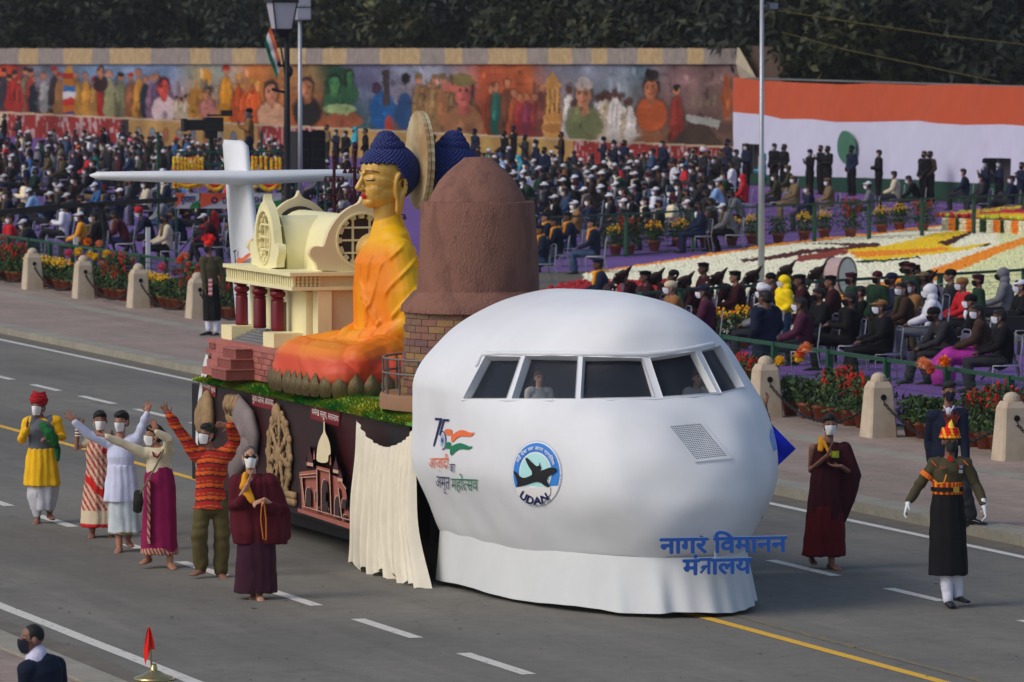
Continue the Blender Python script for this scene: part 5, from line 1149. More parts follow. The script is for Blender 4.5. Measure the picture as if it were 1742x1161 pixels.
def skin_body(j, k=1., hands=True, feet=True):
    mb = MB(); s = side_of(j); T = mb.tube
    T([j['pel'], j['spi'], j['che'], V(j['nek'])-V((0, 0, .05))], [.132*k, .118*k, .138*k, .09*k], [.10*k, .09*k, .10*k, .06], side=s, seg=14)
    T([V(j['nek'])-V((0, 0, .06)), V(j['hed'])+V((0, .02, -.05))], [.055, .05], seg=10); Mx = basis(j['fyaw'], j['fpit']); head_parts(mb, j['hed'], Mx)
    for q in 'LR':
        T([j['sh'+q], j['el'+q], j['wr'+q]], [.052*k, .038*k, .026], seg=9)
        if hands: d = j['d'+q] or (V(j['wr'+q])-V(j['el'+q])); hand_parts(mb, j['wr'+q], d, j['n'+q], j['cu'+q], j['sp'+q], .93, j['th'+q])
        T([j['hi'+q], j['kn'+q], j['an'+q]], [.085*k, .058*k, .038], seg=10); T([j['hi'+q], V(j['kn'+q])*.6+V(j['hi'+q])*.4], [.09*k, .075*k], seg=10)
        if feet: foot_parts(mb, j['an'+q], j['ft'+q])
    return mb, Mx
def skin_col(j, Mx, c, lips=(150, 78, 70)):
    hc = np.array(j['hed']); Mi = np.array(Mx.inverted()); c = np.array(c)
    def f(co):
        out = np.tile(c, (len(co), 1)); l = (co-hc)@Mi.T; near = np.linalg.norm(l, axis=1) < .16
        x, y, z = l.T; ax_ = np.abs(x)
        out[near & (y < -.05) & (ax_ > .018) & (ax_ < .050) & (np.abs(z-.034) < .0050)] = S(26, 20, 18)
        out[near & (y < -.05) & (ax_ > .020) & (ax_ < .048) & (np.abs(z-.012) < .0055)] = S(30, 24, 22)
        out[near & (y < -.07) & (ax_ < .022) & (np.abs(z+.062) < .007)] = S(*lips); return out
    return f
def mask_mesh(j, Mx, m, grow=1.0, down=False):
    """cup of cloth over nose and mouth"""
    hc = V(j['hed']); mb = MB(); n, r = 12, 7; vs = []
    for i in range(r+1):
        t = i/r; z = -.006-.098*t
        for k in range(n+1):
            a = -1.08+2.16*k/n; bul = 1+.24*math.sin(PI*(.22+.78*t))**.8*max(0, math.cos(a))**3; rx = (.074-.020*t)*grow; ry = (.104-.012*t)*grow*bul; zz_ = z-.012*math.cos(a)*(.0 if t > 0 else -1)
            vs.append(hc+Mx@V((rx*math.sin(a), -ry*math.cos(a)+.008, zz_+(-.0 if abs(a) < .9 else (.02*(1-2*t))*(abs(a)-.9)/.35*-1))))
    mb.add(vs, [(i*(n+1)+k, i*(n+1)+k+1, (i+1)*(n+1)+k+1, (i+1)*(n+1)+k) for i in range(r) for k in range(n)])
    for s in (-1, 1):
        for z in (-.02, -.075): mb.bar(hc+Mx@V((s*.067, -.03, z)), hc+Mx@V((s*.080, .012, -.01)), .003)
    return mb.mesh('mask', m, smooth=True)
def hair_mesh(j, Mx, style='short', m=None, vox=.011):
    hc = V(j['hed']); mb = MB(); E = lambda c, r: mb.ell(hc+Mx@V(c), r, 14, 10, Mx)
    if style == 'shaved': E((0, .014, .034), (.0765, .092, .088))
    else: E((0, .022, .045), (.083, .095, .088)); E((0, -.020, .080), (.070, .070, .048)); E((0, .050, -.01), (.074, .062, .075))
    if style == 'bun': E((0, .115, .02), (.045, .04, .045))
    if style == 'side': E((.02, -.03, .098), (.065, .06, .03))
    if style == 'long': E((0, .075, -.10), (.075, .045, .14))
    return fuse(mb, vox, 2, m or hairm, lambda co, no: .006*(vn(co, 45)-.5))
def shirt(j, m=None, g=.022, vox=.011, length=.0, sleeves=('L', 'R'), sl=1., colf=None, fold=.010, flare=1., hem=None, k=1., collar=True, disp=None, cap=1):
    """garment for trunk and arms; length extends below the hips; sl = how far along the forearm sleeves reach"""
    mb = MB(); s = side_of(j); p = V(j['pel']); sp_ = V(j['spi']); ch = V(j['che']); nk = V(j['nek'])
    pts = [p-V((0, 0, length)), p, sp_, ch, (ch+nk)/2+V((0, 0, .025)), nk-V((0, 0, .02))]; g0 = g; g = g*.7; r1 = [(.150+g)*flare*k, (.142+g)*k, (.130+g)*k, (.150+g)*k, (.13+g)*k, .058+g*.4]; r2 = [(.12+g)*flare*k, (.112+g)*k, (.10+g)*k, (.113+g)*k, (.075+g)*k, .052+g*.4]
    if length <= 0.01: pts, r1, r2 = pts[1:], r1[1:], r2[1:]
    mb.tube(pts, r1, r2, side=s, seg=18, round_=False)
    for q in 'LR':
        a, b, w = V(j['sh'+q]), V(j['el'+q]), V(j['wr'+q]); inn = a-s*(a-ch).dot(s)*.35
        mb.tube([inn, a if cap else inn*.3+a*.7], [(.075+g)*k*.9, (.060+g)*k*(1 if cap else .85)], seg=12)
        if q in sleeves: e = b+(w-b)*sl; mb.tube([a, (a+b)/2, b, (b+e)/2, e], [(.055+g)*k, (.046+g)*k, (.040+g)*k, (.035+g)*k, (.028+g)*k], seg=12)
        elif cap: mb.tube([a, a+(b-a)*.18], [(.060+g)*k, (.056+g)*k], seg=12)
    f = disp or (lambda co, no: fold*(np.sin((co[:, 2]*2.2+co[:, 0]*1.5)*16+vn(co, 5)*7)*.5+(vn(co, 9)-.5)*1.2))
    return fuse(mb, vox, 2, m, f, colf, 'shirt')
def trousers(j, m=None, g=.026, vox=.011, to=.0, colf=None, fold=.009, k=1., wide=1.):
    mb = MB(); s = side_of(j); p = V(j['pel']); mb.tube([(V(j['hiL'])+V(j['hiR']))/2+V((0, 0, -.03)), p, p+(V(j['spi'])-p)*.5], [(.145+g)*k, (.135+g)*k, (.125+g)*k], [(.108+g)*k, (.105+g)*k, (.092+g)*k], side=s, seg=16)
    for q in 'LR':
        h, kn, an = V(j['hi'+q]), V(j['kn'+q]), V(j['an'+q]); e = an+(kn-an).normalized()*to
        mb.tube([h, (h+kn)/2, kn, (kn+e)/2, e], [(.080+g)*k, (.068+g)*k, (.052+g)*k*wide, (.050+g)*k*wide, (.044+g)*k*wide], seg=12)
    return fuse(mb, vox, 2, m, lambda co, no: fold*(np.sin(co[:, 2]*38+vn(co, 6)*8)*.5+(vn(co, 8)-.5)), colf, 'trousers')
def robe(rings, m=None, vox=.014, amp=.012, nf=9, colf=None, tw=0., smooth=2, extra=None):
    """hanging cloth as a closed loft: rings = (x, y, z, rx, ry), pleats swelling towards the hem"""
    mb = MB(); rs = []; n = 40; z0, z1 = rings[0][2], rings[-1][2]
    for (x, y, z, rx, ry) in rings:
        t = (z-z0)/(z1-z0); t = abs(t); rs.append([(x+rx*math.cos(a)*(1+amp/rx*t*(.6+.4*math.sin(nf*a+tw*t+math.sin(3*a)*1.5))), y+ry*math.sin(a)*(1+amp/ry*t*math.sin(nf*a+tw*t+1+math.sin(2*a)*1.5)), z) for a in np.linspace(0, 2*PI, n+1)[:-1]])
    mb.loft(rs)
    if extra: extra(mb)
    return fuse(mb, vox, smooth, m, lambda co, no: .006*(vn(co, 9)-.5)*2+.5*amp*np.sin(np.arctan2(co[:, 1]-rings[-1][1], co[:, 0]-rings[-1][0])*nf*1.7+vn(co, 4)*4)*.5, colf, 'robe')
class Fig:
    """a person standing at ground pixel (gx, gy); pixel() turns survey pixels into the figure's own metres"""
    def __init__(s, gx, gy, label, cat='person', z=0.):
        g = G(gx, gy, z); s.k = (g-V((0, 0, CH))).dot(fwv); s.k = FPX/s.k; s.gx, s.gy = gx, gy; s.g = g; s.label, s.cat = label, cat
    def __call__(s, x, y, d=0.): return ((x-s.gx)/s.k, d, (s.gy-y)/s.k+d*.0+d*-.0)
    def body(s, j, skin, k=1., hide=None, vox=.0085, feet=True):
        mb, s.M = skin_body(j, k, feet=feet); s.j = j; me = fuse(mb, vox, 2, skinm, None, skin_col(j, s.M, skin)); s.o = link('person', me, None, s.g, -YAW); tag(s.o, s.label, s.cat); return s.o
    def add(s, nm, me): return link(nm, me, s.o)
SKa, SKb, SKc, SKd = SK(140, 98, 78), SK(116, 80, 64), SK(160, 118, 96), SK(100, 70, 56)
def turban(j, Mx, m, r=(.10, .115, .075), up=.105, wraps=5):
    hc = V(j['hed']); mb = MB(); mb.ell(hc+Mx@V((0, .012, up-.02)), (r[0]*.93, r[1]*.93, r[2]), 16, 10, Mx)
    for k in range(wraps):
        z = up-.055+k*.030; q = math.cos((k/(wraps-1)-.35)*1.3); mb.tube([hc+Mx@V((r[0]*q*math.cos(a), .012+r[1]*q*math.sin(a), z+.012*math.sin(a*2+k*1.7)-.02*math.sin(a)*(.5 if k < 2 else .1))) for a in np.linspace(0, 2*PI, 22)], [.019]*22, seg=6)
    return fuse(mb, .009, 1, m, lambda co, no: .005*np.sin(co[:, 2]*170+vn(co, 20)*5))

# --- 1 man in yellow with red turban
f = Fig(75, 890, 'barefoot dancer in yellow tunic, grey waistcoat and red turban holding a green cloth')
j = J0(pel=f(70, 782), spi=f(71, 756), che=f(72, 730), nek=f(71, 709), hed=f(66, 692, -.02), shL=f(48, 718), shR=f(96, 717), elL=f(38, 748, -.02), elR=f(107, 744), wrL=f(49, 727, -.22), wrR=f(92, 742, -.24), dL=(.1, -.25, 1), nL=(1, 0, 0), dR=(-1, -.3, -.1), nR=(0, .3, -1), cuR=.8,
       hiL=f(60, 785), hiR=f(82, 785), knL=f(63, 835, -.06), knR=f(85, 835), anL=f(64, 881, -.02), anR=f(84, 872, .05), ftL=(-.1, -1), ftR=(.3, -1), fyaw=-.35, fpit=-.12)
f.body(j, SKb)
ylw = cloth('yellow_cloth', 206, 158, 30); f.add('tunic', shirt(j, ylw, .02, length=.0)); 
f.add('tunic_skirt', robe([(*f(71, 762), .165, .13), (*f(71, 790), .19, .15), (*f(71, 826), .21, .17)], ylw, amp=.02, nf=7))
f.add('waistcoat', shirt(j, cloth('grey_waistcoat', 84, 88, 96), .030, sleeves=(), length=.02, fold=.004, cap=0)); f.add('turban', turban(j, f.M, cloth('red_turban', 142, 28, 34, var=.4), (.095, .105, .08), .10)); f.add('mask', mask_mesh(j, f.M, maskw)); f.add('hair', hair_mesh(j, f.M))
f.add('dhoti', robe([(*f(72, 822, 0.), .17, .13), (*f(72, 845), .17, .13), (*f(73, 868), .12, .12)], cloth('pale_dhoti', 160, 162, 168), amp=.03, nf=4)); mb = MB()
for q in 'LR': a_ = V(j['an'+q]); mb.tube([a_+V((0, 0, .30)), a_+V((0, 0, .14)), a_+V((0, 0, .05))], [.115, .085, .055], seg=12)
f.add('dhoti_leg', fuse(mb, .013, 2, cloth('pale_dhoti', 160, 162, 168), folds(.012, 8, 3)))
mb = MB(); mb.tube([f(76, 722, -.24), f(86, 735, -.26), f(97, 752, -.25)], [.05, .075, .06], seg=10); mb.tube([f(96, 742, -.22), f(100, 762, -.2), f(101, 780, -.18)], [.045, .04, .02], seg=8)
gc = link('green_cloth', fuse(mb, .012, 2, cloth('green_fabric', 26, 84, 44, var=.3), folds(.014, 12, 12)), None, f.g, -YAW); tag(gc, 'bundle of bright green cloth held by the dancer in yellow', 'cloth')

# --- 2 woman in red and white sari
f = Fig(172, 914, 'barefoot woman in red and cream striped sari raising a bangled arm')
j = J0(pel=f(172, 818), spi=f(170, 793), che=f(170, 765), nek=f(170, 738), hed=f(171, 716), shL=f(150, 752, .0), shR=f(190, 750), elL=f(131, 764, -.02), elR=f(200, 775), wrL=f(134, 729, -.06), wrR=f(196, 745, -.2), dL=(.35, -.1, 1), nL=(0, -1, 0), spL=.5, hiL=f(162, 822), hiR=f(184, 822), knL=f(160, 868), knR=f(190, 868), anL=f(157, 903), anR=f(190, 908), fyaw=.12)
f.body(j, SKb, .92)
sc2 = lambda co: np.where((np.sin(co[:, 2]*60+co[:, 0]*95) > .2)[:, None], np.array(S(150, 44, 42, 1.4)), np.array(S(176, 158, 136, 1.4)))
def sari(co):
    c = sc2(co)*1.; x = co[:, 0]; z = co[:, 2]; d = (x*-.75+z)-.62; e = np.abs((x*.9+z)-.55) < .05; c[e] = S(170, 30, 30, 1.4); lo = z < .32; c[lo] = S(180, 166, 140, 1.4); c[(z < .17)] = S(170, 30, 34, 1.4); c[(x > .03) & (z > 1.0) & (x < .09)] = S(160, 26, 30, 1.4); return c
vc = mat('cloth_print', mode='col', rough=.85, var=.08, vs=9, bump=.2, bs=25, spec=.15)
f.add('blouse', shirt(j, cloth('cream_blouse', 168, 150, 122), .012, sl=0., sleeves=(), fold=.004, k=.92))
f.add('sari', robe([(*f(170, 742), .13, .09), (*f(171, 766), .165, .135), (*f(171, 795), .155, .125), (*f(172, 822), .185, .15), (*f(172, 862), .21, .18), (*f(173, 896), .24, .19)], vc, amp=.022, nf=8, colf=sari, tw=3.)); f.add('hair', hair_mesh(j, f.M, 'bun')); f.add('mask', mask_mesh(j, f.M, maskw))
mb = MB(); w_ = V(j['wrL']); [mb.lathe([(.033, -.006), (.037, 0), (.033, .006)], w_+V((0, 0, -.035*i-.01)), 12) for i in range(3)]; f.add('bangles', mb.mesh('b', cloth('white_bangle', 200, 196, 190)))

# --- 3 man in white with both arms flung wide
f = Fig(212, 938, 'barefoot man in white tunic and wrap with both arms thrown wide')
j = J0(pel=f(208, 838), spi=f(207, 808), che=f(206, 776), nek=f(205, 744), hed=f(207, 717), shL=f(184, 753), shR=f(232, 750), elL=f(152, 738, -.08), elR=f(244, 722, -.03), wrL=f(129, 715, -.15), wrR=f(251, 703, -.05), dL=(-.75, -.1, .75), dR=(.22, 0, 1), nL=(.3, -1, .2), nR=(-.2, -1, 0), spL=.5, spR=.35, cuL=.1, cuR=.15, thL=1, thR=-1,
       hiL=f(198, 842), hiR=f(220, 842), knL=f(200, 885), knR=f(222, 885), anL=f(204, 927, -.08), anR=f(217, 918, .1), ftL=(-.1, -1), ftR=(.3, -1), fyaw=-.45, fpit=.1)
f.body(j, SKa)
wc = cloth('white_tunic', 176, 180, 202); f.add('tunic', shirt(j, wc, .018, sl=.95)); f.add('tunic_skirt', robe([(*f(207, 790), .155, .125), (*f(207, 822), .18, .15), (*f(207, 853), .20, .165)], wc, amp=.014, nf=7))
f.add('wrap', robe([(*f(209, 845), .17, .15), (*f(211, 880), .165, .15), (*f(212, 908), .185, .16)], cloth('pale_wrap', 166, 176, 180), amp=.018, nf=6, colf=None)); f.add('wrap_border', robe([(*f(212, 903), .190, .165), (*f(212, 906.5), .191, .166)], cloth('olive_border', 128, 122, 88), amp=.018, nf=6, vox=.01)); f.add('hair', hair_mesh(j, f.M, 'side')); f.add('mask', mask_mesh(j, f.M, maskw))

# --- 4 woman in cream blouse and magenta wrap
f = Fig(272, 966, 'barefoot woman in cream blouse and long magenta wrap skirt with shoulder bag, arm stretched out')
j = J0(pel=f(272, 812), spi=f(269, 790), che=f(268, 772), nek=f(268, 757), hed=f(262, 741), shL=f(246, 772, -.04), shR=f(287, 768, .0), elL=f(214, 755, -.12), elR=f(288, 745, -.16), wrL=f(186, 740, -.2), wrR=f(270, 731, -.22), dL=(-1, -.1, .25), dR=(-.4, -.1, 1), nL=(0, -.4, 1), nR=(-.3, -1, 0), spL=.35, spR=.35, cuL=.1, cuR=.15, thR=-1,
       hiL=f(262, 816), hiR=f(284, 816), knL=f(258, 878), knR=f(288, 878), anL=f(252, 946, 0), anR=f(290, 954, -.08), ftL=(-.35, -1), ftR=(.35, -1), fyaw=-1.1, fpit=0)
j.update(pel=f(272, 806), spi=f(270, 787))
f.body(j, SKa, .9)
f.add('blouse', shirt(j, cloth('cream_silk', 186, 176, 150), .022, k=.92, fold=.013)); f.add('skirt', robe([(*f(271, 793), .13, .11), (*f(272, 812), .165, .14), (*f(272, 850), .175, .15), (*f(271, 900), .185, .16), (*f(271, 940), .20, .17)], cloth('magenta_silk', 116, 22, 66, var=.14), amp=.014, nf=5))
hb = lambda co: np.where((np.sin(np.arctan2(co[:, 1], co[:, 0])*26+co[:, 2]*70) > 0)[:, None], np.array(S(120, 30, 40)), np.array(S(150, 130, 110)))
f.add('hem_band', robe([(*f(271, 931), .202, .172), (*f(271, 943), .206, .176)], vc, amp=.014, nf=5, vox=.01, colf=hb)); mb = MB(); pts_ = [f(252, 812+k*16, -.16-.002*k) for k in range(8)]; mb.loft([[V(p)+V((0, 0, 0)), V(p)+V((.04, -.02, 0)), V(p)+V((.04, .01, 0)), V(p)+V((0, .03, 0))] for p in pts_]); f.add('side_band', fuse(mb, .008, 1, vc, None, hb))
f.add('hair', hair_mesh(j, f.M, 'bun')); f.add('mask', mask_mesh(j, f.M, maskw)); mb = MB(); mb.tube([f(262, 768, -.13), f(264, 774, -.15), f(270, 776, -.15), f(276, 768, -.12)], [.014]*4, seg=6); f.add('bead_necklace', fuse(mb, .008, 1, vc, None, lambda co: np.where((np.sin(co[:, 0]*260) > 0)[:, None], np.array(S(150, 30, 30)), np.array(S(60, 40, 30)))))
bag = thing('shoulder_bag', 'small dark shoulder bag on a long strap beside the magenta skirt', 'bag', f.g, -YAW); mb = MB(); mb.tube([f(237, 835, -.2), f(238, 850, -.22), f(236, 866, -.2)], [.05, .06, .055], [.03, .04, .03], side=(1, 0, 0), seg=10); link('pouch', fuse(mb, .01, 2, cloth('dark_leather', 38, 38, 34)), bag)
mb = MB(); mb.tube([f(280, 764, -.12), f(268, 790, -.2), f(252, 818, -.22), f(240, 838, -.22)], .011, seg=5); mb.build('strap', cloth('strap_olive', 100, 92, 70), bag)

# --- 5 man in striped jumper
f = Fig(358, 982, 'barefoot man in red and orange striped jumper, olive trousers and knitted cap waving one arm')
j = J0(pel=f(358, 852), spi=f(358, 822), che=f(360, 790), nek=f(358, 762), hed=f(353, 739), shL=f(334, 774), shR=f(388, 772), elL=f(308, 734, -.06), elR=f(402, 744, -.08), wrL=f(289, 705, -.1), wrR=f(393, 722, -.2), dL=(-.55, -.1, 1), dR=(-1, -.1, .15), nL=(.2, -1, 0), nR=(0, -1, -.2), spL=.35, cuL=.1, cuR=.1, thL=1, thR=-1,
       hiL=f(346, 858), hiR=f(374, 858), knL=f(340, 908, -.1), knR=f(378, 910), anL=f(343, 964, -.05), anR=f(375, 972, .0), ftL=(-.5, -1), ftR=(.4, -1), fyaw=-.75, fpit=-.1)
f.body(j, SKb, 1.02)
def strp(co):
    z = co[:, 2]+.01*vn(co, 6); r = np.abs(co[:, 0])*.0; p = ((z+.12*np.abs(co[:, 0]))*7.4) % 1; c = np.tile(np.array(S(146, 38, 32, 1.35)), (len(co), 1)); c[p > .30] = S(70, 28, 32, 1.3); c[p > .42] = S(190, 84, 34, 1.35); c[(p > .47) & (p < .50)] = S(120, 40, 32, 1.3); c[p > .72] = S(84, 36, 34, 1.3); c[p > .78] = S(160, 44, 32, 1.35); c[(p > .9) & (p < .93)] = S(176, 110, 60, 1.3); return c
f.add('jumper', shirt(j, vc, .036, .009, length=.08, colf=strp, fold=.012, sl=.98, flare=1.08)); f.add('trousers', trousers(j, cloth('olive_trousers', 74, 66, 40), .022, wide=1.25, to=.02)); mb = MB(); mb.ell(V(j['hed'])+f.M@V((0, .02, .055)), (.088, .10, .078), 16, 10, f.M); f.add('knitted_cap', fuse(mb, .01, 1, cloth('dark_olive_knit', 44, 48, 34), folds(.004, 20, 20))); f.add('mask', mask_mesh(j, f.M, maskw)); f.add('hair', hair_mesh(j, f.M))
mb = MB(); mb.lathe([(.036, -.008), (.041, 0), (.036, .008)], V(j['wrR'])+V((.02, 0, .0)), 12, 'X'); f.add('bracelet', mb.mesh('b', cloth('white_bangle', 200, 196, 190)))

# --- 6 monk in sunglasses
f = Fig(438, 1019, 'monk in maroon robes, sunglasses and white mask raising one hand beside the platform')
j = J0(pel=f(436, 890), spi=f(434, 860), che=f(431, 832), nek=f(428, 806), hed=f(426, 778), shL=f(404, 822), shR=f(458, 820), elL=f(402, 862, -.04), elR=f(474, 868, .0), wrL=f(424, 820, -.26), wrR=f(452, 846, -.26), dL=(.35, -.05, 1), dR=(-.8, -.3, -.3), nL=(1, -.2, 0), nR=(0, .5, -1), cuL=.1, cuR=.9, hiL=f(426, 895), hiR=f(448, 895), knL=f(426, 955), knR=f(446, 955), anL=f(430, 1008, .12), anR=f(442, 1008, -.05), ftL=(0, -1), ftR=(.15, -1), fyaw=.12, fpit=0)
f.body(j, SK(156, 116, 96), 1.05)
mar = cloth('maroon_wool', 70, 18, 28); mar2 = cloth('dark_maroon_wool', 50, 24, 36)
f.add('under_robe', robe([(*f(438, 880), .17, .14), (*f(436, 930), .20, .165), (*f(435, 1008), .225, .18)], mar2, amp=.012, nf=6)); f.add('saffron_shirt', shirt(j, cloth('saffron_shirt', 186, 128, 30), .016, sleeves=(), fold=.004))
def ext(mb):
    mb.tube([f(404, 822), f(404, 862, -.05), f(412, 850, -.2)], [.10, .10, .07], seg=12); mb.tube([f(458, 820), f(476, 868), f(460, 862, -.16)], [.10, .11, .075], seg=12); mb.tube([f(480, 870, .04), f(487, 915, .04)], [.09, .05], [.05, .03], side=(1, 0, 0), seg=10)
f.add('shawl', robe([(*f(428, 806, .02), .11, .085), (*f(429, 818), .20, .13), (*f(432, 842), .25, .16), (*f(436, 872), .27, .18), (*f(440, 903), .29, .19), (*f(442, 925, .0), .27, .17)], mar, amp=.022, nf=7, extra=ext, tw=2.)); mb = MB(); mb.tube([f(417, 812, -.15), f(424, 838, -.21), f(432, 850, -.22)], [.035, .05, .03], [.03, .02, .02], side=(1, 0, 0), seg=10); mb.tube([f(419, 806, -.11), f(414, 826, -.18)], [.03, .03], seg=8); f.add('saffron_sash', fuse(mb, .01, 2, cloth('saffron_shirt', 186, 128, 30), folds(.008, 12, 6)))
f.add('cropped_hair', hair_mesh(j, f.M, 'shaved', mat('cropped_hair', S(70, 64, 62), rough=.8))); f.add('mask', mask_mesh(j, f.M, maskw)); mb = MB(); h_ = V(j['hed'])
for s in (-1, 1): mb.ell(h_+f.M@V((s*.033, -.094, .012)), (.027, .010, .020), 12, 8, f.M); mb.bar(h_+f.M@V((s*.058, -.09, .018)), h_+f.M@V((s*.078, .01, .012)), .005)
mb.bar(h_+f.M@V((-.02, -.102, .016)), h_+f.M@V((.02, -.102, .016)), .005); gl = link('sunglasses', mb.mesh('g', mat('black_lens', (.01, .01, .012), rough=.15, var=0)), None, f.g, -YAW); tag(gl, 'dark round sunglasses worn by the monk beside the platform', 'sunglasses')
mb = MB(); mb.tube([f(448, 846, -.3), f(446, 880, -.31), f(450, 912, -.31), f(455, 914, -.31), f(455, 880, -.31), f(451, 846, -.3)], .007, seg=5); pb = link('prayer_beads', mb.mesh('p', cloth('amber_beads', 170, 104, 30)), None, f.g, -YAW); tag(pb, 'long loop of amber prayer beads hanging from a monk\'s hand', 'beads')

# --- 7 monk on the right of the nose
f = Fig(1402, 968, 'young monk with bare arm, yellow-edged dark robes and badge, between white nose and turbaned soldier')
j = J0(pel=f(1405, 838), spi=f(1406, 808), che=f(1407, 780), nek=f(1408, 750), hed=f(1411, 723), shL=f(1383, 762), shR=f(1434, 760), elL=f(1379, 800, .0), elR=f(1446, 805, .0), wrL=f(1405, 772, -.24), wrR=f(1428, 790, -.26), dL=(.35, -.05, 1), dR=(-1, -.2, .1), nL=(1, -.2, 0), nR=(0, -.2, 1), cuL=.1, hiL=f(1393, 842), hiR=f(1418, 842), knL=f(1388, 895), knR=f(1415, 895), anL=f(1382, 948, .15), anR=f(1414, 956, -.05), ftL=(.1, -1), ftR=(.55, -1), fyaw=.10)
f.body(j, SKb, 1.02)
f.add('skirt_robe', robe([(*f(1404, 860), .20, .16), (*f(1403, 905), .22, .18), (*f(1401, 946), .235, .19)], cloth('red_maroon_wool', 74, 16, 22), amp=.02, nf=6)); dk = cloth('deep_maroon_wool', 50, 18, 26)
def ext(mb): mb.tube([f(1434, 762), f(1448, 810), f(1440, 850), f(1432, 884)], [.09, .11, .09, .05], [.07, .09, .08, .05], side=(1, 0, 0), seg=12)
f.add('shawl', robe([(*f(1408, 752, .02), .11, .085), (*f(1408, 766), .165, .12), (*f(1407, 800), .17, .135), (*f(1405, 850), .19, .16), (*f(1403, 884), .20, .165)], dk, amp=.014, nf=6, extra=ext, tw=1.5)); mb = MB(); mb.tube([f(1396, 744, -.06), f(1394, 764, -.14)], [.035, .035], [.02, .02], side=(1, 0, 0), seg=8); mb.tube([f(1401, 752, -.09), f(1410, 772, -.15)], [.022, .02], seg=8); f.add('yellow_trim', fuse(mb, .009, 1, cloth('saffron_shirt', 186, 128, 30), folds(.004, 12, 6)))
f.add('hair', hair_mesh(j, f.M)); f.add('mask', mask_mesh(j, f.M, maskw)); mb = MB(); b0 = V(f(1412, 765, -.18)); mb.box(b0.x, b0.x+.085, b0.y-.006, b0.y, b0.z-.075, b0.z); bd_ = link('badge', mb.mesh('b', cloth('badge_green', 150, 170, 60)), None, f.g, -YAW); tag(bd_, 'small yellow-green pass badge on the chest of the young monk', 'badge')
mb = MB(); mb.box(b0.x+.012, b0.x+.05, b0.y-.009, b0.y-.006, b0.z-.06, b0.z-.018); link('badge_photo', mb.mesh('p', cloth('badge_yellow', 206, 190, 40)), bd_)

# --- 8 soldier in red and yellow turban
f = Fig(1625, 1033, 'marching soldier in olive tunic, red and yellow plumed turban, white gloves and gaiters')
j = J0(pel=f(1611, 850), spi=f(1611, 828), che=f(1612, 800), nek=f(1614, 777), hed=f(1615, 751), shL=f(1588, 790), shR=f(1642, 789), elL=f(1563, 826, .03), elR=f(1660, 826, .0), wrL=f(1545, 852, -.04), wrR=f(1671, 855, -.1), dL=(-.35, -.1, -1), dR=(.15, -.1, -1), nL=(1, 0, 0), nR=(-1, 0, 0), cuL=.9, cuR=.9, hiL=f(1602, 862), hiR=f(1625, 862), knL=f(1604, 935), knR=f(1622, 935), anL=f(1612, 1016, -.05), anR=f(1630, 1010, .06), ftL=(.2, -1), ftR=(.6, -1), fyaw=.25, fpit=0)
f.body(j, SKd, 1.0, feet=False)
ol = cloth('olive_drab', 62, 58, 42); blk_ = cloth('black_cloth', 22, 22, 24)
f.add('tunic', shirt(j, ol, .026, length=-.0, fold=.009, sl=.95, k=.98)); f.add('long_wrap', robe([(*f(1611, 838), .155, .125), (*f(1611, 860), .175, .14), (*f(1612, 920), .19, .16), (*f(1613, 978), .20, .17)], blk_, amp=.012, nf=5))
mb = MB()
for q in 'LR': a_ = V(j['an'+q]); k_ = V(j['kn'+q]); mb.tube([a_+(k_-a_)*.45, a_+(k_-a_)*.12, a_+V((0, -.02, -.02))], [.068, .060, .056], seg=12)
f.add('gaiters', fuse(mb, .010, 2, cloth('white_gaiters', 190, 190, 206), folds(.004, 5, 14))); mb = MB(); [foot_parts(mb, V(j['an'+q])-V((0, 0, .005)), j['ft'+q], 1.25, True) for q in 'LR']; f.add('shoes', fuse(mb, .009, 1, mat('black_leather', (.012, .012, .013), rough=.2, var=0)))
mb = MB(); [hand_parts(mb, j['wr'+q], j['d'+q], j['n'+q], .9, .0, 1.18) for q in 'LR']; [mb.tube([V(j['wr'+q])-V(j['d'+q]).normalized()*.03, V(j['wr'+q])+V(j['d'+q]).normalized()*.02], .034, seg=10) for q in 'LR']; f.add('white_gloves', fuse(mb, .008, 1, cloth('glove_white', 196, 198, 210)))
mb = MB(); mb.loft([[(*V(f(1611, y)).xy, 0)] and [(V(f(1611, y)).x+(.160+.004)*math.cos(a), (.133)*math.sin(a), V(f(1611, y)).z) for a in np.linspace(0, 2*PI, 41)[:-1]] for y in (840, 833, 826, 819)]); bc_ = lambda co: np.where((np.sin(np.arctan2(co[:, 1], co[:, 0])*22) > .1)[:, None], np.array(S(190, 120, 26)), np.array(S(150, 30, 26)))
f.add('cummerbund', fuse(mb, .008, 1, vc, None, bc_)); mb = MB(); zb_ = V(f(1611, 831)).z; mb.lathe([(1., -.022), (1.03, -.02), (1.03, .02), (1., .022)], (0, 0, 0), 32); mb.v = [(V(f(1611, 0)).x+v[0]*.170, v[1]*.146, zb_+v[2]) for v in mb.v]; f.add('leather_belt', mb.mesh('b', mat('black_leather'))); mb = MB(); bx0 = V(f(1611, 0)).x+.05; mb.box(bx0, bx0+.06, -.158, -.144, zb_-.028, zb_+.028); f.add('brass_buckle', mb.mesh('b', mat('brass', S(170, 140, 60), rough=.3, metal=.8)))
tcol = lambda co: np.where((np.sin(co[:, 0]*75+co[:, 2]*20) > .55)[:, None] | (co[:, 2] < V(j['hed']).z+.075)[:, None] & (np.sin(np.arctan2(co[:, 1], co[:, 0]-j['hed'][0])*14) > -.2)[:, None], np.array(S(196, 140, 30)), np.array(S(176, 30, 26)))
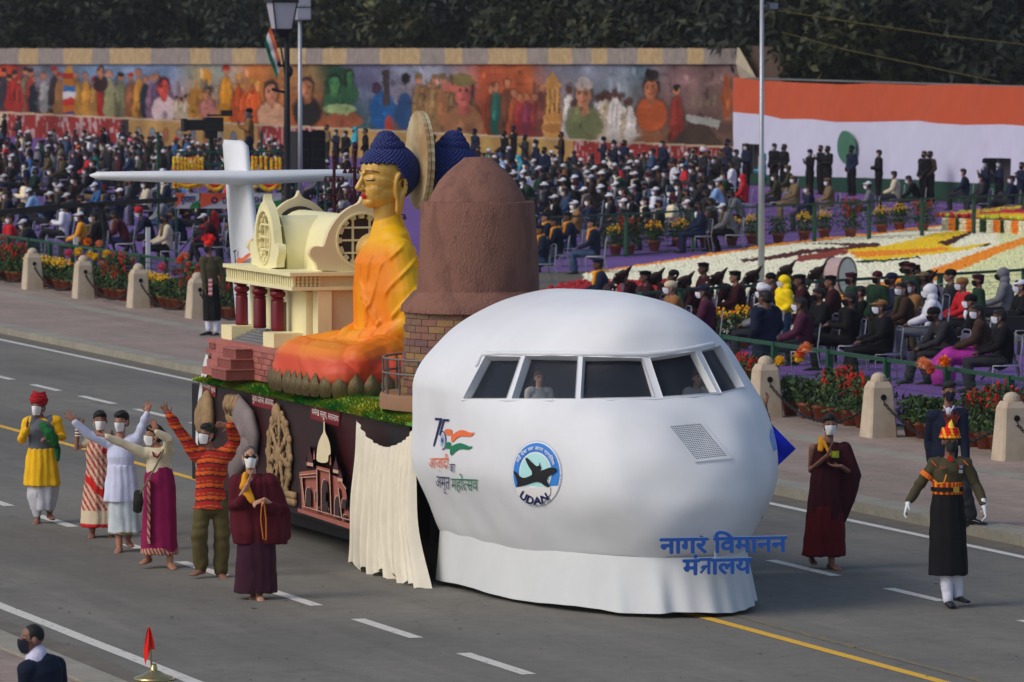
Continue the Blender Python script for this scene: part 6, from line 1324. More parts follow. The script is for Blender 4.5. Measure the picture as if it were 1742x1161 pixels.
hc = V(j['hed']); mb = MB(); mb.ell(hc+V((0, .01, .085)), (.098, .112, .075), 16, 10); mb.tube([hc+V((0, .0, .10)), hc+V((.0, .0, .165)), hc+V((.005, 0, .21))], [.07, .045, .018], seg=10)
for k in range(4): mb.tube([hc+V(((.1-.008*k)*math.cos(a), .01+(.112-.01*k)*math.sin(a), .045+k*.028)) for a in np.linspace(0, 2*PI, 22)], [.016]*22, seg=6)
f.add('turban', fuse(mb, .008, 1, vc, lambda co, no: .004*np.sin(co[:, 2]*200), tcol)); mb = MB(); r = random.Random(4)
for k in range(60): a = r.uniform(-.8, .8); l = r.uniform(.08, .17); b0 = hc+V((r.uniform(-.035, .045), r.uniform(-.01, .01), .16)); mb.bar(b0, b0+V((math.sin(a)*l*.55+.01, r.uniform(-.02, .02), math.cos(a)*l)), .004)
f.add('plume', mb.mesh('pl', cloth('plume_brown', 120, 50, 34))); mb = MB(); mb.tube([hc+V((.01, -.05, .12)), hc+V((.008, -.04, .17)), hc+V((.012, -.02, .225))], [.042, .028, .006], [.02, .016, .006], side=(1, 0, 0), seg=10); f.add('fan_crest', mb.mesh('c', cloth('crest_yellow', 200, 176, 70), smooth=True))
f.add('mask', mask_mesh(j, f.M, maskk)); f.add('hair', hair_mesh(j, f.M))
def patch(nm, x, y, w, h, d, m): b = V(f(x, y, d)); mb = MB(); mb.box(b.x-w/2, b.x+w/2, b.y-.006, b.y+.006, b.z-h/2, b.z+h/2); return f.add(nm, mb.mesh(nm, m))
patch('medal_ribbon', 1630, 792, .012, .03, -.14, cloth('ribbon_red', 180, 60, 50)); patch('medal_ribbon', 1633, 792, .02, .03, -.14, cloth('ribbon_blue', 80, 120, 180)); patch('medal', 1631.5, 800, .04, .035, -.142, mat('silver', S(150, 155, 160), rough=.3, metal=.7)); patch('name_plate', 1600, 793, .075, .03, -.145, cloth('plate_brown', 110, 70, 50)); patch('neck_scarf', 1614, 779, .05, .06, -.085, cloth('scarf_red', 160, 40, 26))
mb = MB(); mb.tube([f(1586, 815, -.12), f(1593, 821, -.16), f(1603, 819, -.165), f(1607, 806, -.16)], .009, seg=6); f.add('lanyard', mb.mesh('l', cloth('gold_cord', 190, 120, 40)))
mb = MB(); sh = V(j['shL']); el_ = V(j['elL']); p_ = sh+(el_-sh)*.35; mb.tube([p_-V((.0, .0, .02)), p_+V((-.03, .0, -.06))], [.083, .077], [.083, .077], side=(0, 1, 0), seg=14, round_=False); f.add('sleeve_chevron', mb.mesh('c', cloth('chevron_orange', 190, 96, 34))); mb = MB(); [mb.bar(V(j['sh'+q])+V((-.03, -.075, .045)), V(j['sh'+q])+V((.02, -.095, -.01)), .014, .006) for q in 'LR']; f.add('shoulder_flash', mb.mesh('s', cloth('flash_orange', 200, 90, 34)))

# --- 9 man in navy suit striding behind the soldier
f = Fig(1636, 896, 'man in navy suit and dark mask striding along the pavement behind the soldier', z=.1); f.gy -= 0
j = J0(pel=f(1606, 782), spi=f(1608, 752), che=f(1608, 722), nek=f(1610, 697), hed=f(1614, 663), shL=f(1585, 708), shR=f(1636, 706), elL=f(1580, 750, .06), elR=f(1640, 750, -.02), wrL=f(1583, 785, .02), wrR=f(1642, 788, -.1), hiL=f(1595, 788), hiR=f(1620, 788), knL=f(1615, 838, -.1), knR=f(1640, 832, -.15), anL=f(1645, 885, -.0), anR=f(1652, 878, -.12), ftL=(.7, -.7), ftR=(.9, -.5), fyaw=.2)
j['hed'] = f(1614, 667); f.body(j, SKb, 1.02, feet=False)
nv = cloth('navy_suit', 24, 30, 46); f.add('jacket', shirt(j, nv, .03, length=.10, fold=.006)); f.add('trousers', trousers(j, cloth('charcoal_trousers', 40, 42, 46), .026, to=.02)); f.add('hair', hair_mesh(j, f.M, 'side')); f.add('mask', mask_mesh(j, f.M, maskb)); mb = MB(); [foot_parts(mb, V(j['an'+q]), j['ft'+q], 1.2, True) for q in 'LR']; f.add('shoes', fuse(mb, .009, 1, mat('black_leather')))
mb = MB(); mb.tube([f(1604, 690, -.09), f(1612, 704, -.14), f(1621, 690, -.09)], [.018, .02, .018], [.01]*3, side=(0, -1, 0), seg=8); mb.ell(f(1612, 700, -.11), (.035, .03, .06), 10, 7); f.add('white_collar', fuse(mb, .007, 1, cloth('white_shirt', 176, 176, 196)))

# --- 10 soldier at attention on the far pavement
f = Fig(362, 571, 'sentry in red fan turban, olive tunic and white gaiters standing on the far pavement', z=.1)
j = J0(pel=f(358, 487), spi=f(358, 472), che=f(358, 455), nek=f(357, 435), hed=f(355, 420), shL=f(346, 443, -.05), shR=f(372, 443, .05), elL=f(347, 466, -.1), elR=f(378, 466, .05), wrL=f(350, 490, -.12), wrR=f(380, 492, .0), hiL=f(352, 492), hiR=f(366, 492), knL=f(355, 530), knR=f(368, 530), anL=f(355, 563), anR=f(368, 566), ftL=(-.8, -.5), ftR=(-.6, -.8), fyaw=-.8, cuL=.8, cuR=.8)
f.body(j, SKd, .95, vox=.012, feet=False); f.add('tunic', shirt(j, ol, .026, length=.03, fold=.006)); f.add('trousers', robe([(*f(358, 483), .15, .12), (*f(360, 510), .17, .14), (*f(361, 546), .165, .14)], blk_, amp=.01)); mb = MB()
for q in 'LR': a_ = V(j['an'+q]); k_ = V(j['kn'+q]); mb.tube([a_+(k_-a_)*.5, a_+(k_-a_)*.1], [.075, .058], seg=12)
f.add('gaiters', fuse(mb, .012, 2, cloth('white_gaiters', 190, 190, 206))); mb = MB(); [foot_parts(mb, V(j['an'+q]), j['ft'+q], 1.25, True) for q in 'LR']; f.add('shoes', fuse(mb, .01, 1, mat('black_leather'))); f.add('mask', mask_mesh(j, f.M, maskk)); hc = V(j['hed']); mb = MB(); mb.ell(hc+V((0, .01, .06)), (.095, .105, .065), 14, 9)
n = 11; vs = [hc+V((0, 0, .07))]+[hc+V((.15*math.cos(a), .02*math.sin(5*a), .10+.14*math.sin(a)+.02*(k % 2))) for k, a in enumerate(np.linspace(.25, PI-.25, n))]; mb.add([v+V((0, .012, 0)) for v in vs]+[v-V((0, .012, 0)) for v in vs], [(0, k+1, k+2) for k in range(n-1)]+[(n+1, n+k+3, n+k+2) for k in range(n-1)]+[(k+1, n+k+2, n+k+3, k+2) for k in range(n-1)]); f.add('fan_turban', mb.mesh('t', cloth('scarlet_cloth', 176, 34, 34)))
mb = MB(); bb_ = V(f(360, 489, -.17)); mb.box(bb_.x-.05, bb_.x+.03, bb_.y-.01, bb_.y+.01, bb_.z-.16, bb_.z+.18); f.add('striped_sash', fuse(mb, .012, 1, vc, None, lambda co: np.where((np.sin(co[:, 2]*75) > 0)[:, None], np.array(S(150, 50, 60)), np.array(S(170, 150, 150))))); 

# --- 11 man in suit, head and shoulders at the lower left
f = Fig(78, 1340, 'man in dark suit and mask seen head and shoulders at the lower left corner', z=.03)
j = J0(pel=f(78, 1196), spi=f(77, 1170), che=f(74, 1142), nek=f(66, 1116, .0), hed=f(55, 1087, .0), shL=f(50, 1136, -.10), shR=f(94, 1134, .12), elL=f(44, 1180, -.05), elR=f(104, 1184, .15), wrL=f(40, 1222), wrR=f(104, 1228, .1), hiL=f(64, 1200), hiR=f(92, 1200), knL=f(64, 1266), knR=f(92, 1266), anL=f(64, 1328), anR=f(92, 1328), fyaw=-1.25, fpit=0)
for q in ('hed', 'nek', 'che', 'shL', 'shR', 'spi', 'pel'): j[q] = tuple(j[q])
f.body(j, SK(108, 78, 66), 1.0); f.add('jacket', shirt(j, cloth('ink_suit', 20, 28, 44), .032, length=.12, fold=.007)); f.add('trousers', trousers(j, cloth('ink_suit'if 0 else 'charcoal_trousers', 40, 42, 46))); f.add('hair', hair_mesh(j, f.M, 'shaved', hairm)); f.add('mask', mask_mesh(j, f.M, maskb)); mb = MB(); mb.tube([V(j['nek'])+V((-.02, -.03, -.03)), V(j['nek'])+V((0, 0, .03))], [.085, .068], seg=14); f.add('white_collar', fuse(mb, .008, 1, cloth('white_shirt', 176, 176, 196)))

# --- 12 hidden marcher holding a blue flag beyond the nose
gp = V((22.93, 58.6, 0)); 
f = Fig(*prj(gp), 'marcher hidden behind the white nose, only a raised brown hand with bracelet showing'); hand_w = f(1301, 690, 0)
hx = hand_w[0]
j = J0(wrR=(hx, 0, hand_w[2]), elR=(hx+.03, .02, hand_w[2]-.26), shR=(.18, 0, 1.44), dR=(.25, 0, 1), nR=(-1, -.3, 0), cuR=.5, spR=.25, thR=-1)
if hx > .6: j['elR'] = (.42, 0, 1.6)
f.body(j, SKd, .95); f.add('shirt', shirt(j, cloth('dark_shirt', 50, 46, 50), .02, sl=.6)); f.add('trousers', trousers(j, cloth('charcoal_trousers', 40, 42, 46))); f.add('hair', hair_mesh(j, f.M)); mb = MB(); mb.lathe([(.031, -.01), (.036, 0), (.031, .01)], V(j['wrR'])-V((.02, 0, .03)), 12); f.add('bracelet', mb.mesh('b', cloth('white_bangle', 200, 196, 190)))
bf = thing('blue_flag', 'bright blue cloth flag poking out beyond the right side of the nose', 'flag', G(1300, 985)); bo = V(bf.location); kk = lambda x, y, d=0.: onY(x, y, bo.y+d)-bo
mb = MB(); n = 8; vs = []
for i in range(n+1):
    for k in range(n+1):
        u, v = i/n, k/n; x = 1300+(1352-1300)*u*(1-v)+(1322-1300)*u*v if 0 else None
        a_, b_, c_ = (1307, 716), (1354, 764), (1322, 794); p = (a_[0]*(1-u)+(b_[0]*(1-v)+c_[0]*v)*u, a_[1]*(1-u)+(b_[1]*(1-v)+c_[1]*v)*u); vs.append(kk(*p, .03*math.sin(u*5+v*4)))
mb.add(vs, [(i*(n+1)+k, i*(n+1)+k+1, (i+1)*(n+1)+k+1, (i+1)*(n+1)+k) for i in range(n) for k in range(n)]); mb.build('cloth', cloth('royal_blue', 30, 44, 176), bf, smooth=True, norm=False); mb = MB(); mb.tube([kk(1308, 712), kk(1305, 800), kk(1296, 880)], .010, seg=6); mb.build('stick', cloth('stick', 60, 50, 40), bf)

# --- pilots
for px_, dx_, lb in ((917, 0, 'dummy pilot in white shirt with headset behind the second cockpit window'), (1185, .1, 'dummy pilot in white shirt half hidden behind the fourth cockpit window pillar')):
    y_ = 55.95 if px_ < 1000 else 55.75; g = onY(px_, 679, y_); o0 = V((g.x, g.y, g.z-1.30)); j = J0(fyaw=-.1 if px_ < 1000 else .3, elL=(-.25, -.02, 1.14), elR=(.25, -.02, 1.14)); k_ = .62
    mb, Mx = skin_body(j, .9); me = fuse(mb, .011, 2, skinm, None, skin_col(j, Mx, SK(196, 150, 126)*1.15)); o = link('pilot', me, None, o0); tag(o, lb, 'mannequin'); link('shirt', shirt(j, cloth('pilot_white', 206, 204, 206), .018, fold=.006, sl=.5), o); link('hair', hair_mesh(j, Mx, 'short', mat('brown_hair', S(110, 66, 48))), o); link('trousers', trousers(j, cloth('charcoal_trousers', 40, 42, 46)), o)
    s_ = .30/.42; o.scale = (s_*.86, s_*.86, s_*.92); o.location = (g.x, g.y, g.z-1.30*s_*.92); hd = MB(); hd.tube([V(j['hed'])+Mx@V((.08, 0, 0)), V(j['hed'])+Mx@V((.09, -.05, -.05)), V(j['hed'])+Mx@V((.03, -.12, -.06))], .006, seg=5); hd.ell(V(j['hed'])+Mx@V((.083, .01, 0)), (.02, .03, .03), 8, 6); link('headset', hd.mesh('h', mat('black_plastic', (.02, .02, .02), var=0)), o)
# ================================================================ bollards and chains
stone = mat('bollard_stone', S(168, 156, 138, 1.5), rough=.85, var=.10, vs=3, bump=.3, bs=25, col2=S(150, 136, 118, 1.45))
def bollard_me():
    mb = MB(); sq = lambda w, z, c=.0: [(x*w/2*(1-c if i in (0, 3, 4, 7) else 1), y*w/2*(1-c if i in (1, 2, 5, 6) else 1), z) for i, (x, y) in enumerate(((-1, -1), (-1, -1), (1, -1), (1, -1), (1, 1), (1, 1), (-1, 1), (-1, 1)))]
    oc = lambda w, z: [(w/2*x, w/2*y, z) for x, y in ((-1, -.86), (-.86, -1), (.86, -1), (1, -.86), (1, .86), (.86, 1), (-.86, 1), (-1, .86))]
    mb.loft([oc(w, z) for w, z in ((.44, 0), (.43, .06), (.33, .72), (.325, .725), (.29, .76), (.285, .765), (.25, .80), (.245, .805))]); mb.lathe([(.118, .80), (.118, .83), (.10, .885), (.06, .92), (.0, .935)], seg=14); return mb.fix()
bme = bollard_me(); bme.materials.append(stone)
eye = MB(); eye.lathe([(.0, -.012), (.045, -.01), (.045, 0), (.03, .008), (0, .01)], (0, -.178, .58), 12, 'Y'); eye.v = [(x, y if True else y, z) for x, y, z in eye.v]; eme = eye.fix(); ironm = mat('black_iron', (.012, .012, .013), rough=.45, var=.2, metal=.3); eme.materials.append(ironm)
BY = [129.0, 124.45, 120.0, 115.5, 111.0, 106.5, 101.8, 97.2, 92.6, 88.0, 83.6, 79.9, 75.5, 70.85, 66.2]
BL = {129.0: 'at the far left edge, half cut off', 124.45: 'left of the first bed of yellow marigolds', 120.0: 'between the first yellow marigolds and the pink dahlias', 115.5: 'left of the second bed of yellow marigolds', 111.0: 'nearest the sentry in the red fan turban', 79.9: 'right of the cockpit, behind the raised hand', 75.5: 'behind the young monk, left of the orange dahlias', 70.85: 'at the right edge beyond the marching soldier'}
for i, y in enumerate(BY):
    if 82 < y < 107: continue
    b = thing('stone_bollard', 'pale stone bollard with domed top, '+BL.get(y, 'beyond the right edge' if y < 68 else 'behind the nose'), 'bollard', (31.85, y, .1), 0, 'stone bollards along the pavement'); link('post', bme, b); link('chain_eye', eme, b)
lk = MB(); ring = [(0, .032*math.cos(a)*1.45, .022*math.sin(a)) for a in np.linspace(0, 2*PI, 9)]; lk.tube(ring, .0085, seg=5, round_=False); lkm = lk.fix(); lkm.materials.append(ironm)
for ya, yb in zip(BY, BY[1:]):
    if 83 < ya < 112 and not (ya > 110): continue
    if yb > 84 and yb < 107: yb = ya-4.4
    ch = thing('chain', 'black iron chain sagging between the bollards, '+('leftmost span by the picture edge' if ya > 128 else 'below the yellow marigold pots nearest the left edge' if ya > 123 else 'below the pink dahlia pots' if ya > 119 else 'below the second yellow marigold pots' if ya > 115 else 'running up to the sentry' if ya > 110 else 'behind the young monk' if 79 < ya < 81 else 'behind the marching soldier' if 75 < ya < 76 else 'at the right edge of the picture' if ya > 70 else 'outside the picture'), 'chain', (31.85, ya, 0), 0, 'chains between the bollards')
    n = int((ya-yb)/.078); P = [V((0, -t*(ya-yb), .68-.50*(1-(2*t-1)**2))) for t in np.linspace(.04, .96, n)]
    mbc = MB()
    for k in range(n-1):
        d = (P[k+1]-P[k]).normalized(); q = d.to_track_quat('Y', 'Z').to_matrix(); tw = Matrix.Rotation((k % 2)*PI/2, 3, 'Y'); o = len(mbc.v); mbc.add([P[k]+q@tw@v.co for v in lkm.vertices], [tuple(p.vertices) for p in lkm.polygons])
    c_ = mbc.build('links', ironm, ch, norm=False); tag(c_, kind='stuff')

# ================================================================ green mesh fences
grn = mat('green_steel', S(24, 62, 46, 1.4), rough=.5, var=.12, vs=4); grw = mat('green_wire', S(20, 50, 38, 1.3), rough=.6)
def panel_me(L, h, step=.075, w=.006):
    mb = MB()
    for k in range(1, int(L/step)): x = k*step; mb.add([(x-w/2, 0, .06), (x+w/2, 0, .06), (x+w/2, 0, h-.03), (x-w/2, 0, h-.03)], [(0, 1, 2, 3)])
    for k in range(1, int(h/.12)): z = k*.12; mb.add([(0, .004, z-w/2), (L, .004, z-w/2), (L, .004, z+w/2), (0, .004, z+w/2)], [(0, 1, 2, 3)])
    return mb.mesh('wire_mesh', grw)
def rail_me(L, h): mb = MB(); mb.box(0, L, -.025, .025, h-.055, h); return mb.mesh('top_rail', grn)
def brail_me(L, h): mb = MB(); mb.box(0, L, -.02, .02, .04, .08); return mb.mesh('bottom_rail', grn)
def post_me(h): mb = MB(); mb.box(-.045, .045, -.045, .045, 0, h+.005); return mb.mesh('post', grn)
def fence(pts, h, L, label, step=.075, w=.006, z=0.):
    o = V((*pts[0], z)); root = thing('mesh_fence', label, 'fence', o); ms = {}
    for a, b in zip(pts, pts[1:]):
        a, b = V((*a, z)), V((*b, z)); n = max(1, round((b-a).length/L)); l = (b-a).length/n; d = (b-a)/n; rz = math.atan2(d.y, d.x); key = round(l, 3)
        if key not in ms: ms[key] = (panel_me(l, h, step, w), rail_me(l, h), brail_me(l, h), post_me(h))
        for k in range(n):
            p = a+d*k-o
            for i, me in enumerate(ms[key]):
                c = link(me.name.split('.')[0], me, root, p, rz)
                if i == 0: tag(c, kind='stuff')
    return root
XF = 32.75
fence([(XF, 138), (XF, 106.8)], 1.0, 2.0, 'green mesh fence behind the flower pots on the left of the parade float', .05, .015, .1)
fence([(XF, 84), (XF, 64)], 1.02, 2.3, 'green mesh fence behind the flower pots and bollards on the right', .06, .006, .1)
fa = [G(1090, 596), G(1158, 589), G(1450, 567), G(1742, 547), G(1860, 539)]; fence([(p.x, p.y) for p in fa], 1.08, 2.4, 'green mesh fence between the seated band and the nearest spectators', .06, .007)
fb2 = [G(880, 447), G(1065, 438), G(1290, 422), G(1742, 397), G(1860, 390)]; fence([(p.x, p.y) for p in fb2], 1.15, 3., 'far green mesh fence in front of the khaki officers, behind the marigold pots', .08, .009)

# ================================================================ potted flowers
tc = mat('terracotta', S(124, 66, 48, 1.4), rough=.85, var=.2, vs=6); fol = mat('pot_foliage', mode='col', rough=.6, var=.15, vs=8, spec=.25); pet_ = mat('blossom', mode='col', rough=.75, var=.12, vs=9)
def pot_me(): mb = MB(); mb.lathe([(.10, 0), (.145, .2), (.165, .2), (.165, .25), (.145, .25), (.135, .22), (0, .22)], seg=14); me = mb.fix(); me.materials.append(tc); me.shade_smooth(); return me
potm = pot_me()
def leaves(seed, n, r, z0, z1, pal, s0=.03, s1=.06):
    rs = np.random.RandomState(seed); mb = MB(); p = np.stack([rs.normal(0, r*.5, n), rs.normal(0, r*.5, n), rs.uniform(z0, z1, n)], 1); a = rs.normal(size=(n, 3)); a /= np.linalg.norm(a, axis=1)[:, None]; b = rs.normal(size=(n, 3)); b /= np.linalg.norm(b, axis=1)[:, None]; s = rs.uniform(s0, s1, n)[:, None]
    q = np.stack([p-a*s, p+b*s*.5, p+a*s, p-b*s*.5], 1).reshape(-1, 3); mb.v = list(map(tuple, q)); mb.f = [(4*i, 4*i+1, 4*i+2, 4*i+3) for i in range(n)]; c = np.array(pal)[rs.randint(0, len(pal), n)]*rs.uniform(.6, 1.3, (n, 1)); mb.c = np.repeat(c, 4, 0).tolist(); return mb.mesh('foliage', fol, col=True)
def blob(mb, c, r, col, rs, petals=14):
    c = V(c); mb.cur = col; mb.ell(c, (r*.62, r*.62, r*.5), 7, 5)
    for k in range(petals):
        z = rs.uniform(-.3, 1); a = rs.uniform(0, 6.28); q = math.sqrt(max(0, 1-z*z)); d = V((q*math.cos(a), q*math.sin(a), z)); t = d.cross(V((0, 0, 1)))+V((.01, 0, 0)); t.normalize(); mb.cur = tuple(np.array(col)*rs.uniform(.7, 1.25)); mb.add([c+d*r*.4-t*r*.22, c+d*r*.4+t*r*.22, c+d*r*1.1+t*r*.1, c+d*r*1.1-t*r*.1], [(0, 1, 2, 3)])
gp1 = [lin((52, 78, 44)), lin((38, 60, 36)), lin((74, 96, 50))]
YEL, ORG, RED, PNK, PEA, WHT, MAG = S(216, 168, 26, 1.4), S(206, 118, 24, 1.4), S(176, 36, 26, 1.4), S(196, 86, 120, 1.3), S(214, 140, 96, 1.3), S(200, 196, 170, 1.4), S(130, 40, 90, 1.3)
def marigold(seed, cols):
    r = random.Random(seed); mb = MB()
    for k in range(46): a = r.uniform(0, 6.3); q = .21*math.sqrt(r.random()); blob(mb, (q*math.cos(a), q*math.sin(a), .58+.12*(1-(q/.21)**2)+r.uniform(-.09, .03)), .034, r.choice(cols), r, 6)
    return leaves(seed, 420, .26, .24, .58, gp1), mb.mesh('blossoms', pet_, col=True)
def salvia(seed, h=.95):
    r = random.Random(seed); mb = MB()
    for k in range(22):
        a = r.uniform(0, 6.3); q = .24*math.sqrt(r.random()); x, y, z = q*math.cos(a), q*math.sin(a), r.uniform(.62, h)
        for m in range(7): mb.cur = tuple(np.array(RED)*r.uniform(.6, 1.3)); mb.ell((x+r.uniform(-.018, .018), y+r.uniform(-.018, .018), z-.022*m), (.018, .018, .016), 5, 4)
    return leaves(seed, 700, .34, .24, h-.08, gp1), mb.mesh('blossoms', pet_, col=True)
def dahlia(seed, cols, h=1.1):
    r = random.Random(seed); mb = MB(); lv = leaves(seed, 360, .26, .24, .62, gp1, .035, .08); st = MB()
    for k, c in enumerate(cols): a = r.uniform(0, 6.3); q = .12+.08*r.random(); z = h*(1-.14*k*r.random()); blob(mb, (q*math.cos(a), q*math.sin(a), z), .12-.015*k, c, r, 90)
    return lv, mb.mesh('blossoms', pet_, col=True)
kinds = {'yellow': [marigold(1, [YEL, YEL, ORG]), marigold(2, [YEL, YEL])], 'red': [salvia(3), salvia(4, .85), salvia(5, 1.05)], 'dahlia_orange': [dahlia(6, [ORG, PEA], 1.15)], 'dahlia_yellow': [dahlia(7, [YEL, YEL], .9)], 'dahlia_pink': [dahlia(8, [PNK, MAG, PNK], .85)], 'dahlia_peach': [dahlia(9, [PEA, S(198, 90, 56, 1.4)], 1.1)], 'green': [(leaves(10, 420, .26, .24, .62, gp1), None)]}
kn = {'yellow': 'yellow marigolds', 'red': 'red salvia spikes', 'dahlia_orange': 'tall orange dahlias', 'dahlia_yellow': 'a yellow dahlia bloom', 'dahlia_pink': 'pink and magenta dahlias', 'dahlia_peach': 'tall peach dahlias', 'green': 'leafy plant without flowers'}
cnt = {}
def pot(x, y, z, kind, where, s=1., group='potted flowers along the fence'):
    lv, bl_ = rnd.choice(kinds[kind]); key = (kind, where); cnt[key] = cnt.get(key, 0)+1; nth = ['', 'second ', 'third ', 'fourth ', 'fifth ', 'sixth ', 'seventh ', 'eighth ', 'ninth ', 'tenth ', 'eleventh ', 'twelfth ']
    lab = '%sterracotta pot of %s %s' % (nth[min(cnt[key]-1, 11)], kn[kind], where)
    t = thing('potted_plant', lab, 'potted flowers', (x, y, z), rnd.uniform(0, 6), group); t.scale = (s, s, s); link('pot', potm, t); link('foliage', lv, t)
    if bl_: link('blossoms', bl_, t)
def by_px(px, X=32.35): return onX(px, 500, X).y
for px, k, w in [(-6, 'red', 'left of the first bollard'), (6, 'red', 'left of the first bollard'), (20, 'red', 'left of the first bollard'), (30, 'red', 'left of the first bollard')]+[(x, 'yellow', 'between the first and second bollards') for x in (54, 66, 78, 90, 102, 113)]+[(132, 'dahlia_pink', 'right of the second bollard'), (143, 'dahlia_yellow', 'right of the second bollard'), (152, 'green', 'right of the second bollard'), (160, 'dahlia_orange', 'right of the second bollard'), (172, 'dahlia_yellow', 'right of the second bollard'), (186, 'red', 'right of the second bollard'), (198, 'red', 'right of the second bollard')]+[(x, 'yellow', 'between the third and fourth bollards') for x in (232, 244, 256, 268, 280)]+[(292, 'dahlia_pink', 'between the third and fourth bollards'), (303, 'dahlia_peach', 'between the third and fourth bollards'), (324, 'red', 'left of the sentry'), (337, 'red', 'left of the sentry'), (349, 'red', 'left of the sentry'), (364, 'red', 'behind the sentry'), (378, 'red', 'behind the sentry'), (392, 'red', 'behind the sentry'), (210, 'red', 'beside the third bollard')]:
    pot(32.35, by_px(px), .1, k, w, 1.)
for px, k, w in [(1272, 'red', 'behind the bollard with the raised hand'), (1284, 'red', 'behind the bollard with the raised hand'), (1345, 'dahlia_yellow', 'right of the cockpit'), (1374, 'dahlia_peach', 'right of the cockpit'), (1398, 'green', 'above the young monk'), (1424, 'red', 'above the young monk'), (1446, 'red', 'above the young monk'), (1468, 'red', 'above the young monk'), (1484, 'red', 'above the young monk'), (1552, 'green', 'beside the man in the navy suit'), (1572, 'dahlia_peach', 'beside the man in the navy suit'), (1590, 'dahlia_orange', 'beside the man in the navy suit'), (1655, 'red', 'right of the soldier\'s turban'), (1676, 'red', 'right of the soldier\'s turban'), (1698, 'red', 'right of the soldier\'s turban'), (1716, 'red', 'right of the soldier\'s turban'), (1745, 'red', 'at the right edge')]:
    pot(32.35, onX(px, 690, 32.35).y, .1, k, w, .95)
for px, py, k, w in [(1047, 436, 'yellow', 'far off behind the band in navy'), (1070, 436, 'red', 'far off behind the band in navy'), (1113, 429, 'yellow', 'behind the orange flower border'), (1158, 424, 'yellow', 'behind the orange flower border'), (1200, 423, 'red', 'behind the orange flower border'), (1245, 420, 'yellow', 'left of grey mast'), (1279, 417, 'yellow', 'left of the grey lamp mast'), (1324, 416, 'green', 'right of the grey lamp mast'), (1368, 412, 'yellow', 'right of the grey lamp mast'), (1402, 408, 'yellow', 'right of the grey lamp mast'), (1447, 408, 'red', 'under the khaki officers'), (1500, 400, 'yellow', 'under the khaki officers'), (1530, 396, 'yellow', 'under the khaki officers'), (1570, 398, 'red', 'left of the raised flower bed'), (1218, 600, 'yellow', 'near the navy suit back'), (1262, 596, 'yellow', 'near the navy suit back')]:
    g = G(px, py); pot(g.x, g.y, .02, k, w, 1.15, 'potted flowers in the display')

# ================================================================ flower carpet: thousands of blossom heads laid in a picture
def inpoly(P, pts):
    r = np.zeros(len(P), bool)
    for (ax, ay), (bx, by) in zip(pts, pts[1:]+pts[:1]):
        if ay != by: r ^= ((ay > P[:, 1]) != (by > P[:, 1])) & (P[:, 0] < (bx-ax)*(P[:, 1]-ay)/(by-ay)+ax)
    return r
Cq = [G(*p) for p in ((1000, 470), (1605, 386), (1790, 366), (1860, 470), (1420, 585), (1000, 560))]
xs_ = np.arange(38, 78, .17); ys_ = np.arange(100, 172, .17); gx, gy = np.meshgrid(xs_, ys_); P0 = np.stack([gx.ravel(), gy.ravel()], 1)+nrs.uniform(-.05, .05, (gx.size, 2))
v3 = np.stack([P0[:, 0], P0[:, 1], np.full(len(P0), -CH)], 1); fa_, ra_, ua_ = map(np.array, (tuple(fwv), tuple(rtv), tuple(upv))); w3 = v3@fa_; PX = np.stack([CX+FPX*(v3@ra_)/w3, CY-FPX*(v3@ua_)/w3], 1)
PX += nrs.normal(0, .5, PX.shape)
area = inpoly(PX, [(995, 470), (1330, 418), (1607, 387), (1607, 397), (1745, 399), (1800, 395), (1860, 470), (1560, 560), (1420, 585), (1000, 560)]); P0, PX = P0[area], PX[area]
WHc, BRN, DG = np.array(S(200, 196, 170, 1.45)), np.array(S(70, 30, 26, 1.3)), np.array(S(30, 56, 28, 1.3)); col = np.tile(WHc, (len(P0), 1))
def pc(pts, c): col[inpoly(PX, pts)] = c
pc([(1690, 372), (1860, 372), (1860, 560), (1480, 560), (1600, 490), (1700, 425)], np.array(S(188, 190, 142, 1.4)))
pc([(1260, 446), (1300, 442), (1365, 430), (1450, 424), (1370, 419), (1500, 418), (1497, 424), (1440, 432), (1380, 436), (1330, 445), (1263, 452)], BRN); pc([(1360, 440), (1440, 428), (1445, 436), (1400, 446), (1350, 452)], np.array(S(120, 50, 40, 1.3)))
pc([(1432, 430), (1500, 424), (1548, 414), (1590, 402), (1655, 393), (1662, 397), (1640, 404), (1600, 416), (1625, 426), (1683, 418), (1680, 423), (1620, 434), (1560, 441), (1490, 448), (1448, 445), (1470, 438)], np.array(YEL)); pc([(1440, 434), (1540, 430), (1610, 425), (1615, 430), (1540, 438), (1460, 443)], np.array(ORG))
pc([(1595, 418), (1655, 397), (1664, 397), (1612, 424)], BRN*.7); pc([(1660, 426), (1684, 418), (1682, 424)], BRN*.7); pc([(1455, 449), (1500, 447), (1570, 441), (1560, 445), (1500, 451), (1460, 453)], DG)
pc([(995, 462), (1330, 414), (1607, 385), (1607, 390), (1330, 422), (1000, 472)], np.array(ORG)*1.15); pc([(995, 452), (1330, 408), (1330, 415), (1000, 463)], np.array(YEL)*.8)
pc([(1742, 408), (1790, 392), (1790, 404), (1700, 436), (1600, 480), (1430, 520), (1400, 512), (1580, 466), (1670, 432)], np.array(ORG)*1.05)
n_ = len(P0); base = np.array([(-1, 0, 0), (0, -1, 0), (1, 0, 0), (0, 1, 0), (0, 0, .38)])*.118; vv = (P0[:, None, :].repeat(5, 1)); zz3 = np.zeros((n_, 5, 1))+.05; vv = np.concatenate([vv, zz3], 2)+base[None]*nrs.uniform(.75, 1.15, (n_, 1, 1)); mb = MB(); mb.v = list(map(tuple, vv.reshape(-1, 3))); mb.f = [t for i in range(n_) for t in ((5*i, 5*i+1, 5*i+4), (5*i+1, 5*i+2, 5*i+4), (5*i+2, 5*i+3, 5*i+4), (5*i+3, 5*i, 5*i+4))]
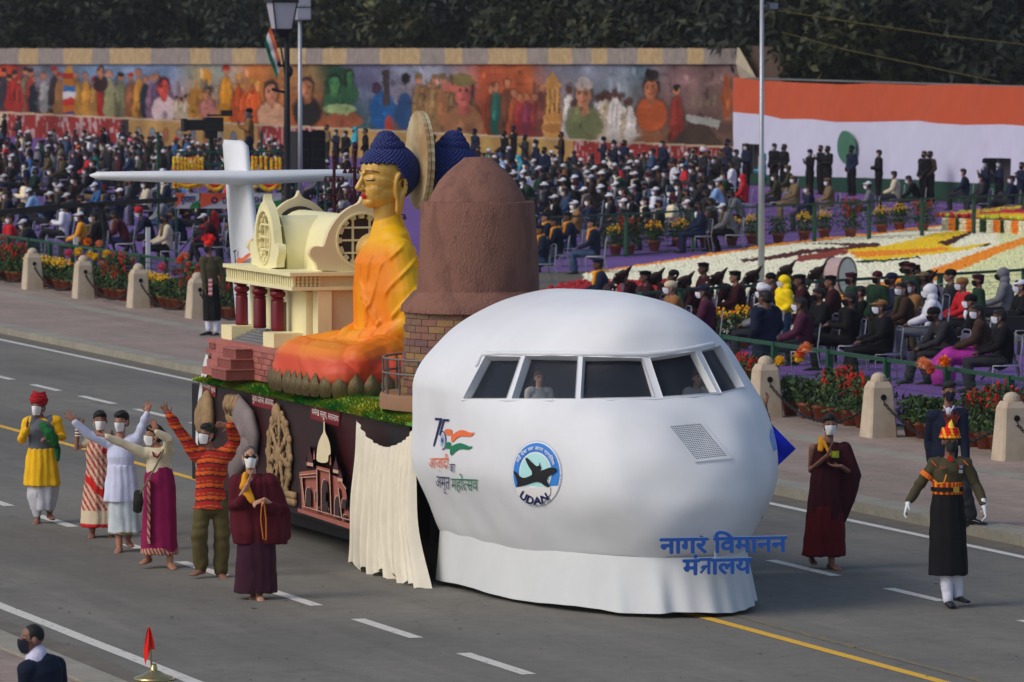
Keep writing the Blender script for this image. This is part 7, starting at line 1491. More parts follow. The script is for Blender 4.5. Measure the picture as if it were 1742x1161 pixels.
col = col*nrs.uniform(.88, 1.12, (n_, 1)); mb.c = np.repeat(np.clip(col, 0, .85), 5, 0).tolist()
tag(mb.build('flower_carpet', pet_, col=True, norm=False), 'flat flower carpet picturing a yellow figure on white blossoms behind the band', kind='stuff')
# raised bed at the right
rb_ = thing('raised_flower_bed', 'raised flower bed with striped orange and white blossom sides and red top at the right', 'flower bed', G(1605, 397)); ro = V(rb_.location); e1 = G(1850, 408)-ro
L_ = e1.length; u1 = e1.normalized(); nb = V((-u1.y, u1.x, 0)); 
if nb.x < 0: nb = -nb
mb = MB(); w = .16; hh_ = .46; x = 0; k = 0; r = random.Random(5)
pal_ = [WHc, np.array(ORG)*1.1, DG*.9]
while x < L_:
    c = pal_[[0, 1, 2, 0, 1, 0, 2][k % 7]]; wd = .30 if k % 7 != 2 else .18; a = 0
    while a < wd:
        for z in np.arange(.03, hh_, .075): mb.cur = tuple(np.array(c)*r.uniform(.8, 1.15)); mb.ell(u1*(x+a)+V((0, 0, z))-nb*r.uniform(0, .03), (.05, .05, .045), 6, 4)
        a += .075
    x += wd; k += 1
tag(mb.build('striped_side', pet_, rb_, col=True, norm=False), kind='stuff')
mb = MB(); core = [ro*0, u1*L_, u1*L_+nb*9, nb*9]; mb.add([*core, V((0, 0, hh_)), u1*L_+V((0, 0, hh_)), u1*L_+nb*9+V((0, 0, 1.1)), nb*9+V((0, 0, .9))], [(0, 1, 5, 4), (4, 5, 6, 7), (0, 4, 7, 3), (1, 2, 6, 5), (2, 3, 7, 6)]); mb.build('soil', dirt, rb_)
mb = MB()
for _ in range(5200):
    a = r.uniform(-.4, L_); q = r.random()*9; z = hh_+(.45+.2*a/L_)*q/9+.06; m = (math.sin(a*.55+q*.7)+math.sin(a*.23-q*.5)) ; c = YEL if m > 1.15 else (ORG if m > .95 else (RED if r.random() < .5 else S(150, 24, 60, 1.4)));
    if (a < .8 or q < .25) and r.random() < .6: c = S(180, 180, 50, 1.4)
    mb.cur = tuple(np.array(c)*r.uniform(.7, 1.2)); mb.ell(u1*a+nb*q+V((0, 0, z)), (.085, .085, .07), 5, 4)
tag(mb.build('top_blossoms', pet_, rb_, col=True, norm=False), kind='stuff')
# red flower heap left of the band
mb = MB(); r = random.Random(6)
for _ in range(1500): px = r.uniform(925, 1130); py = 497-(px-925)*.02-r.uniform(0, 1)*min(24, (px-915)*.4); g = G(px, py+38); mb.cur = tuple(np.array(S(140, 26, 32, 1.4))*r.uniform(.6, 1.3)); mb.ell(g+V((r.uniform(-.3, .3), r.uniform(-.3, .3), .25+.15*r.random())), (.07, .07, .06), 5, 4)
tag(mb.build('red_flower_drift', pet_, col=True, norm=False), 'drift of dark red flowers behind the top of the white nose', kind='stuff')

# ================================================================ spectators
ocl = mat('spectator_cloth', mode='obj', rough=.9, var=.14, vs=5, spec=.1); oskin = mat('spectator_skin', mode='obj', rough=.6, var=.1, vs=9)
def crowd_proto(name, j, vox=.024, coat_len=.05, skirt=False, long_coat=False):
    d = {}; mb, Mx = skin_body(j, .98, False)
    for q in 'LR': w_ = V(j['wr'+q]); dd = V(j['d'+q] or (w_-V(j['el'+q]))).normalized(); hand_parts(mb, w_, dd, j['n'+q], .5)
    d['body'] = fuse(mb, vox*.62, 2, oskin, name='person', dec=.6); d['coat'] = shirt(j, ocl, .036, vox, coat_len, fold=.008); d['coat'].name = 'coat'
    d['trousers'] = trousers(j, ocl, .03, vox, .02); d['trousers'].name = 'trousers'
    mb = MB(); [foot_parts(mb, V(j['an'+q]), j['ft'+q], 1.15, True) for q in 'LR']; d['shoes'] = fuse(mb, .018, 1, mat('black_leather', (.012, .012, .013), rough=.2, var=0)); d['shoes'].name = 'shoes'
    hc = V(j['hed']); d['hair'] = hair_mesh(j, Mx, 'short', hairm, .016); d['long_hair'] = hair_mesh(j, Mx, 'long', hairm, .018); d['mask'] = mask_mesh(j, Mx, ocl); d['mask'].name = 'mask'
    mb = MB(); mb.ell(hc+Mx@V((0, .012, .065)), (.088, .102, .070), 14, 9, Mx); mb.ell(hc+Mx@V((0, -.09, .052)), (.075, .070, .012), 12, 6, Mx); d['cap'] = fuse(mb, .014, 1, ocl); d['cap'].name = 'cap'
    mb = MB(); mb.ell(hc+Mx@V((0, .012, .075)), (.085, .10, .062), 14, 9, Mx); mb.ell(hc+Mx@V((0, .01, .050)), (.135, .15, .012), 16, 6, Mx); d['sun_hat'] = fuse(mb, .014, 1, ocl); d['sun_hat'].name = 'sun_hat'
    mb = MB(); mb.ell(hc+Mx@V((0, .012, .07)), (.100, .115, .085), 14, 9, Mx); mb.ell(hc+Mx@V((0, -.02, .13)), (.07, .07, .05), 12, 8, Mx); d['turban'] = fuse(mb, .015, 1, ocl, folds(.006, 12, 25)); d['turban'].name = 'turban'
    mb = MB(); mb.ell(hc+Mx@V((0, .025, .03)), (.100, .112, .118), 14, 10, Mx); mb.ell(hc+Mx@V((0, .05, -.10)), (.12, .09, .10), 12, 8, Mx); d['hood'] = fuse(mb, .016, 2, ocl, folds(.006, 10, 8)); d['hood'].name = 'hood'
    mb = MB(); mb.ell(hc+Mx@V((0, .014, .055)), (.090, .104, .085), 14, 9, Mx); d['beanie'] = fuse(mb, .014, 1, ocl, folds(.004, 8, 30)); d['beanie'].name = 'woolly_hat'
    mb = MB(); mb.ell(hc+Mx@V((0, .014, .072)), (.094, .106, .045), 14, 9, Mx); mb.ell(hc+Mx@V((0, -.07, .05)), (.07, .05, .01), 10, 6, Mx); mb.ell(hc+Mx@V((0, .0, .10)), (.11, .125, .022), 14, 7, Mx); d['peaked_cap'] = fuse(mb, .013, 1, ocl); d['peaked_cap'].name = 'peaked_cap'
    mb = MB(); mb.tube([V(j['nek'])+V((.0, -.10, -.22)), V(j['nek'])+V((-.03, -.09, -.03)), V(j['nek'])+V((0, .06, .03)), V(j['nek'])+V((.06, -.08, -.02)), V(j['nek'])+V((.05, -.12, -.25))], [.04, .05, .05, .05, .04], seg=8); d['scarf'] = fuse(mb, .018, 1, ocl, folds(.008, 10, 8)); d['scarf'].name = 'scarf'
    mb = MB(); mb.ell(V(j['nek'])+V((0, -.085, -.09)), (.045, .04, .09), 10, 7); d['shirt_front'] = fuse(mb, .016, 1, ocl); d['shirt_front'].name = 'shirt_front'
    if skirt:
        kn = (V(j['knL'])+V(j['knR']))/2; mb = MB(); mb.tube([V(j['pel'])+V((0, 0, -.02)), kn+V((0, .05, .0)), kn+V((0, -.05, -.12)), V((kn.x, kn.y-.03, .14))], [.20, .23, .24, .26], [.16, .15, .16, .18], side=(1, 0, 0), seg=16); d['skirt'] = fuse(mb, vox, 2, ocl, folds(.022, 7, 2.5)); d['skirt'].name = 'skirt'
    return d
def sit(**k):
    j = J0(pel=(0, .02, .52), spi=(0, .05, .70), che=(0, .04, .92), nek=(0, .0, 1.10), hed=(0, -.03, 1.235), shL=(-.185, .01, 1.02), shR=(.185, .01, 1.02), elL=(-.23, -.08, .76), elR=(.23, -.08, .76), wrL=(-.12, -.30, .66), wrR=(.12, -.30, .66), hiL=(-.09, -.02, .52), hiR=(.09, -.02, .52), knL=(-.11, -.46, .50), knR=(.11, -.46, .50), anL=(-.11, -.42, .085), anR=(.11, -.44, .085), dL=(.7, -.5, -.2), dR=(-.7, -.5, -.2), nL=(0, 0, -1), nR=(0, 0, -1)); j.update(k); return j
protos = {
 'sitA': crowd_proto('sitA', sit()), 'sitB': crowd_proto('sitB', sit(spi=(0, .02, .70), che=(0, -.07, .89), nek=(0, -.16, 1.05), hed=(0, -.23, 1.16), shL=(-.185, -.12, .98), shR=(.185, -.12, .98), elL=(-.22, -.24, .72), elR=(.22, -.24, .72), wrL=(-.06, -.42, .62), wrR=(.06, -.42, .62), anL=(-.1, -.56, .085), anR=(.1, -.34, .085), fpit=.25)),
 'sitC': crowd_proto('sitC', sit(knR=(.05, -.46, .60), anR=(-.22, -.52, .42), ftR=(-.5, -1), elR=(.25, -.02, .78), wrR=(.02, -.26, .80), elL=(-.25, -.02, .78), wrL=(-.02, -.24, .84), che=(0, .09, .92), nek=(0, .07, 1.10), hed=(0, .05, 1.24))),
 'sitD': crowd_proto('sitD', sit(fyaw=.5), skirt=True),
 'stdA': crowd_proto('stdA', J0(elL=(-.235, .03, 1.15), wrL=(-.16, -.12, .92), elR=(.235, .03, 1.15), wrR=(.10, -.16, .93), dL=(.6, -.2, -.6), dR=(-.6, -.2, -.6))),
 'stdB': crowd_proto('stdB', J0(elL=(-.25, -.03, 1.13), wrL=(.04, -.24, 1.16), elR=(.25, -.03, 1.13), wrR=(-.05, -.22, 1.12), dL=(1, 0, .1), dR=(-1, 0, .1), anL=(-.14, .03, .085), anR=(.14, -.05, .085))),
 'stdC': crowd_proto('stdC', J0(elL=(-.25, .04, 1.14), wrL=(-.26, -.01, .88), elR=(.26, -.02, 1.17), wrR=(.14, -.25, 1.30), dR=(-.3, -.3, 1), fyaw=.5)),
}
COL = {'black': (20, 20, 23), 'navy': (24, 30, 48), 'charcoal': (38, 39, 43), 'dark brown': (50, 38, 32), 'maroon': (58, 22, 32), 'olive': (52, 52, 38), 'khaki': (98, 84, 62), 'grey': (96, 98, 102), 'blue': (44, 80, 122), 'orange': (204, 84, 34), 'red': (160, 34, 40), 'white': (186, 188, 194), 'cream': (170, 160, 136), 'tan': (118, 84, 52), 'yellow': (214, 176, 24), 'turquoise': (56, 136, 150), 'teal': (26, 96, 84), 'pink': (190, 90, 120), 'magenta': (136, 40, 120), 'bottle green': (28, 48, 36), 'plum': (62, 30, 46), 'denim': (48, 64, 90), 'pale blue': (120, 150, 184), 'amber': (196, 132, 40), 'dark maroon': (44, 20, 26)}
skins = [(104, 72, 58), (88, 60, 48), (122, 88, 72), (74, 52, 42)]
def setc(o, c, k=1.45): o.color = (*S(*c, k), 1)
used = set()
def mk_person(kind, loc, rz, coat, trou, hat=None, hatc=None, maskc='white', label='', group=None, skirt=None, scarf=None, front=None, s=1., tint=1., bulk=1.06):
    d = protos[kind]; o = link('person', d['body'], None, loc, rz); tag(o, label, 'person', group); o.scale = (s*bulk, s*bulk, s); setc(o, rnd.choice(skins), 1.35)
    def ch(k, c=None):
        q = link(d[k].name.split('.')[0], d[k], o)
        if c: setc(q, tuple(v*tint for v in COL[c]))
        return q
    ch('coat', coat); ch('trousers', trou); ch('shoes')
    if hat == 'hair' or hat is None: ch('hair')
    elif hat == 'long': ch('long_hair')
    else:
        if hat in ('cap', 'sun_hat', 'peaked_cap'): ch('hair')
        ch(hat, hatc)
    if maskc: ch('mask', maskc)
    if skirt and 'skirt' in d: ch('skirt', skirt)
    if scarf: ch('scarf', scarf)
    if front: ch('shirt_front', front)
    return o
# folding chair: frame, seat, back
chrome = mat('chair_steel', S(140, 144, 150), rough=.35, metal=.7); seatm = mat('chair_pad', S(96, 92, 112), rough=.8)
mb = MB()
for s in (-1, 1): mb.tube([(s*.21, .30, 0), (s*.21, .22, .44), (s*.20, .27, .86)], .011, seg=6); mb.tube([(s*.21, .30, .012), (s*.21, -.22, .012), (s*.21, -.22, .44), (s*.21, .22, .44)], .011, seg=6)
mb.tube([(-.20, .27, .86), (-.12, .28, .90), (.12, .28, .90), (.20, .27, .86)], .011, seg=6); chf = mb.fix(); chf.materials.append(chrome); chf.shade_smooth(); mb = MB(); mb.box(-.2, .2, -.2, .22, .44, .465); chs = mb.mesh('seat', seatm); mb = MB(); mb.box(-.19, .19, .250, .262, .60, .84); chb = mb.mesh('backrest', seatm)
def chair(loc, rz, label): c = link('chair', chf, None, loc, rz); tag(c, label, 'chair', 'steel chairs of the spectators'); link('seat', chs, c); link('backrest', chb, c); return c
def seat_head(px, py, s=1.): yf = (py-1.36*s*46/6)/(1-1.36*s/6); return G(px, yf)
def stand_head(px, py, s=1.): yf = (py-1.74*s*46/6)/(1-1.74*s/6); return G(px, yf)
def off(g, rz, d): return g+V((-math.sin(rz)*d*-1, math.cos(rz)*-1*d*-1, 0))
HN = {None: 'bare dark hair', 'hair': 'bare dark hair', 'long': 'long dark hair', 'cap': 'cap', 'sun_hat': 'brimmed hat', 'turban': 'turban', 'hood': 'hood', 'beanie': 'woolly hat', 'peaked_cap': 'peaked cap'}
def lab(base, coat, hat, hatc, trou, where, extra=''):
    h = HN[hat] if hat in (None, 'hair', 'long') else '%s %s' % (hatc, HN[hat]); return '%s coated spectator, %s, %s' % (coat, h, where)
def uniq(l, alts):
    if l not in used: used.add(l); return l
    for a in alts:
        if l+a not in used: used.add(l+a); return l+a
    return l
def seated(px, py, coat, trou='black', hat=None, hatc='white', mask='white', where='', kind=None, face=-PI/2-.22, ch=True, s=1., group='spectators on chairs', label=None, **k):
    g = seat_head(px, py, s); g.z = .02; rz = face+rnd.uniform(-.22, .22); kind = kind or rnd.choice(['sitA', 'sitA', 'sitB', 'sitC'])
    l = label or uniq(lab('seated spectator', coat, hat, hatc, trou, where), [', %s trousers' % trou, ', leaning' if kind == 'sitB' else ', upright', ', %s mask' % mask, ', legs crossed' if kind == 'sitC' else ', feet down'])
    fx_, fy_ = math.sin(rz), -math.cos(rz); hb_ = .03+(.2 if kind == 'sitB' else 0); g2 = g-V((fx_*hb_, fy_*hb_, 0))
    mk_person(kind, g2, rz, coat, trou, hat, hatc, mask, l, group, s=s, **k)
    if ch: chair(g2+V((-fx_*.05, -fy_*.05, 0)), rz, 'chair of '+' '.join(l.split()[:14]))
    return g2
def standing(px, py, coat, trou='black', hat=None, hatc='navy', mask='white', where='', kind=None, face=-PI/2, s=1., group='people standing at the back', label=None, jit=.35, **k):
    g = stand_head(px, py, s); g.z = .02; kind = kind or rnd.choice(['stdA', 'stdB', 'stdA', 'stdC']); l = label or uniq(lab('standing man', coat, hat, hatc, trou, where), [' with %s trousers' % trou, ', arms folded' if kind == 'stdB' else ', hands at the waist', ', standing a little apart'])
    mk_person(kind, g, face+rnd.uniform(-jit, jit), coat, trou, hat, hatc, mask, l, group, s=s, **k)
# ---- nearest spectators, each as in the photograph
W_ = 'near the front on the right'
near = [
 (1140, 480, 'tan', 'black', 'beanie', 'cream', 'white', 'just above the top of the white nose'), (1196, 487, 'plum', 'charcoal', 'cap', 'navy', 'white', 'right of the top of the white nose, reading a paper'),
 (1298, 487, 'grey', 'charcoal', 'turban', 'white', 'white', 'left of the yellow hooded child'), (1392, 492, 'black', 'black', None, '', 'black', 'behind the plum coat, hands at the chin'), (1360, 508, 'plum', 'charcoal', 'long', '', 'white', 'right of the navy suited back'),
 (1436, 500, 'black', 'black', None, '', 'black', 'left of the tan hat, legs crossed'), (1462, 488, 'black', 'black', None, '', 'pink', 'holding a red paper, just behind the tan hat'), (1497, 512, 'black', 'black', 'cap', 'tan', 'white', 'in the middle of the nearest row, holding papers'),
 (1516, 466, 'navy', 'navy', 'beanie', 'navy', 'black', 'with a yellow shoulder patch, by the middle fence'), (1533, 482, 'dark brown', 'dark brown', 'long', '', 'white', 'with a pale green scarf, behind the brown coat'), (1549, 478, 'tan', 'black', 'long', '', 'white', 'in a long brown coat with white buttons'),
 (1570, 464, 'charcoal', 'black', 'cap', 'khaki', 'black', 'just behind the white hood'), (1580, 486, 'white', 'grey', 'hood', 'white', 'white', 'behind the black beanie wearer'), (1592, 517, 'charcoal', 'charcoal', 'beanie', 'black', 'black', 'leaning forward in the nearest row'),
 (1616, 460, 'charcoal', 'charcoal', 'beanie', 'black', None, 'looking down, right of the khaki cap'), (1636, 474, 'red', 'charcoal', 'beanie', 'tan', 'white', 'left of the black beret'), (1650, 503, 'black', 'black', 'beanie', 'black', 'white', 'wearing a gold lanyard above the magenta skirt'),
 (1704, 458, 'grey', 'charcoal', 'hood', 'grey', 'black', 'right of the fence post holding a blue paper'), (1735, 478, 'black', 'charcoal', 'cap', 'white', 'white', 'at the right edge of the picture'), (1662, 552, 'dark brown', 'dark brown', 'long', '', 'white', 'in a patterned shawl over a magenta skirt'), (1700, 560, 'black', 'charcoal', None, '', 'white', 'beside the video camera with a clipboard')]
for px, py, coat, trou, hat, hc_, mk, wh in near:
    kw = {}
    if 'green scarf' in wh: kw['scarf'] = 'olive'
    if 'gold lanyard' in wh: kw['front'] = 'white'
    if 'magenta skirt' in wh and 'over' in wh: kw.update(kind='sitD', skirt='magenta')
    elif 'brown coat' in wh or 'green scarf' in wh: kw.update(kind='sitD', skirt='dark brown' if 'green' in wh else 'black')
    elif 'legs crossed' in wh: kw['kind'] = 'sitC'
    elif 'leaning' in wh: kw['kind'] = 'sitB'
    else: kw['kind'] = 'sitA'
    if py > 545: py = 520 if 'shawl' in wh else 528
    seated(px, py, coat, trou, hat, hc_, mk, wh, label='spectator in %s %s' % (coat+' coat', wh), s=1.0, bulk=1.2, **kw)
standing(1302, 498, 'navy', 'navy', None, '', None, kind='stdA', face=PI+.2, bulk=1.3, label='man in navy suit seen from behind, right of the cockpit', group='nearest spectators'); mk_person('stdA', G(1333, 612), -PI/2, 'yellow', 'denim', 'hood', 'yellow', 'white', 'child in bright yellow hooded jacket standing among the seated spectators', 'nearest spectators', s=.86, bulk=1.25)
# ---- military band in dark red, beyond the middle fence
for k, (px, py) in enumerate([(1062, 455), (1097, 462), (1118, 458), (1145, 461), (1168, 464), (1196, 448), (1224, 458), (1250, 462), (1283, 455), (1310, 466), (1340, 446), (1360, 468), (1392, 450), (1412, 470), (1558, 446), (1580, 462), (1540, 440)]):
    seated(px, py, 'dark maroon', 'dark maroon', 'peaked_cap' if k % 3 else 'beanie', 'black', None if k % 2 else 'black', kind='sitA' if k % 2 else 'sitB', front='white' if k % 3 == 0 else None, group='bandsmen in dark red', label='%s bandsman in dark maroon uniform seated behind the middle fence' % (['leftmost', 'second from the left', 'third from the left', 'fourth from the left', 'fifth from the left', 'sixth from the left', 'seventh from the left', 'eighth from the left', 'ninth from the left', 'tenth from the left', 'eleventh from the left', 'twelfth from the left', 'just left of the drum,', 'beside the big drum,', 'right-hand', 'rightmost', 'tallest right-hand'][k]))
bpm = MB(); bpm.ell((-.05, -.30, .92), (.20, .12, .13), 10, 7)
bpm.tube([(-.02, -.24, .98), (.12, -.12, 1.16), (.26, .0, 1.28), (.38, .08, 1.40)], [.10, .08, .05, .015], [.06]*3+[.015], side=(0, 0, 1), seg=8); bpm.tube([(.0, -.2, 1.1), (.3, -.2, 1.22), (.6, -.1, 1.3)], [.04, .05, .02], seg=6)
bpm.tube([(-.12, -.36, .86), (-.2, -.42, .60)], [.014, .02], seg=6); bpme = bpm.fix(); bpme.materials.append(mat('dark_tartan', S(40, 22, 24, 1.3), var=.3)); dots = MB()
for k_ in range(9): dots.ell((-.1+.13*(k_ % 5), -.3+.05*(k_ % 3), .85+.09*((k_*7) % 6)), (.018, .018, .018), 6, 5)  # scattered white balls added to imitate blurred sparkles of light among the band
tpme = dots.mesh('sparkle_dot', cloth('sparkle', 190, 184, 170))
for k, (px, py) in enumerate([(1062, 455), (1118, 458), (1168, 464), (1224, 458), (1283, 455), (1340, 446), (1392, 450), (1580, 462)]):
    g = seat_head(px, py); t_ = link('bagpipes', bpme, None, g, -PI/2-.2); tag(t_, 'dark bagpipes with added sparkle dots held by the %s maroon bandsman' % (['leftmost', 'third', 'fifth', 'seventh', 'ninth', 'eleventh', 'thirteenth', 'right-hand'][k]), 'bagpipes', 'bagpipes of the band'); link('sparkle_dot', tpme, t_)
for px, py, wh, hat in ((1448, 437, 'in camouflage right of the big drum', 'peaked_cap'), (1492, 435, 'bare headed in olive right of the drum', 'beanie'), (1548, 420, 'rising tallest above the yellow flower figure', 'peaked_cap'), (1664, 440, 'by the fence post at the right', 'peaked_cap')): standing(px, py+30, 'bottle green', 'olive', hat, 'maroon', 'black', kind='stdA', s=.93, label='soldier in olive green standing '+wh, group='soldiers by the band')
dr = thing('bass_drum', 'large white-skinned bass drum standing among the maroon bandsmen', 'drum', G(1428, 520)); mb = MB(); dc = onY(1428, 470, dr.location.y)-V(dr.location); rad_ = .40; mb.lathe([(rad_*.98, -.20), (rad_, -.19), (rad_, .19), (rad_*.98, .20)], dc, 32, 'X'); mb.v = [tuple(Matrix.Rotation(-.9, 3, 'Z')@(V(v)-dc)+dc) for v in mb.v]; mb.build('shell', cloth('drum_shell', 150, 130, 130), dr)
for s in (-1, 1):
    mb = MB(); mb.lathe([(.0, s*.203), (rad_*.95, s*.203), (rad_*.95, s*.20)], dc, 32, 'X'); mb.v = [tuple(Matrix.Rotation(-.9, 3, 'Z')@(V(v)-dc)+dc) for v in mb.v]; mb.build('drum_skin', cloth('drum_skin', 170, 170, 172), dr); mb = MB(); mb.lathe([(rad_+.02, s*.19-.02), (rad_+.02, s*.19+.02), (rad_-.01, s*.19+.02), (rad_-.01, s*.19-.02)], dc, 32, 'X'); mb.v = [tuple(Matrix.Rotation(-.9, 3, 'Z')@(V(v)-dc)+dc) for v in mb.v]; mb.build('hoop', cloth('drum_hoop', 60, 50, 46), dr)
mb = MB(); mb.bar(dc+V((-.2, 0, -.35)), V((-.35, 0, 0)), .03); mb.bar(dc+V((.2, 0, -.35)), V((.35, 0, 0)), .03); mb.build('stand', chrome, dr)
# ---- band in navy and gold, right of the stupa
for k, (px, py) in enumerate([(906, 372), (929, 363), (944, 371), (966, 362), (1007, 373), (1017, 441), (918, 384)]):
    g = seated(px, py, 'navy', 'denim', 'peaked_cap', 'navy', None, kind='sitA', scarf='amber', group='bandsmen in navy and gold', label='bandsman in navy with gold cords, %s right of the brown stupa' % (['seated first', 'seated second', 'seated third', 'seated fourth', 'seated apart', 'nearest and lowest', 'half hidden'][k]))
# ---- far rows, sampled like the photograph: dark coats, many white caps
def wchoice(r, l): t = sum(w for _, w in l); x = r.uniform(0, t); 
def pick(r, l):
    t = sum(w for _, w in l); x = r.uniform(0, t)
    for v_, w in l:
        x -= w
        if x <= 0: return v_
    return l[0][0]
coats = [('black', 14), ('navy', 10), ('charcoal', 12), ('dark brown', 5), ('maroon', 2), ('olive', 3), ('khaki', 2), ('grey', 3), ('blue', 2), ('cream', 2), ('denim', 3), ('plum', 1), ('bottle green', 2), ('tan', 1), ('red', 1), ('white', 1), ('pale blue', 1), ('teal', 1)]
hats = [(('cap', 'white'), 7), (('sun_hat', 'white'), 2), (('hair', ''), 12), (('turban', 'navy'), 1), (('beanie', 'black'), 2), (('long', ''), 2), (('turban', 'maroon'), .5)]
def rowname(y): return 'last row' if y < 238 else 'rear rows' if y < 256 else 'middle rows' if y < 280 else 'forward rows' if y < 320 else 'front rows'
def scatter(n, x0, x1, ylo, yhi, mind, where, seed, occ, avoid=()):
    r = random.Random(seed); k = 0; tries = 0
    while k < n and tries < 40000:
        tries += 1; px = r.uniform(x0, x1); lo, hi = ylo(px), yhi(px); py = lo+(hi-lo)*r.random()
        if any(a <= px <= b and c <= py <= d for a, b, c, d in avoid): continue
        s_ = mind*(.6+.4*(py-190)/100)
        if any(((px-a)/s_)**2+((py-b)/(s_*.62))**2 < 1 for a, b in occ): continue
        occ.append((px, py)); k += 1; (h, hc_) = pick(r, hats); c = pick(r, coats); w = where(px)
        seated(px, py, c, pick(r, [('black', 4), ('charcoal', 3), ('denim', 1), ('khaki', 1), ('navy', 2)]), h, hc_, 'white' if r.random() < .5 else 'black', '%s %s' % (w, rowname(py)), kind=r.choice(['sitA', 'sitB', 'sitC']), scarf=r.choice([None, None, None, 'khaki', 'grey', 'cream']), front=r.choice([None, None, None, None, 'white']), group='distant spectators on chairs', tint=r.uniform(.85, 1.2))
occ = []
spec = [(132, 238, 'orange', 'cap' if 0 else None, '', 'by the red hoarding at the left'), (222, 238, 'cream', 'turban', 'pink', 'in a pink headscarf below the ochre arches'), (148, 262, 'red', None, '', 'below the orange coat'), (162, 308, 'blue', 'cap', 'white', 'left of the white tailplane tip'), (247, 308, 'cream', 'long', '', 'below the white tailplane'), (12, 366, 'red', 'hair', '', 'at the far left near the fence'), (36, 348, 'navy', 'hair', '', 'at the left near the fence, back turned'), (104, 345, 'white', 'hair', '', 'at the left near the fence in a white shirt'), (135, 362, 'amber', 'cap', 'white', 'in a yellow vest near the fence'), (238, 350, 'navy', 'turban', 'red', 'left of the camera scaffold legs'), (50, 318, 'pale blue', 'cap', 'white', 'at the left with a pale blue shirt'), (300, 236, 'black', 'turban', 'red', 'in a red turban left of the big camera'), (882, 262, 'turquoise', 'hood', 'turquoise', 'in a turquoise veil right of the stupa'), (1262, 298, 'red', 'hood', 'red', 'in a red shawl left of the lamp mast'), (978, 295, 'blue', 'sun_hat', 'white', 'with white hat and denim coat right of the stupa'), (1022, 311, 'black', 'sun_hat', 'white', 'in white hat and open black coat'), (1110, 320, 'white', 'cap', 'white', 'in a pale coat and green sari'), (1142, 302, 'bottle green', 'cap', 'white', 'right of the pale coat'), (1222, 304, 'tan', 'cap', 'white', 'in a tan jacket left of the red shawl'), (1180, 308, 'charcoal', 'long', '', 'in a dark jacket with a teal bag'), (1112, 268, 'khaki', 'cap', 'white', 'in the rear below the red hoarding'), (1150, 292, 'olive', 'cap', 'white', 'between two white caps in the right block'), (1212, 305, 'pale blue', 'hair', '', 'with pale blue shirt beside the tan jacket')]
for px, py, c, h, hc_, w in spec: seated(px, py, c, 'charcoal', h, hc_, 'white', w, label='spectator in %s %s' % (c, w), group='distant spectators on chairs'); occ.append((px, py))
scatter(96, -10, 500, lambda x: 214+x*.04, lambda x: 372-x*.02, 19, lambda x: 'at far left' if x < 90 else 'left of tailplane' if x < 190 else 'left of scaffold' if x < 290 else 'behind scaffold' if x < 400 else 'behind temple model', 11, occ)
scatter(14, 480, 640, lambda x: 258, lambda x: 330, 19, lambda x: 'behind lamp masts', 12, occ)
scatter(70, 860, 1250, lambda x: 268, lambda x: 345, 18, lambda x: 'right of stupa' if x < 960 else 'below painted temple' if x < 1080 else 'below painted ships' if x < 1180 else 'left of the grey lamp mast', 13, occ, [(860, 1030, 352, 400)])
for px, py, c, h, hc_, w in [(1318, 296, 'olive', 'hair', '', 'right of the lamp mast'), (1350, 300, 'khaki', 'peaked_cap', 'khaki', 'police officer left of the empty chairs'), (1374, 316, 'navy', 'hair', '', 'with crossed legs in the middle of the officers'), (1408, 304, 'khaki', 'peaked_cap', 'khaki', 'police officer facing the camera'), (1476, 310, 'grey', 'cap', 'white', 'with white cap and waistcoat'), (1520, 292, 'cream', 'hair', '', 'leaning with outstretched arm'), (1546, 296, 'black', 'hair', '', 'bent forward next to the man in cream'), (1638, 288, 'navy', 'hair', '', 'bald man in a suit left of the dark doorway'), (1716, 300, 'navy', 'hair', '', 'lowest at the right under the flag'), (1340, 282, 'olive', 'peaked_cap', 'khaki', 'upright policeman by the first door'), (1668, 298, 'charcoal', 'hair', '', 'masked man beside the turbaned guard')]:
    seated(px, py, c, 'khaki' if 'police' in w else 'charcoal', h, hc_, 'white', w, label='seated %s %s' % ('officer in khaki,' if 'police' in w else 'guest in '+c+',', w), group='guests below the tricolour', kind='sitA' if 'police' in w else None)
# people too many to single out in the rearmost rows
def mass(n, x0, x1, ylo, yhi, seed):
    r = random.Random(seed); mb = MB()
    for _ in range(n):
        px = r.uniform(x0, x1); lo, hi = ylo(px), yhi(px); g = seat_head(px, r.uniform(lo, hi)); E = lambda c, q, s=7, t=5: mb.ell(V((g.x, g.y, 0))+V(c), q, s, t)
        c = COL[pick(r, coats)]; t = r.uniform(.8, 1.1); mb.cur = tuple(v*t for v in S(*c, 1.45)); E((0, 0, .85), (.16, .22, .34)); E((-.2, 0, .52), (.28, .18, .11)); mb.cur = tuple(v for v in S(*COL[r.choice(['black', 'charcoal', 'navy'])], 1.45)); E((-.42, 0, .28), (.09, .15, .3))
        mb.cur = S(*r.choice(skins), 1.35); E((-.03, 0, 1.22), (.085, .075, .11)); mb.cur = S(*COL[r.choice(['white', 'black', 'black', 'black', 'navy'])], 1.45); E((0, 0, 1.285), (.10, .085, .07)); mb.cur = S(190, 190, 196, 1.4) if r.random() < .4 else (.02, .02, .02); E((-.08, 0, 1.18), (.05, .05, .05), 6, 4)
    return mb
for nm, a_ in (('left of the lamp post', (150, -20, 500, lambda x: 214+x*.04, lambda x: 262, 31)), ('right of the stupa', (110, 740, 1250, lambda x: 246+(x-740)*.012, lambda x: 282, 32))):
    tag(mass(*a_).build('crowd', mat('crowd_cloth', mode='col', rough=.9, var=.12, vs=6), col=True, norm=False), 'dense rear rows of seated spectators '+nm, kind='stuff')
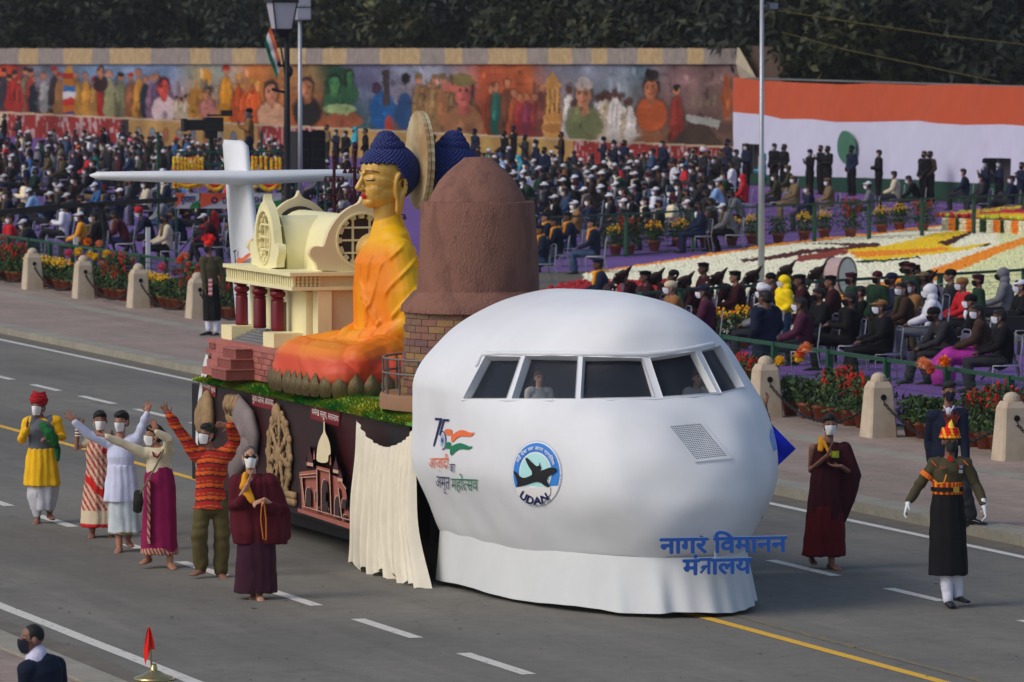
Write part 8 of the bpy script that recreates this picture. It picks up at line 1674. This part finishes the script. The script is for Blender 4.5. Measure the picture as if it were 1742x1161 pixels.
# ---- people standing along the hoarding and the flag
for px, py, h, c, w in [(8, 195, 'hair', 'black', 'at the far left edge'), (32, 199, 'hair', 'charcoal', 'second from the far left'), (176, 218, 'hair', 'black', 'before the red hoarding'), (208, 215, 'hair', 'navy', 'where the red hoarding ends'), (556, 214, 'hair', 'khaki', 'right of the black loudspeakers'), (572, 222, 'hair', 'navy', 'behind the dark lamp masts'), (588, 224, 'hair', 'black', 'left of the blue curls'), (604, 218, 'hood', 'turquoise', 'in a turquoise veil left of the blue curls'), (622, 220, 'hair', 'black', 'just left of the topknot'), (738, 232, 'turban', 'navy', 'between the halo and the second head'), (782, 220, 'turban', 'charcoal', 'right of the second blue head'), (808, 222, 'turban', 'navy', 'above the stupa, left one'), (858, 224, 'hair', 'black', 'right of the stupa top'), (874, 217, 'turban', 'black', 'tallest, right of the stupa top'), (893, 231, 'hair', 'charcoal', 'bald, right of the stupa'), (912, 241, 'turban', 'navy', 'with white scarf right of the stupa'), (926, 252, 'hair', 'navy', 'with a badge right of the stupa'), (955, 226, 'hair', 'dark brown', 'against the ochre skirt of the hoarding'), (1027, 236, 'turban', 'navy', 'left of three men before the red hoarding'), (1045, 242, 'turban', 'navy', 'centre of three men before the red hoarding'), (1062, 240, 'hair', 'navy', 'right of three men before the red hoarding'), (1110, 254, 'hair', 'denim', 'in blue before the red hoarding'), (1127, 241, 'hair', 'navy', 'tall, before the red hoarding'), (1182, 252, 'hair', 'charcoal', 'with a blue lanyard'), (1196, 254, 'turban', 'charcoal', 'in a white turban'), (1215, 268, 'hair', 'black', 'low, left of the tricolour'), (1238, 240, 'turban', 'navy', 'in a navy turban beside the tricolour'), (1252, 256, 'hair', 'charcoal', 'at the edge of the tricolour'), (1270, 246, 'hair', 'navy', 'in the first doorway of the tricolour'), (1297, 262, 'hood', 'turquoise', 'in turquoise under the tricolour'), (1317, 246, 'hair', 'black', 'first pair under the tricolour, left'), (1334, 247, 'hair', 'black', 'first pair under the tricolour, right'), (1378, 256, 'cap', 'black', 'in a baseball cap under the tricolour'), (1396, 249, 'hair', 'black', 'group of three under the tricolour, middle'), (1408, 250, 'hair', 'black', 'group of three under the tricolour, front'), (1449, 251, 'turban', 'navy', 'in a turban before the green emblem'), (1495, 257, 'hair', 'black', 'alone right of the green emblem'), (1572, 259, 'hair', 'black', 'pair far right under the tricolour, left'), (1582, 259, 'hair', 'dark brown', 'pair far right under the tricolour, right'), (1676, 274, 'turban', 'navy', 'in a turban beside the second doorway'), (1700, 274, 'hair', 'navy', 'in the second doorway'), (1738, 278, 'hair', 'navy', 'at the right edge under the tricolour')]:
    standing(px, py, c, 'black' if c in ('black', 'navy', 'charcoal', 'dark brown') else 'charcoal', h, 'turquoise' if h == 'hood' else ('white' if 'white turban' in w else 'navy' if h == 'turban' else 'black'), 'white' if rnd.random() < .6 else 'black', label='%s in %s standing %s' % ('woman' if h == 'hood' else 'man', c+(' suit' if h != 'hood' else ' coat'), w), front='white' if rnd.random() < .4 else None)

# ================================================================ camera scaffold with garlands and banners
sx = onY(385, 440, 142.0); sg = G(300, 443); sg2 = G(478, 441); sca = thing('camera_scaffold', 'green steel camera scaffold hung with marigold garlands and white banner', 'scaffold', (sg.x, sg.y, 0)); so = V(sca.location)
dirx = (V((sg2.x, sg2.y, 0))-V((sg.x, sg.y, 0))); Lsc = dirx.length; ux = dirx.normalized(); uy = V((-ux.y, ux.x, 0)); kp = FPX/((sg-V((0, 0, CH))).dot(fwv))
hz_ = lambda py: (443-py)/kp
gs = mat('scaffold_green', S(30, 70, 58, 1.4), rough=.5, var=.15); DECK = hz_(300)
for a in (0, .5, 1):
    for b in (0, 2.2): mb = MB(); mb.bar(ux*Lsc*a+uy*b, ux*Lsc*a+uy*b+V((0, 0, DECK+1.0*(b > 0)+.1)), .06); mb.build('upright', gs, sca)
for a in (0, .5):
    for s in (0, 1): mb = MB(); mb.bar(ux*Lsc*(a+.5*s)+V((0, -.02, .1)), ux*Lsc*(a+.5*(1-s))+V((0, -.02, DECK-.35)), .035); mb.build('brace', gs, sca)
mb = MB(); q = [V((0, 0, 0)), ux*Lsc, ux*Lsc+uy*2.2, uy*2.2]; mb.add([p+V((0, 0, DECK-.08)) for p in q]+[p+V((0, 0, DECK)) for p in q], [(3, 2, 1, 0), (4, 5, 6, 7), (0, 1, 5, 4), (1, 2, 6, 5), (2, 3, 7, 6), (3, 0, 4, 7)]); mb.build('deck', gs, sca)
for z in (.0, .3, .62): mb = MB(); mb.bar(ux*-.05+V((0, 0, DECK+z)), ux*(Lsc+.05)+V((0, 0, DECK+z)), .05); mb.build('rail', gs, sca)
bw = cloth('banner_white', 168, 166, 168); bo_ = cloth('banner_saffron', 190, 80, 50); bg_ = cloth('banner_green', 36, 110, 60); bnv = cloth('banner_navy', 34, 36, 72)
def SB(px, py, d=0.):
    r_ = ray(px, py); n = uy; t = ((so-uy*(.08+d))-V((0, 0, CH))).dot(n)/r_.dot(n); return V((0, 0, CH))+r_*t-so
def sfl(loops, nm, m, par, d): 
    p, t = fill2d(loops, 8); mb = MB(); mb.add([SB(u, v, d) for u, v in p], t); return mb.build(nm, m, par, norm=False)
for x0_, x1_ in ((299, 339), (341, 479)):
    bb = plate([[(x0_, 328.5), (x1_, 328.5), (x1_, 355), (x0_, 355)]], lambda u, v, d: SB(u, v, d), .0, .03, 'banner', bw, sca, 20.)
    w_ = x1_-x0_; sfl([[(x0_, 329), (x0_+w_*.42, 329), (x0_+w_*.25, 342), (x0_, 354)]], 'saffron_wash', bo_, bb, .04); sfl([[(x1_, 340), (x1_-w_*.35, 349), (x1_-w_*.42, 354.5), (x1_, 354.5)]], 'green_wash', bg_, bb, .04)
sfl([ell2(365, 341, 6, 6, 20), ell2(365, 341, 3, 3, 16)[::-1]], 'round_logo', bnv, sca, .05)
for s_, quad in (('D', [(379, 336), (386, 336), (386, 347), (379, 347)]), ('OORDAR', [(388, 336), (431, 336), (431, 347), (388, 347)]), ('SHAN', [(432, 335), (463, 335), (463, 346), (432, 346)]), ('दूरदशर्न', [(308, 334), (333, 334), (333, 349), (308, 349)])):
    l, _ = text_loops(s_, 1, .03); sfl(fit(l, quad), 'lettering', bnv, sca, .05)
mg = mat('marigold_garland', mode='col', rough=.8, var=.1)
def garland(xs_, y0, y1, nm='garland'):
    mb = MB(); r = random.Random(int(xs_*3)); y = y0
    while y < y1: mb.cur = tuple(np.array(YEL if r.random() < .72 else ORG)*r.uniform(.8, 1.2)); mb.ell(SB(xs_+r.uniform(-.4, .4), y, .06), (.045, .045, .045), 6, 4); y += 2.6
    return mb.build(nm, mg, sca, col=True, norm=False)
for x in (296, 303, 309, 315, 321, 327, 333, 338, 344, 430, 436, 444, 452, 462, 470, 476): garland(x, 268+abs(x % 7-3), 322-(x % 5))
def swag(x0_, x1_, y0, dip):
    mb = MB(); r = random.Random(int(x0_))
    for a in np.linspace(0, 1, 22): mb.cur = tuple(np.array(YEL if r.random() < .6 else ORG)); mb.ell(SB(x0_+(x1_-x0_)*a, y0+dip*4*a*(1-a), .08), (.06, .06, .06), 6, 4)
    for a in np.linspace(.2, .8, 9): mb.cur = RED; mb.ell(SB(x0_+(x1_-x0_)*a, y0-3+dip*3*a*(1-a), .07), (.05, .05, .05), 6, 4)
    mb.build('swag', mg, sca, col=True, norm=False)
swag(348, 384, 309, 14); swag(440, 474, 309, 14); swag(298, 340, 309, 8)
# television camera and its operator
vg = so+ux*(Lsc*.36)+uy*1.1; vid = thing('television_camera', 'large black television camera with long lens on the garlanded scaffold', 'camera', (vg.x, vg.y, DECK)); vo = V(vid.location)
def VB(px, py, d=0.): r_ = ray(px, py); t = (vo-V((0, 0, CH))).dot(uy)/r_.dot(uy); return V((0, 0, CH))+r_*t-vo+uy*d
bp_ = mat('black_plastic', (.016, .016, .018), rough=.4, var=.1)
def vbox(nm, x0_, x1_, y0, y1, dep, par=vid): a, b = VB(x0_, y1), VB(x1_, y0); mb = MB(); q = []; [q.append(p+uy*s*dep/2) for s in (-1, 1) for p in (VB(x0_, y1), VB(x1_, y1), VB(x1_, y0), VB(x0_, y0))]; mb.add(q, [(0, 1, 2, 3), (7, 6, 5, 4), (0, 4, 5, 1), (1, 5, 6, 2), (2, 6, 7, 3), (3, 7, 4, 0)]); return mb.build(nm, bp_, par)
vbox('lens', 312, 347, 204, 222, .30); vbox('lens_hood', 310, 316, 202, 224, .36); vbox('camera_body', 347, 378, 200, 224, .34); vbox('carry_handle', 352, 374, 195, 198, .06); vbox('viewfinder', 376, 394, 188, 198, .2); vbox('pan_head', 350, 368, 224, 236, .3); mb = MB(); mb.tube([VB(360, 236), V((VB(360, 300).x, VB(360, 300).y, 0))], .05, seg=8)
for k in range(3): a = 2*PI*k/3; b_ = VB(360, 250); mb.tube([b_, V((b_.x+.5*math.cos(a), b_.y+.5*math.sin(a), 0))], .03, seg=6)
mb.build('pedestal', bp_, vid)
pg = VB(424, 290)+vo; pz = DECK; prs = {}
o_ = mk_person('stdC', V((pg.x, pg.y, pz)), -PI/2-.3, 'tan', 'navy', 'beanie', 'black', 'grey', 'camera operator in brown jacket with headset behind the television camera', None, scarf='denim'); o_.scale = (1.0, 1.0, .98)
# jib arm at the left
jg = G(172, 452); jib = thing('camera_crane', 'long dark camera crane arm resting across a tripod at the left', 'camera crane', jg); jo = V(jg); JB = lambda px, py, d=0.: onY(px, py, jo.y+d)-jo
mb = MB(); mb.bar(JB(-30, 366), JB(100, 352), .16); mb.bar(JB(100, 352), JB(302, 339), .12); mb.build('arm', bp_, jib); mb = MB(); [mb.bar(JB(172, 350), V((dx, dy, 0)), .05) for dx, dy in ((-.5, .2), (.5, .1), (0, -.5))]; mb.bar(JB(172, 346), JB(174, 400), .12); mb.build('tripod', bp_, jib); mb = MB(); mb.box(-.15, .15, -.15, .15, .7, 1.1); mb.build('control_box', bp_, jib); mb = MB(); mb.tube([JB(100, 352), JB(140, 340, -.1), JB(190, 352, -.2), JB(200, 400, -.2)], .012, seg=5); mb.build('cable', bp_, jib)
# loudspeaker stack
lg = G(522, 425); ls = thing('loudspeaker_stack', 'tall black loudspeaker stack right of the black street lamp', 'loudspeaker', lg); lo_ = V(lg); hh2 = lambda py: onY(522, py, lo_.y).z; kx = FPX/((lg-V((0, 0, CH))).dot(fwv))
for x0_, x1_ in ((497, 520), (522, 548)): mb = MB(); w_ = (x1_-x0_)/kx; xm = ((x0_+x1_)/2-522)/kx; mb.box(xm-w_/2, xm+w_/2, -.4, .4, hh2(290), hh2(224)); c = mb.build('cabinet', bp_, ls); mb = MB(); [mb.box(xm-w_/2+.04, xm+w_/2-.04, -.412, -.401, hh2(290)+.06+k*.27, hh2(290)+.28+k*.27) for k in range(4)]; mb.build('grille_cloth', mat('speaker_cloth', (.01, .01, .012), rough=.9), c)
mb = MB(); [mb.bar((x, y, 0), (x, y, hh2(290)), .05) for x in (-.4, .42) for y in (-.35, .35)]; mb.build('stand', gs, ls)

# ================================================================ lamp posts and masts
lpb = mat('lamp_black', S(26, 28, 32, 1.3), rough=.45, metal=.3); gal = mat('galvanised', S(150, 154, 160, 1.35), rough=.4, metal=.5, var=.06)
pg_ = G(489, 467); lp = thing('street_lamp', 'black street lamp with large lantern and small tricolour flags', 'street lamp', pg_); po = V(pg_); LP = lambda px, py, d=0.: onY(px, py, po.y+d)-po
ztop = LP(486, 60).z; mb = MB(); mb.lathe([(.14, 0), (.13, .6), (.09, .7), (.085, ztop*.6), (.065, ztop)], seg=12); mb.build('post', lpb, lp, smooth=True)
zl0, zl1 = LP(0, 49).z, LP(0, 4).z; xo = LP(479, 30).x
def sqr(w, z, x=0): return [(x+a*w, b*w, z) for a, b in ((-1, -1), (1, -1), (1, 1), (-1, 1))]
mb = MB(); mb.loft([sqr(.20, zl0, xo), sqr(.30, zl1, xo)]); mb.build('lantern_glass', mat('frosted_glass', S(150, 150, 160, 1.45), rough=.3, var=.03), lp)
for a, b in ((-1, -1), (1, -1), (1, 1), (-1, 1)): mb = MB(); mb.bar((xo+a*.205, b*.205, zl0), (xo+a*.305, b*.305, zl1), .03); mb.build('lantern_edge', lpb, lp)
mb = MB(); mb.loft([sqr(.34, zl1, xo), sqr(.34, zl1+.05, xo), sqr(.12, zl1+.35, xo), sqr(.03, zl1+.5, xo)]); mb.build('lantern_roof', lpb, lp); mb = MB(); mb.loft([sqr(.05, zl0-.22, xo), sqr(.22, zl0-.01, xo)]); mb.bar((xo, 0, zl0-.15), (0, 0, ztop), .07); mb.build('lantern_bracket', lpb, lp); mb = MB()
mb.bar(LP(489, 112), LP(474, 112), .06); mb.bar(LP(474, 112), LP(474, 105), .06); mb.bar(LP(462, 152), LP(486, 158), .06); mb.ell(LP(492, 122), (.1, .1, .14), 8, 6); mb.build('fittings', lpb, lp)
def flagcloth(pts3, nm, lb, own=True):
    pass
for (ax, ay), (bx_, by_), (cx2, cy2), lbl in (((460, 44), (470, 50), (441, 112), 'tricolour hand flag drooping left below the black lantern'), ((466, 70), (477, 62), (452, 136), 'second tricolour flag hanging lower beside the lamp post')):
    fg = thing('tricolour_flag', lbl, 'flag', pg_+LP(ax, ay)); fo = LP(ax, ay)
    for k, (nm, m) in enumerate((('saffron_stripe', ink_o), ('white_stripe', cloth('flag_white', 190, 190, 190)), ('green_stripe', ink_g))):
        mb = MB(); n = 8; vs = []
        for i in range(n+1):
            for jx in range(4):
                t = i/n; q = (k+jx/3)/3; top_x, top_y = ax+(bx_+12-ax)*q*.9, ay+26*q if 0 else ay+4*q; px = ax-2+(t*(cx2-ax))*(1-q*.25)+q*14; py = ay+q*6+t*(cy2-ay)*(.62+.38*(1-abs(q-.3))); px2 = ax+(cx2-ax)*(q*.55+.10*t)+t*6; py2 = ay+(cy2-ay)*(t*.55+q*.45); vs.append(LP(px2+8*t, py2, .05*math.sin(t*6+q*5))-fo)
        mb.add(vs, [(i*4+jx, i*4+jx+1, (i+1)*4+jx+1, (i+1)*4+jx) for i in range(n) for jx in range(3)]); mb.build(nm, m, fg, smooth=True, norm=False)
    mb = MB(); mb.tube([LP(ax+10, ay-4)-fo, LP(ax+24, ay+80)-fo], .012, seg=6); mb.build('flag_stick', cloth('stick', 60, 50, 40), fg)
mg_ = G(511, 436); ms = thing('floodlight_mast', 'slim grey mast with two stacked floodlights left of centre', 'light mast', mg_); mo_ = V(mg_); MP = lambda px, py: onY(px, py, mo_.y)-mo_
mb = MB(); mb.lathe([(.07, 0), (.05, MP(509, 20).z)], seg=10); mb.build('mast', gal, ms, smooth=True)
for y0, y1 in ((-3, 12), (14, 34)): a, b = MP(503, y1), MP(525, y0); mb = MB(); mb.box(a.x, b.x, -.2, .1, a.z, b.z); h = mb.build('floodlight', gal, ms); mb = MB(); mb.box(a.x+.03, b.x-.03, -.212, -.201, a.z+.04, b.z-.04); mb.build('lens_glass', mat('frosted_glass'), h)
mg2 = G(1295, 503); m2 = thing('lamp_mast', 'tall grey steel mast with one tilted black floodlight at its top, before the tricolour', 'light mast', mg2); mo2 = V(mg2); zt = onY(1299, -12, mo2.y).z; mb = MB(); mb.lathe([(.075, 0), (.07, zt*.45), (.055, zt*.46), (.045, zt)], seg=12); mb.build('mast', gal, m2, smooth=True)
a, b = onY(1303, 18, mo2.y)-mo2, onY(1322, 3, mo2.y)-mo2; mb = MB(); mb.add([(a.x, -.15, a.z), (b.x-.03, -.15, a.z), (b.x, -.15, b.z), (a.x+.03, -.15, b.z), (a.x, .05, a.z), (b.x-.03, .05, a.z), (b.x, .05, b.z), (a.x+.03, .05, b.z)], [(0, 1, 2, 3), (7, 6, 5, 4), (0, 4, 5, 1), (1, 5, 6, 2), (2, 6, 7, 3), (3, 7, 4, 0)]); h = mb.build('floodlight', lpb, m2); mb = MB(); mb.box(a.x+.03, b.x-.04, -.162, -.151, a.z+.03, b.z-.03); mb.build('lens_glass', mat('flood_glass', S(90, 100, 116), rough=.2), h)
mb = MB(); mb.bar((0, 0, (a.z+b.z)/2), (a.x, 0, (a.z+b.z)/2), .03); mb.build('bracket', gal, m2)
# overhead wires
for pts_, lb in (([(1322, 18), (1450, 38), (1600, 60), (1760, 78)], 'thin yellowish wire from the right floodlight across the dark trees'), ([(1330, 55), (1440, 85), (1560, 110), (1700, 140)], 'faint lower wire sagging before the dark trees')):
    P = [onY(x, y, mo2.y+i*.5) for i, (x, y) in enumerate(pts_)]; mb = MB(); mb.tube(P, .012, seg=5); tag(mb.build('overhead_wire', cloth('wire_yellow', 110, 100, 60)), lb, 'wire')

# ================================================================ news camera on tripod at the right edge
ng = G(1708, 648); nc_ = thing('video_camera', 'black video camera on tripod at the right edge behind the fence', 'camera', ng); no = V(ng); NB = lambda px, py, d=0.: onY(px, py, no.y+d)-no
mb = MB(); [mb.tube([NB(1720, 590), (dx, dy, 0)], .018, seg=6) for dx, dy in ((-.45, 0), (.4, .1), (.1, -.45))]; mb.tube([NB(1720, 590), NB(1720, 565)], .05, seg=8); mb.build('tripod', bp_, nc_)
for nm, x0_, x1_, y0, y1, dp in (('camera_body', 1705, 1750, 538, 562, .2), ('lens', 1692, 1706, 542, 558, .15), ('viewfinder', 1712, 1728, 528, 537, .1), ('top_handle', 1730, 1750, 524, 530, .05)): a, b = NB(x0_, y1), NB(x1_, y0); mb = MB(); mb.box(a.x, b.x, -dp/2, dp/2, a.z, b.z); mb.build(nm, bp_, nc_)
# ================================================================ red marker flag on brass base
rg = G(262, 1157); rf = thing('marker_flag', 'small red flag drooping from a pole on a polished brass base near the road edge', 'flag', rg); brs = mat('polished_brass', S(178, 160, 110, 1.3), rough=.18, metal=.9, var=.05); mb = MB(); mb.lathe([(.19, 0), (.19, .015), (.17, .03), (.11, .05), (.07, .075), (.035, .09), (.03, .13), (.022, .15)], seg=28); mb.build('base', brs, rf, smooth=True)
kr = FPX/((rg-V((0, 0, CH))).dot(fwv)); mb = MB(); mb.tube([(-.02, 0, .1), (-.05, 0, 92/kr)], .010, seg=8); mb.build('pole', brs, rf); mb = MB(); n, m_ = 14, 10; vs = []
for i in range(n+1):
    t = i/n
    for k in range(m_+1): u = k/m_; wd = (.015+.13*t**.7)*(1 if t < .6 else 1-(t-.6)*1.2*(1-u)); t = t*(.86+.14*u); x = -.055+.01*t+(u-.42)*wd*1.05; z = (90-76*t-(8*u*t if u > .5 else 0))/kr; y = .035*math.sin(u*11+t*3)*(.3+t)-.02; vs.append((x, y, z))
mb.add(vs, [(i*(m_+1)+k, i*(m_+1)+k+1, (i+1)*(m_+1)+k+1, (i+1)*(m_+1)+k) for i in range(n) for k in range(m_)]); mb.build('cloth', cloth('bright_red_cloth', 190, 34, 28), rf, smooth=True, norm=False)
# white cable tied along the right fence, white marker posts
mb = MB(); 
for px, nm in ((129, 'white striped marker post before the left fence'), (252, 'white lettered post behind the left fence')):
    g = G(px, 497 if px < 200 else 470); t = link('marker_post', None) if 0 else None; mb = MB(); mb.box(-.05, .05, -.03, .03, .0, 1.15); o = mb.build('marker_post', cloth('post_white', 176, 180, 176)); o.location = (g.x, g.y, 0.02 if px > 200 else .1); tag(o, nm, 'marker post')
# ================================================================ winter haze
hm_ = bpy.data.materials.new('haze_air'); hm_.use_nodes = True; hn = hm_.node_tree; hn.nodes.remove(hn.nodes['Principled BSDF']); vp = hn.nodes.new('ShaderNodeVolumePrincipled'); vp.inputs['Color'].default_value = (.86, .88, .92, 1); vp.inputs['Density'].default_value = .00015; vp.inputs['Anisotropy'].default_value = .1
hn.links.new(vp.outputs[0], hn.nodes['Material Output'].inputs['Volume'])
mb = MB(); mb.box(-760, 960, -110, 1660, -1.2, 34); tag(mb.build('haze', hm_), 'thin even winter haze over the whole parade ground', kind='stuff')
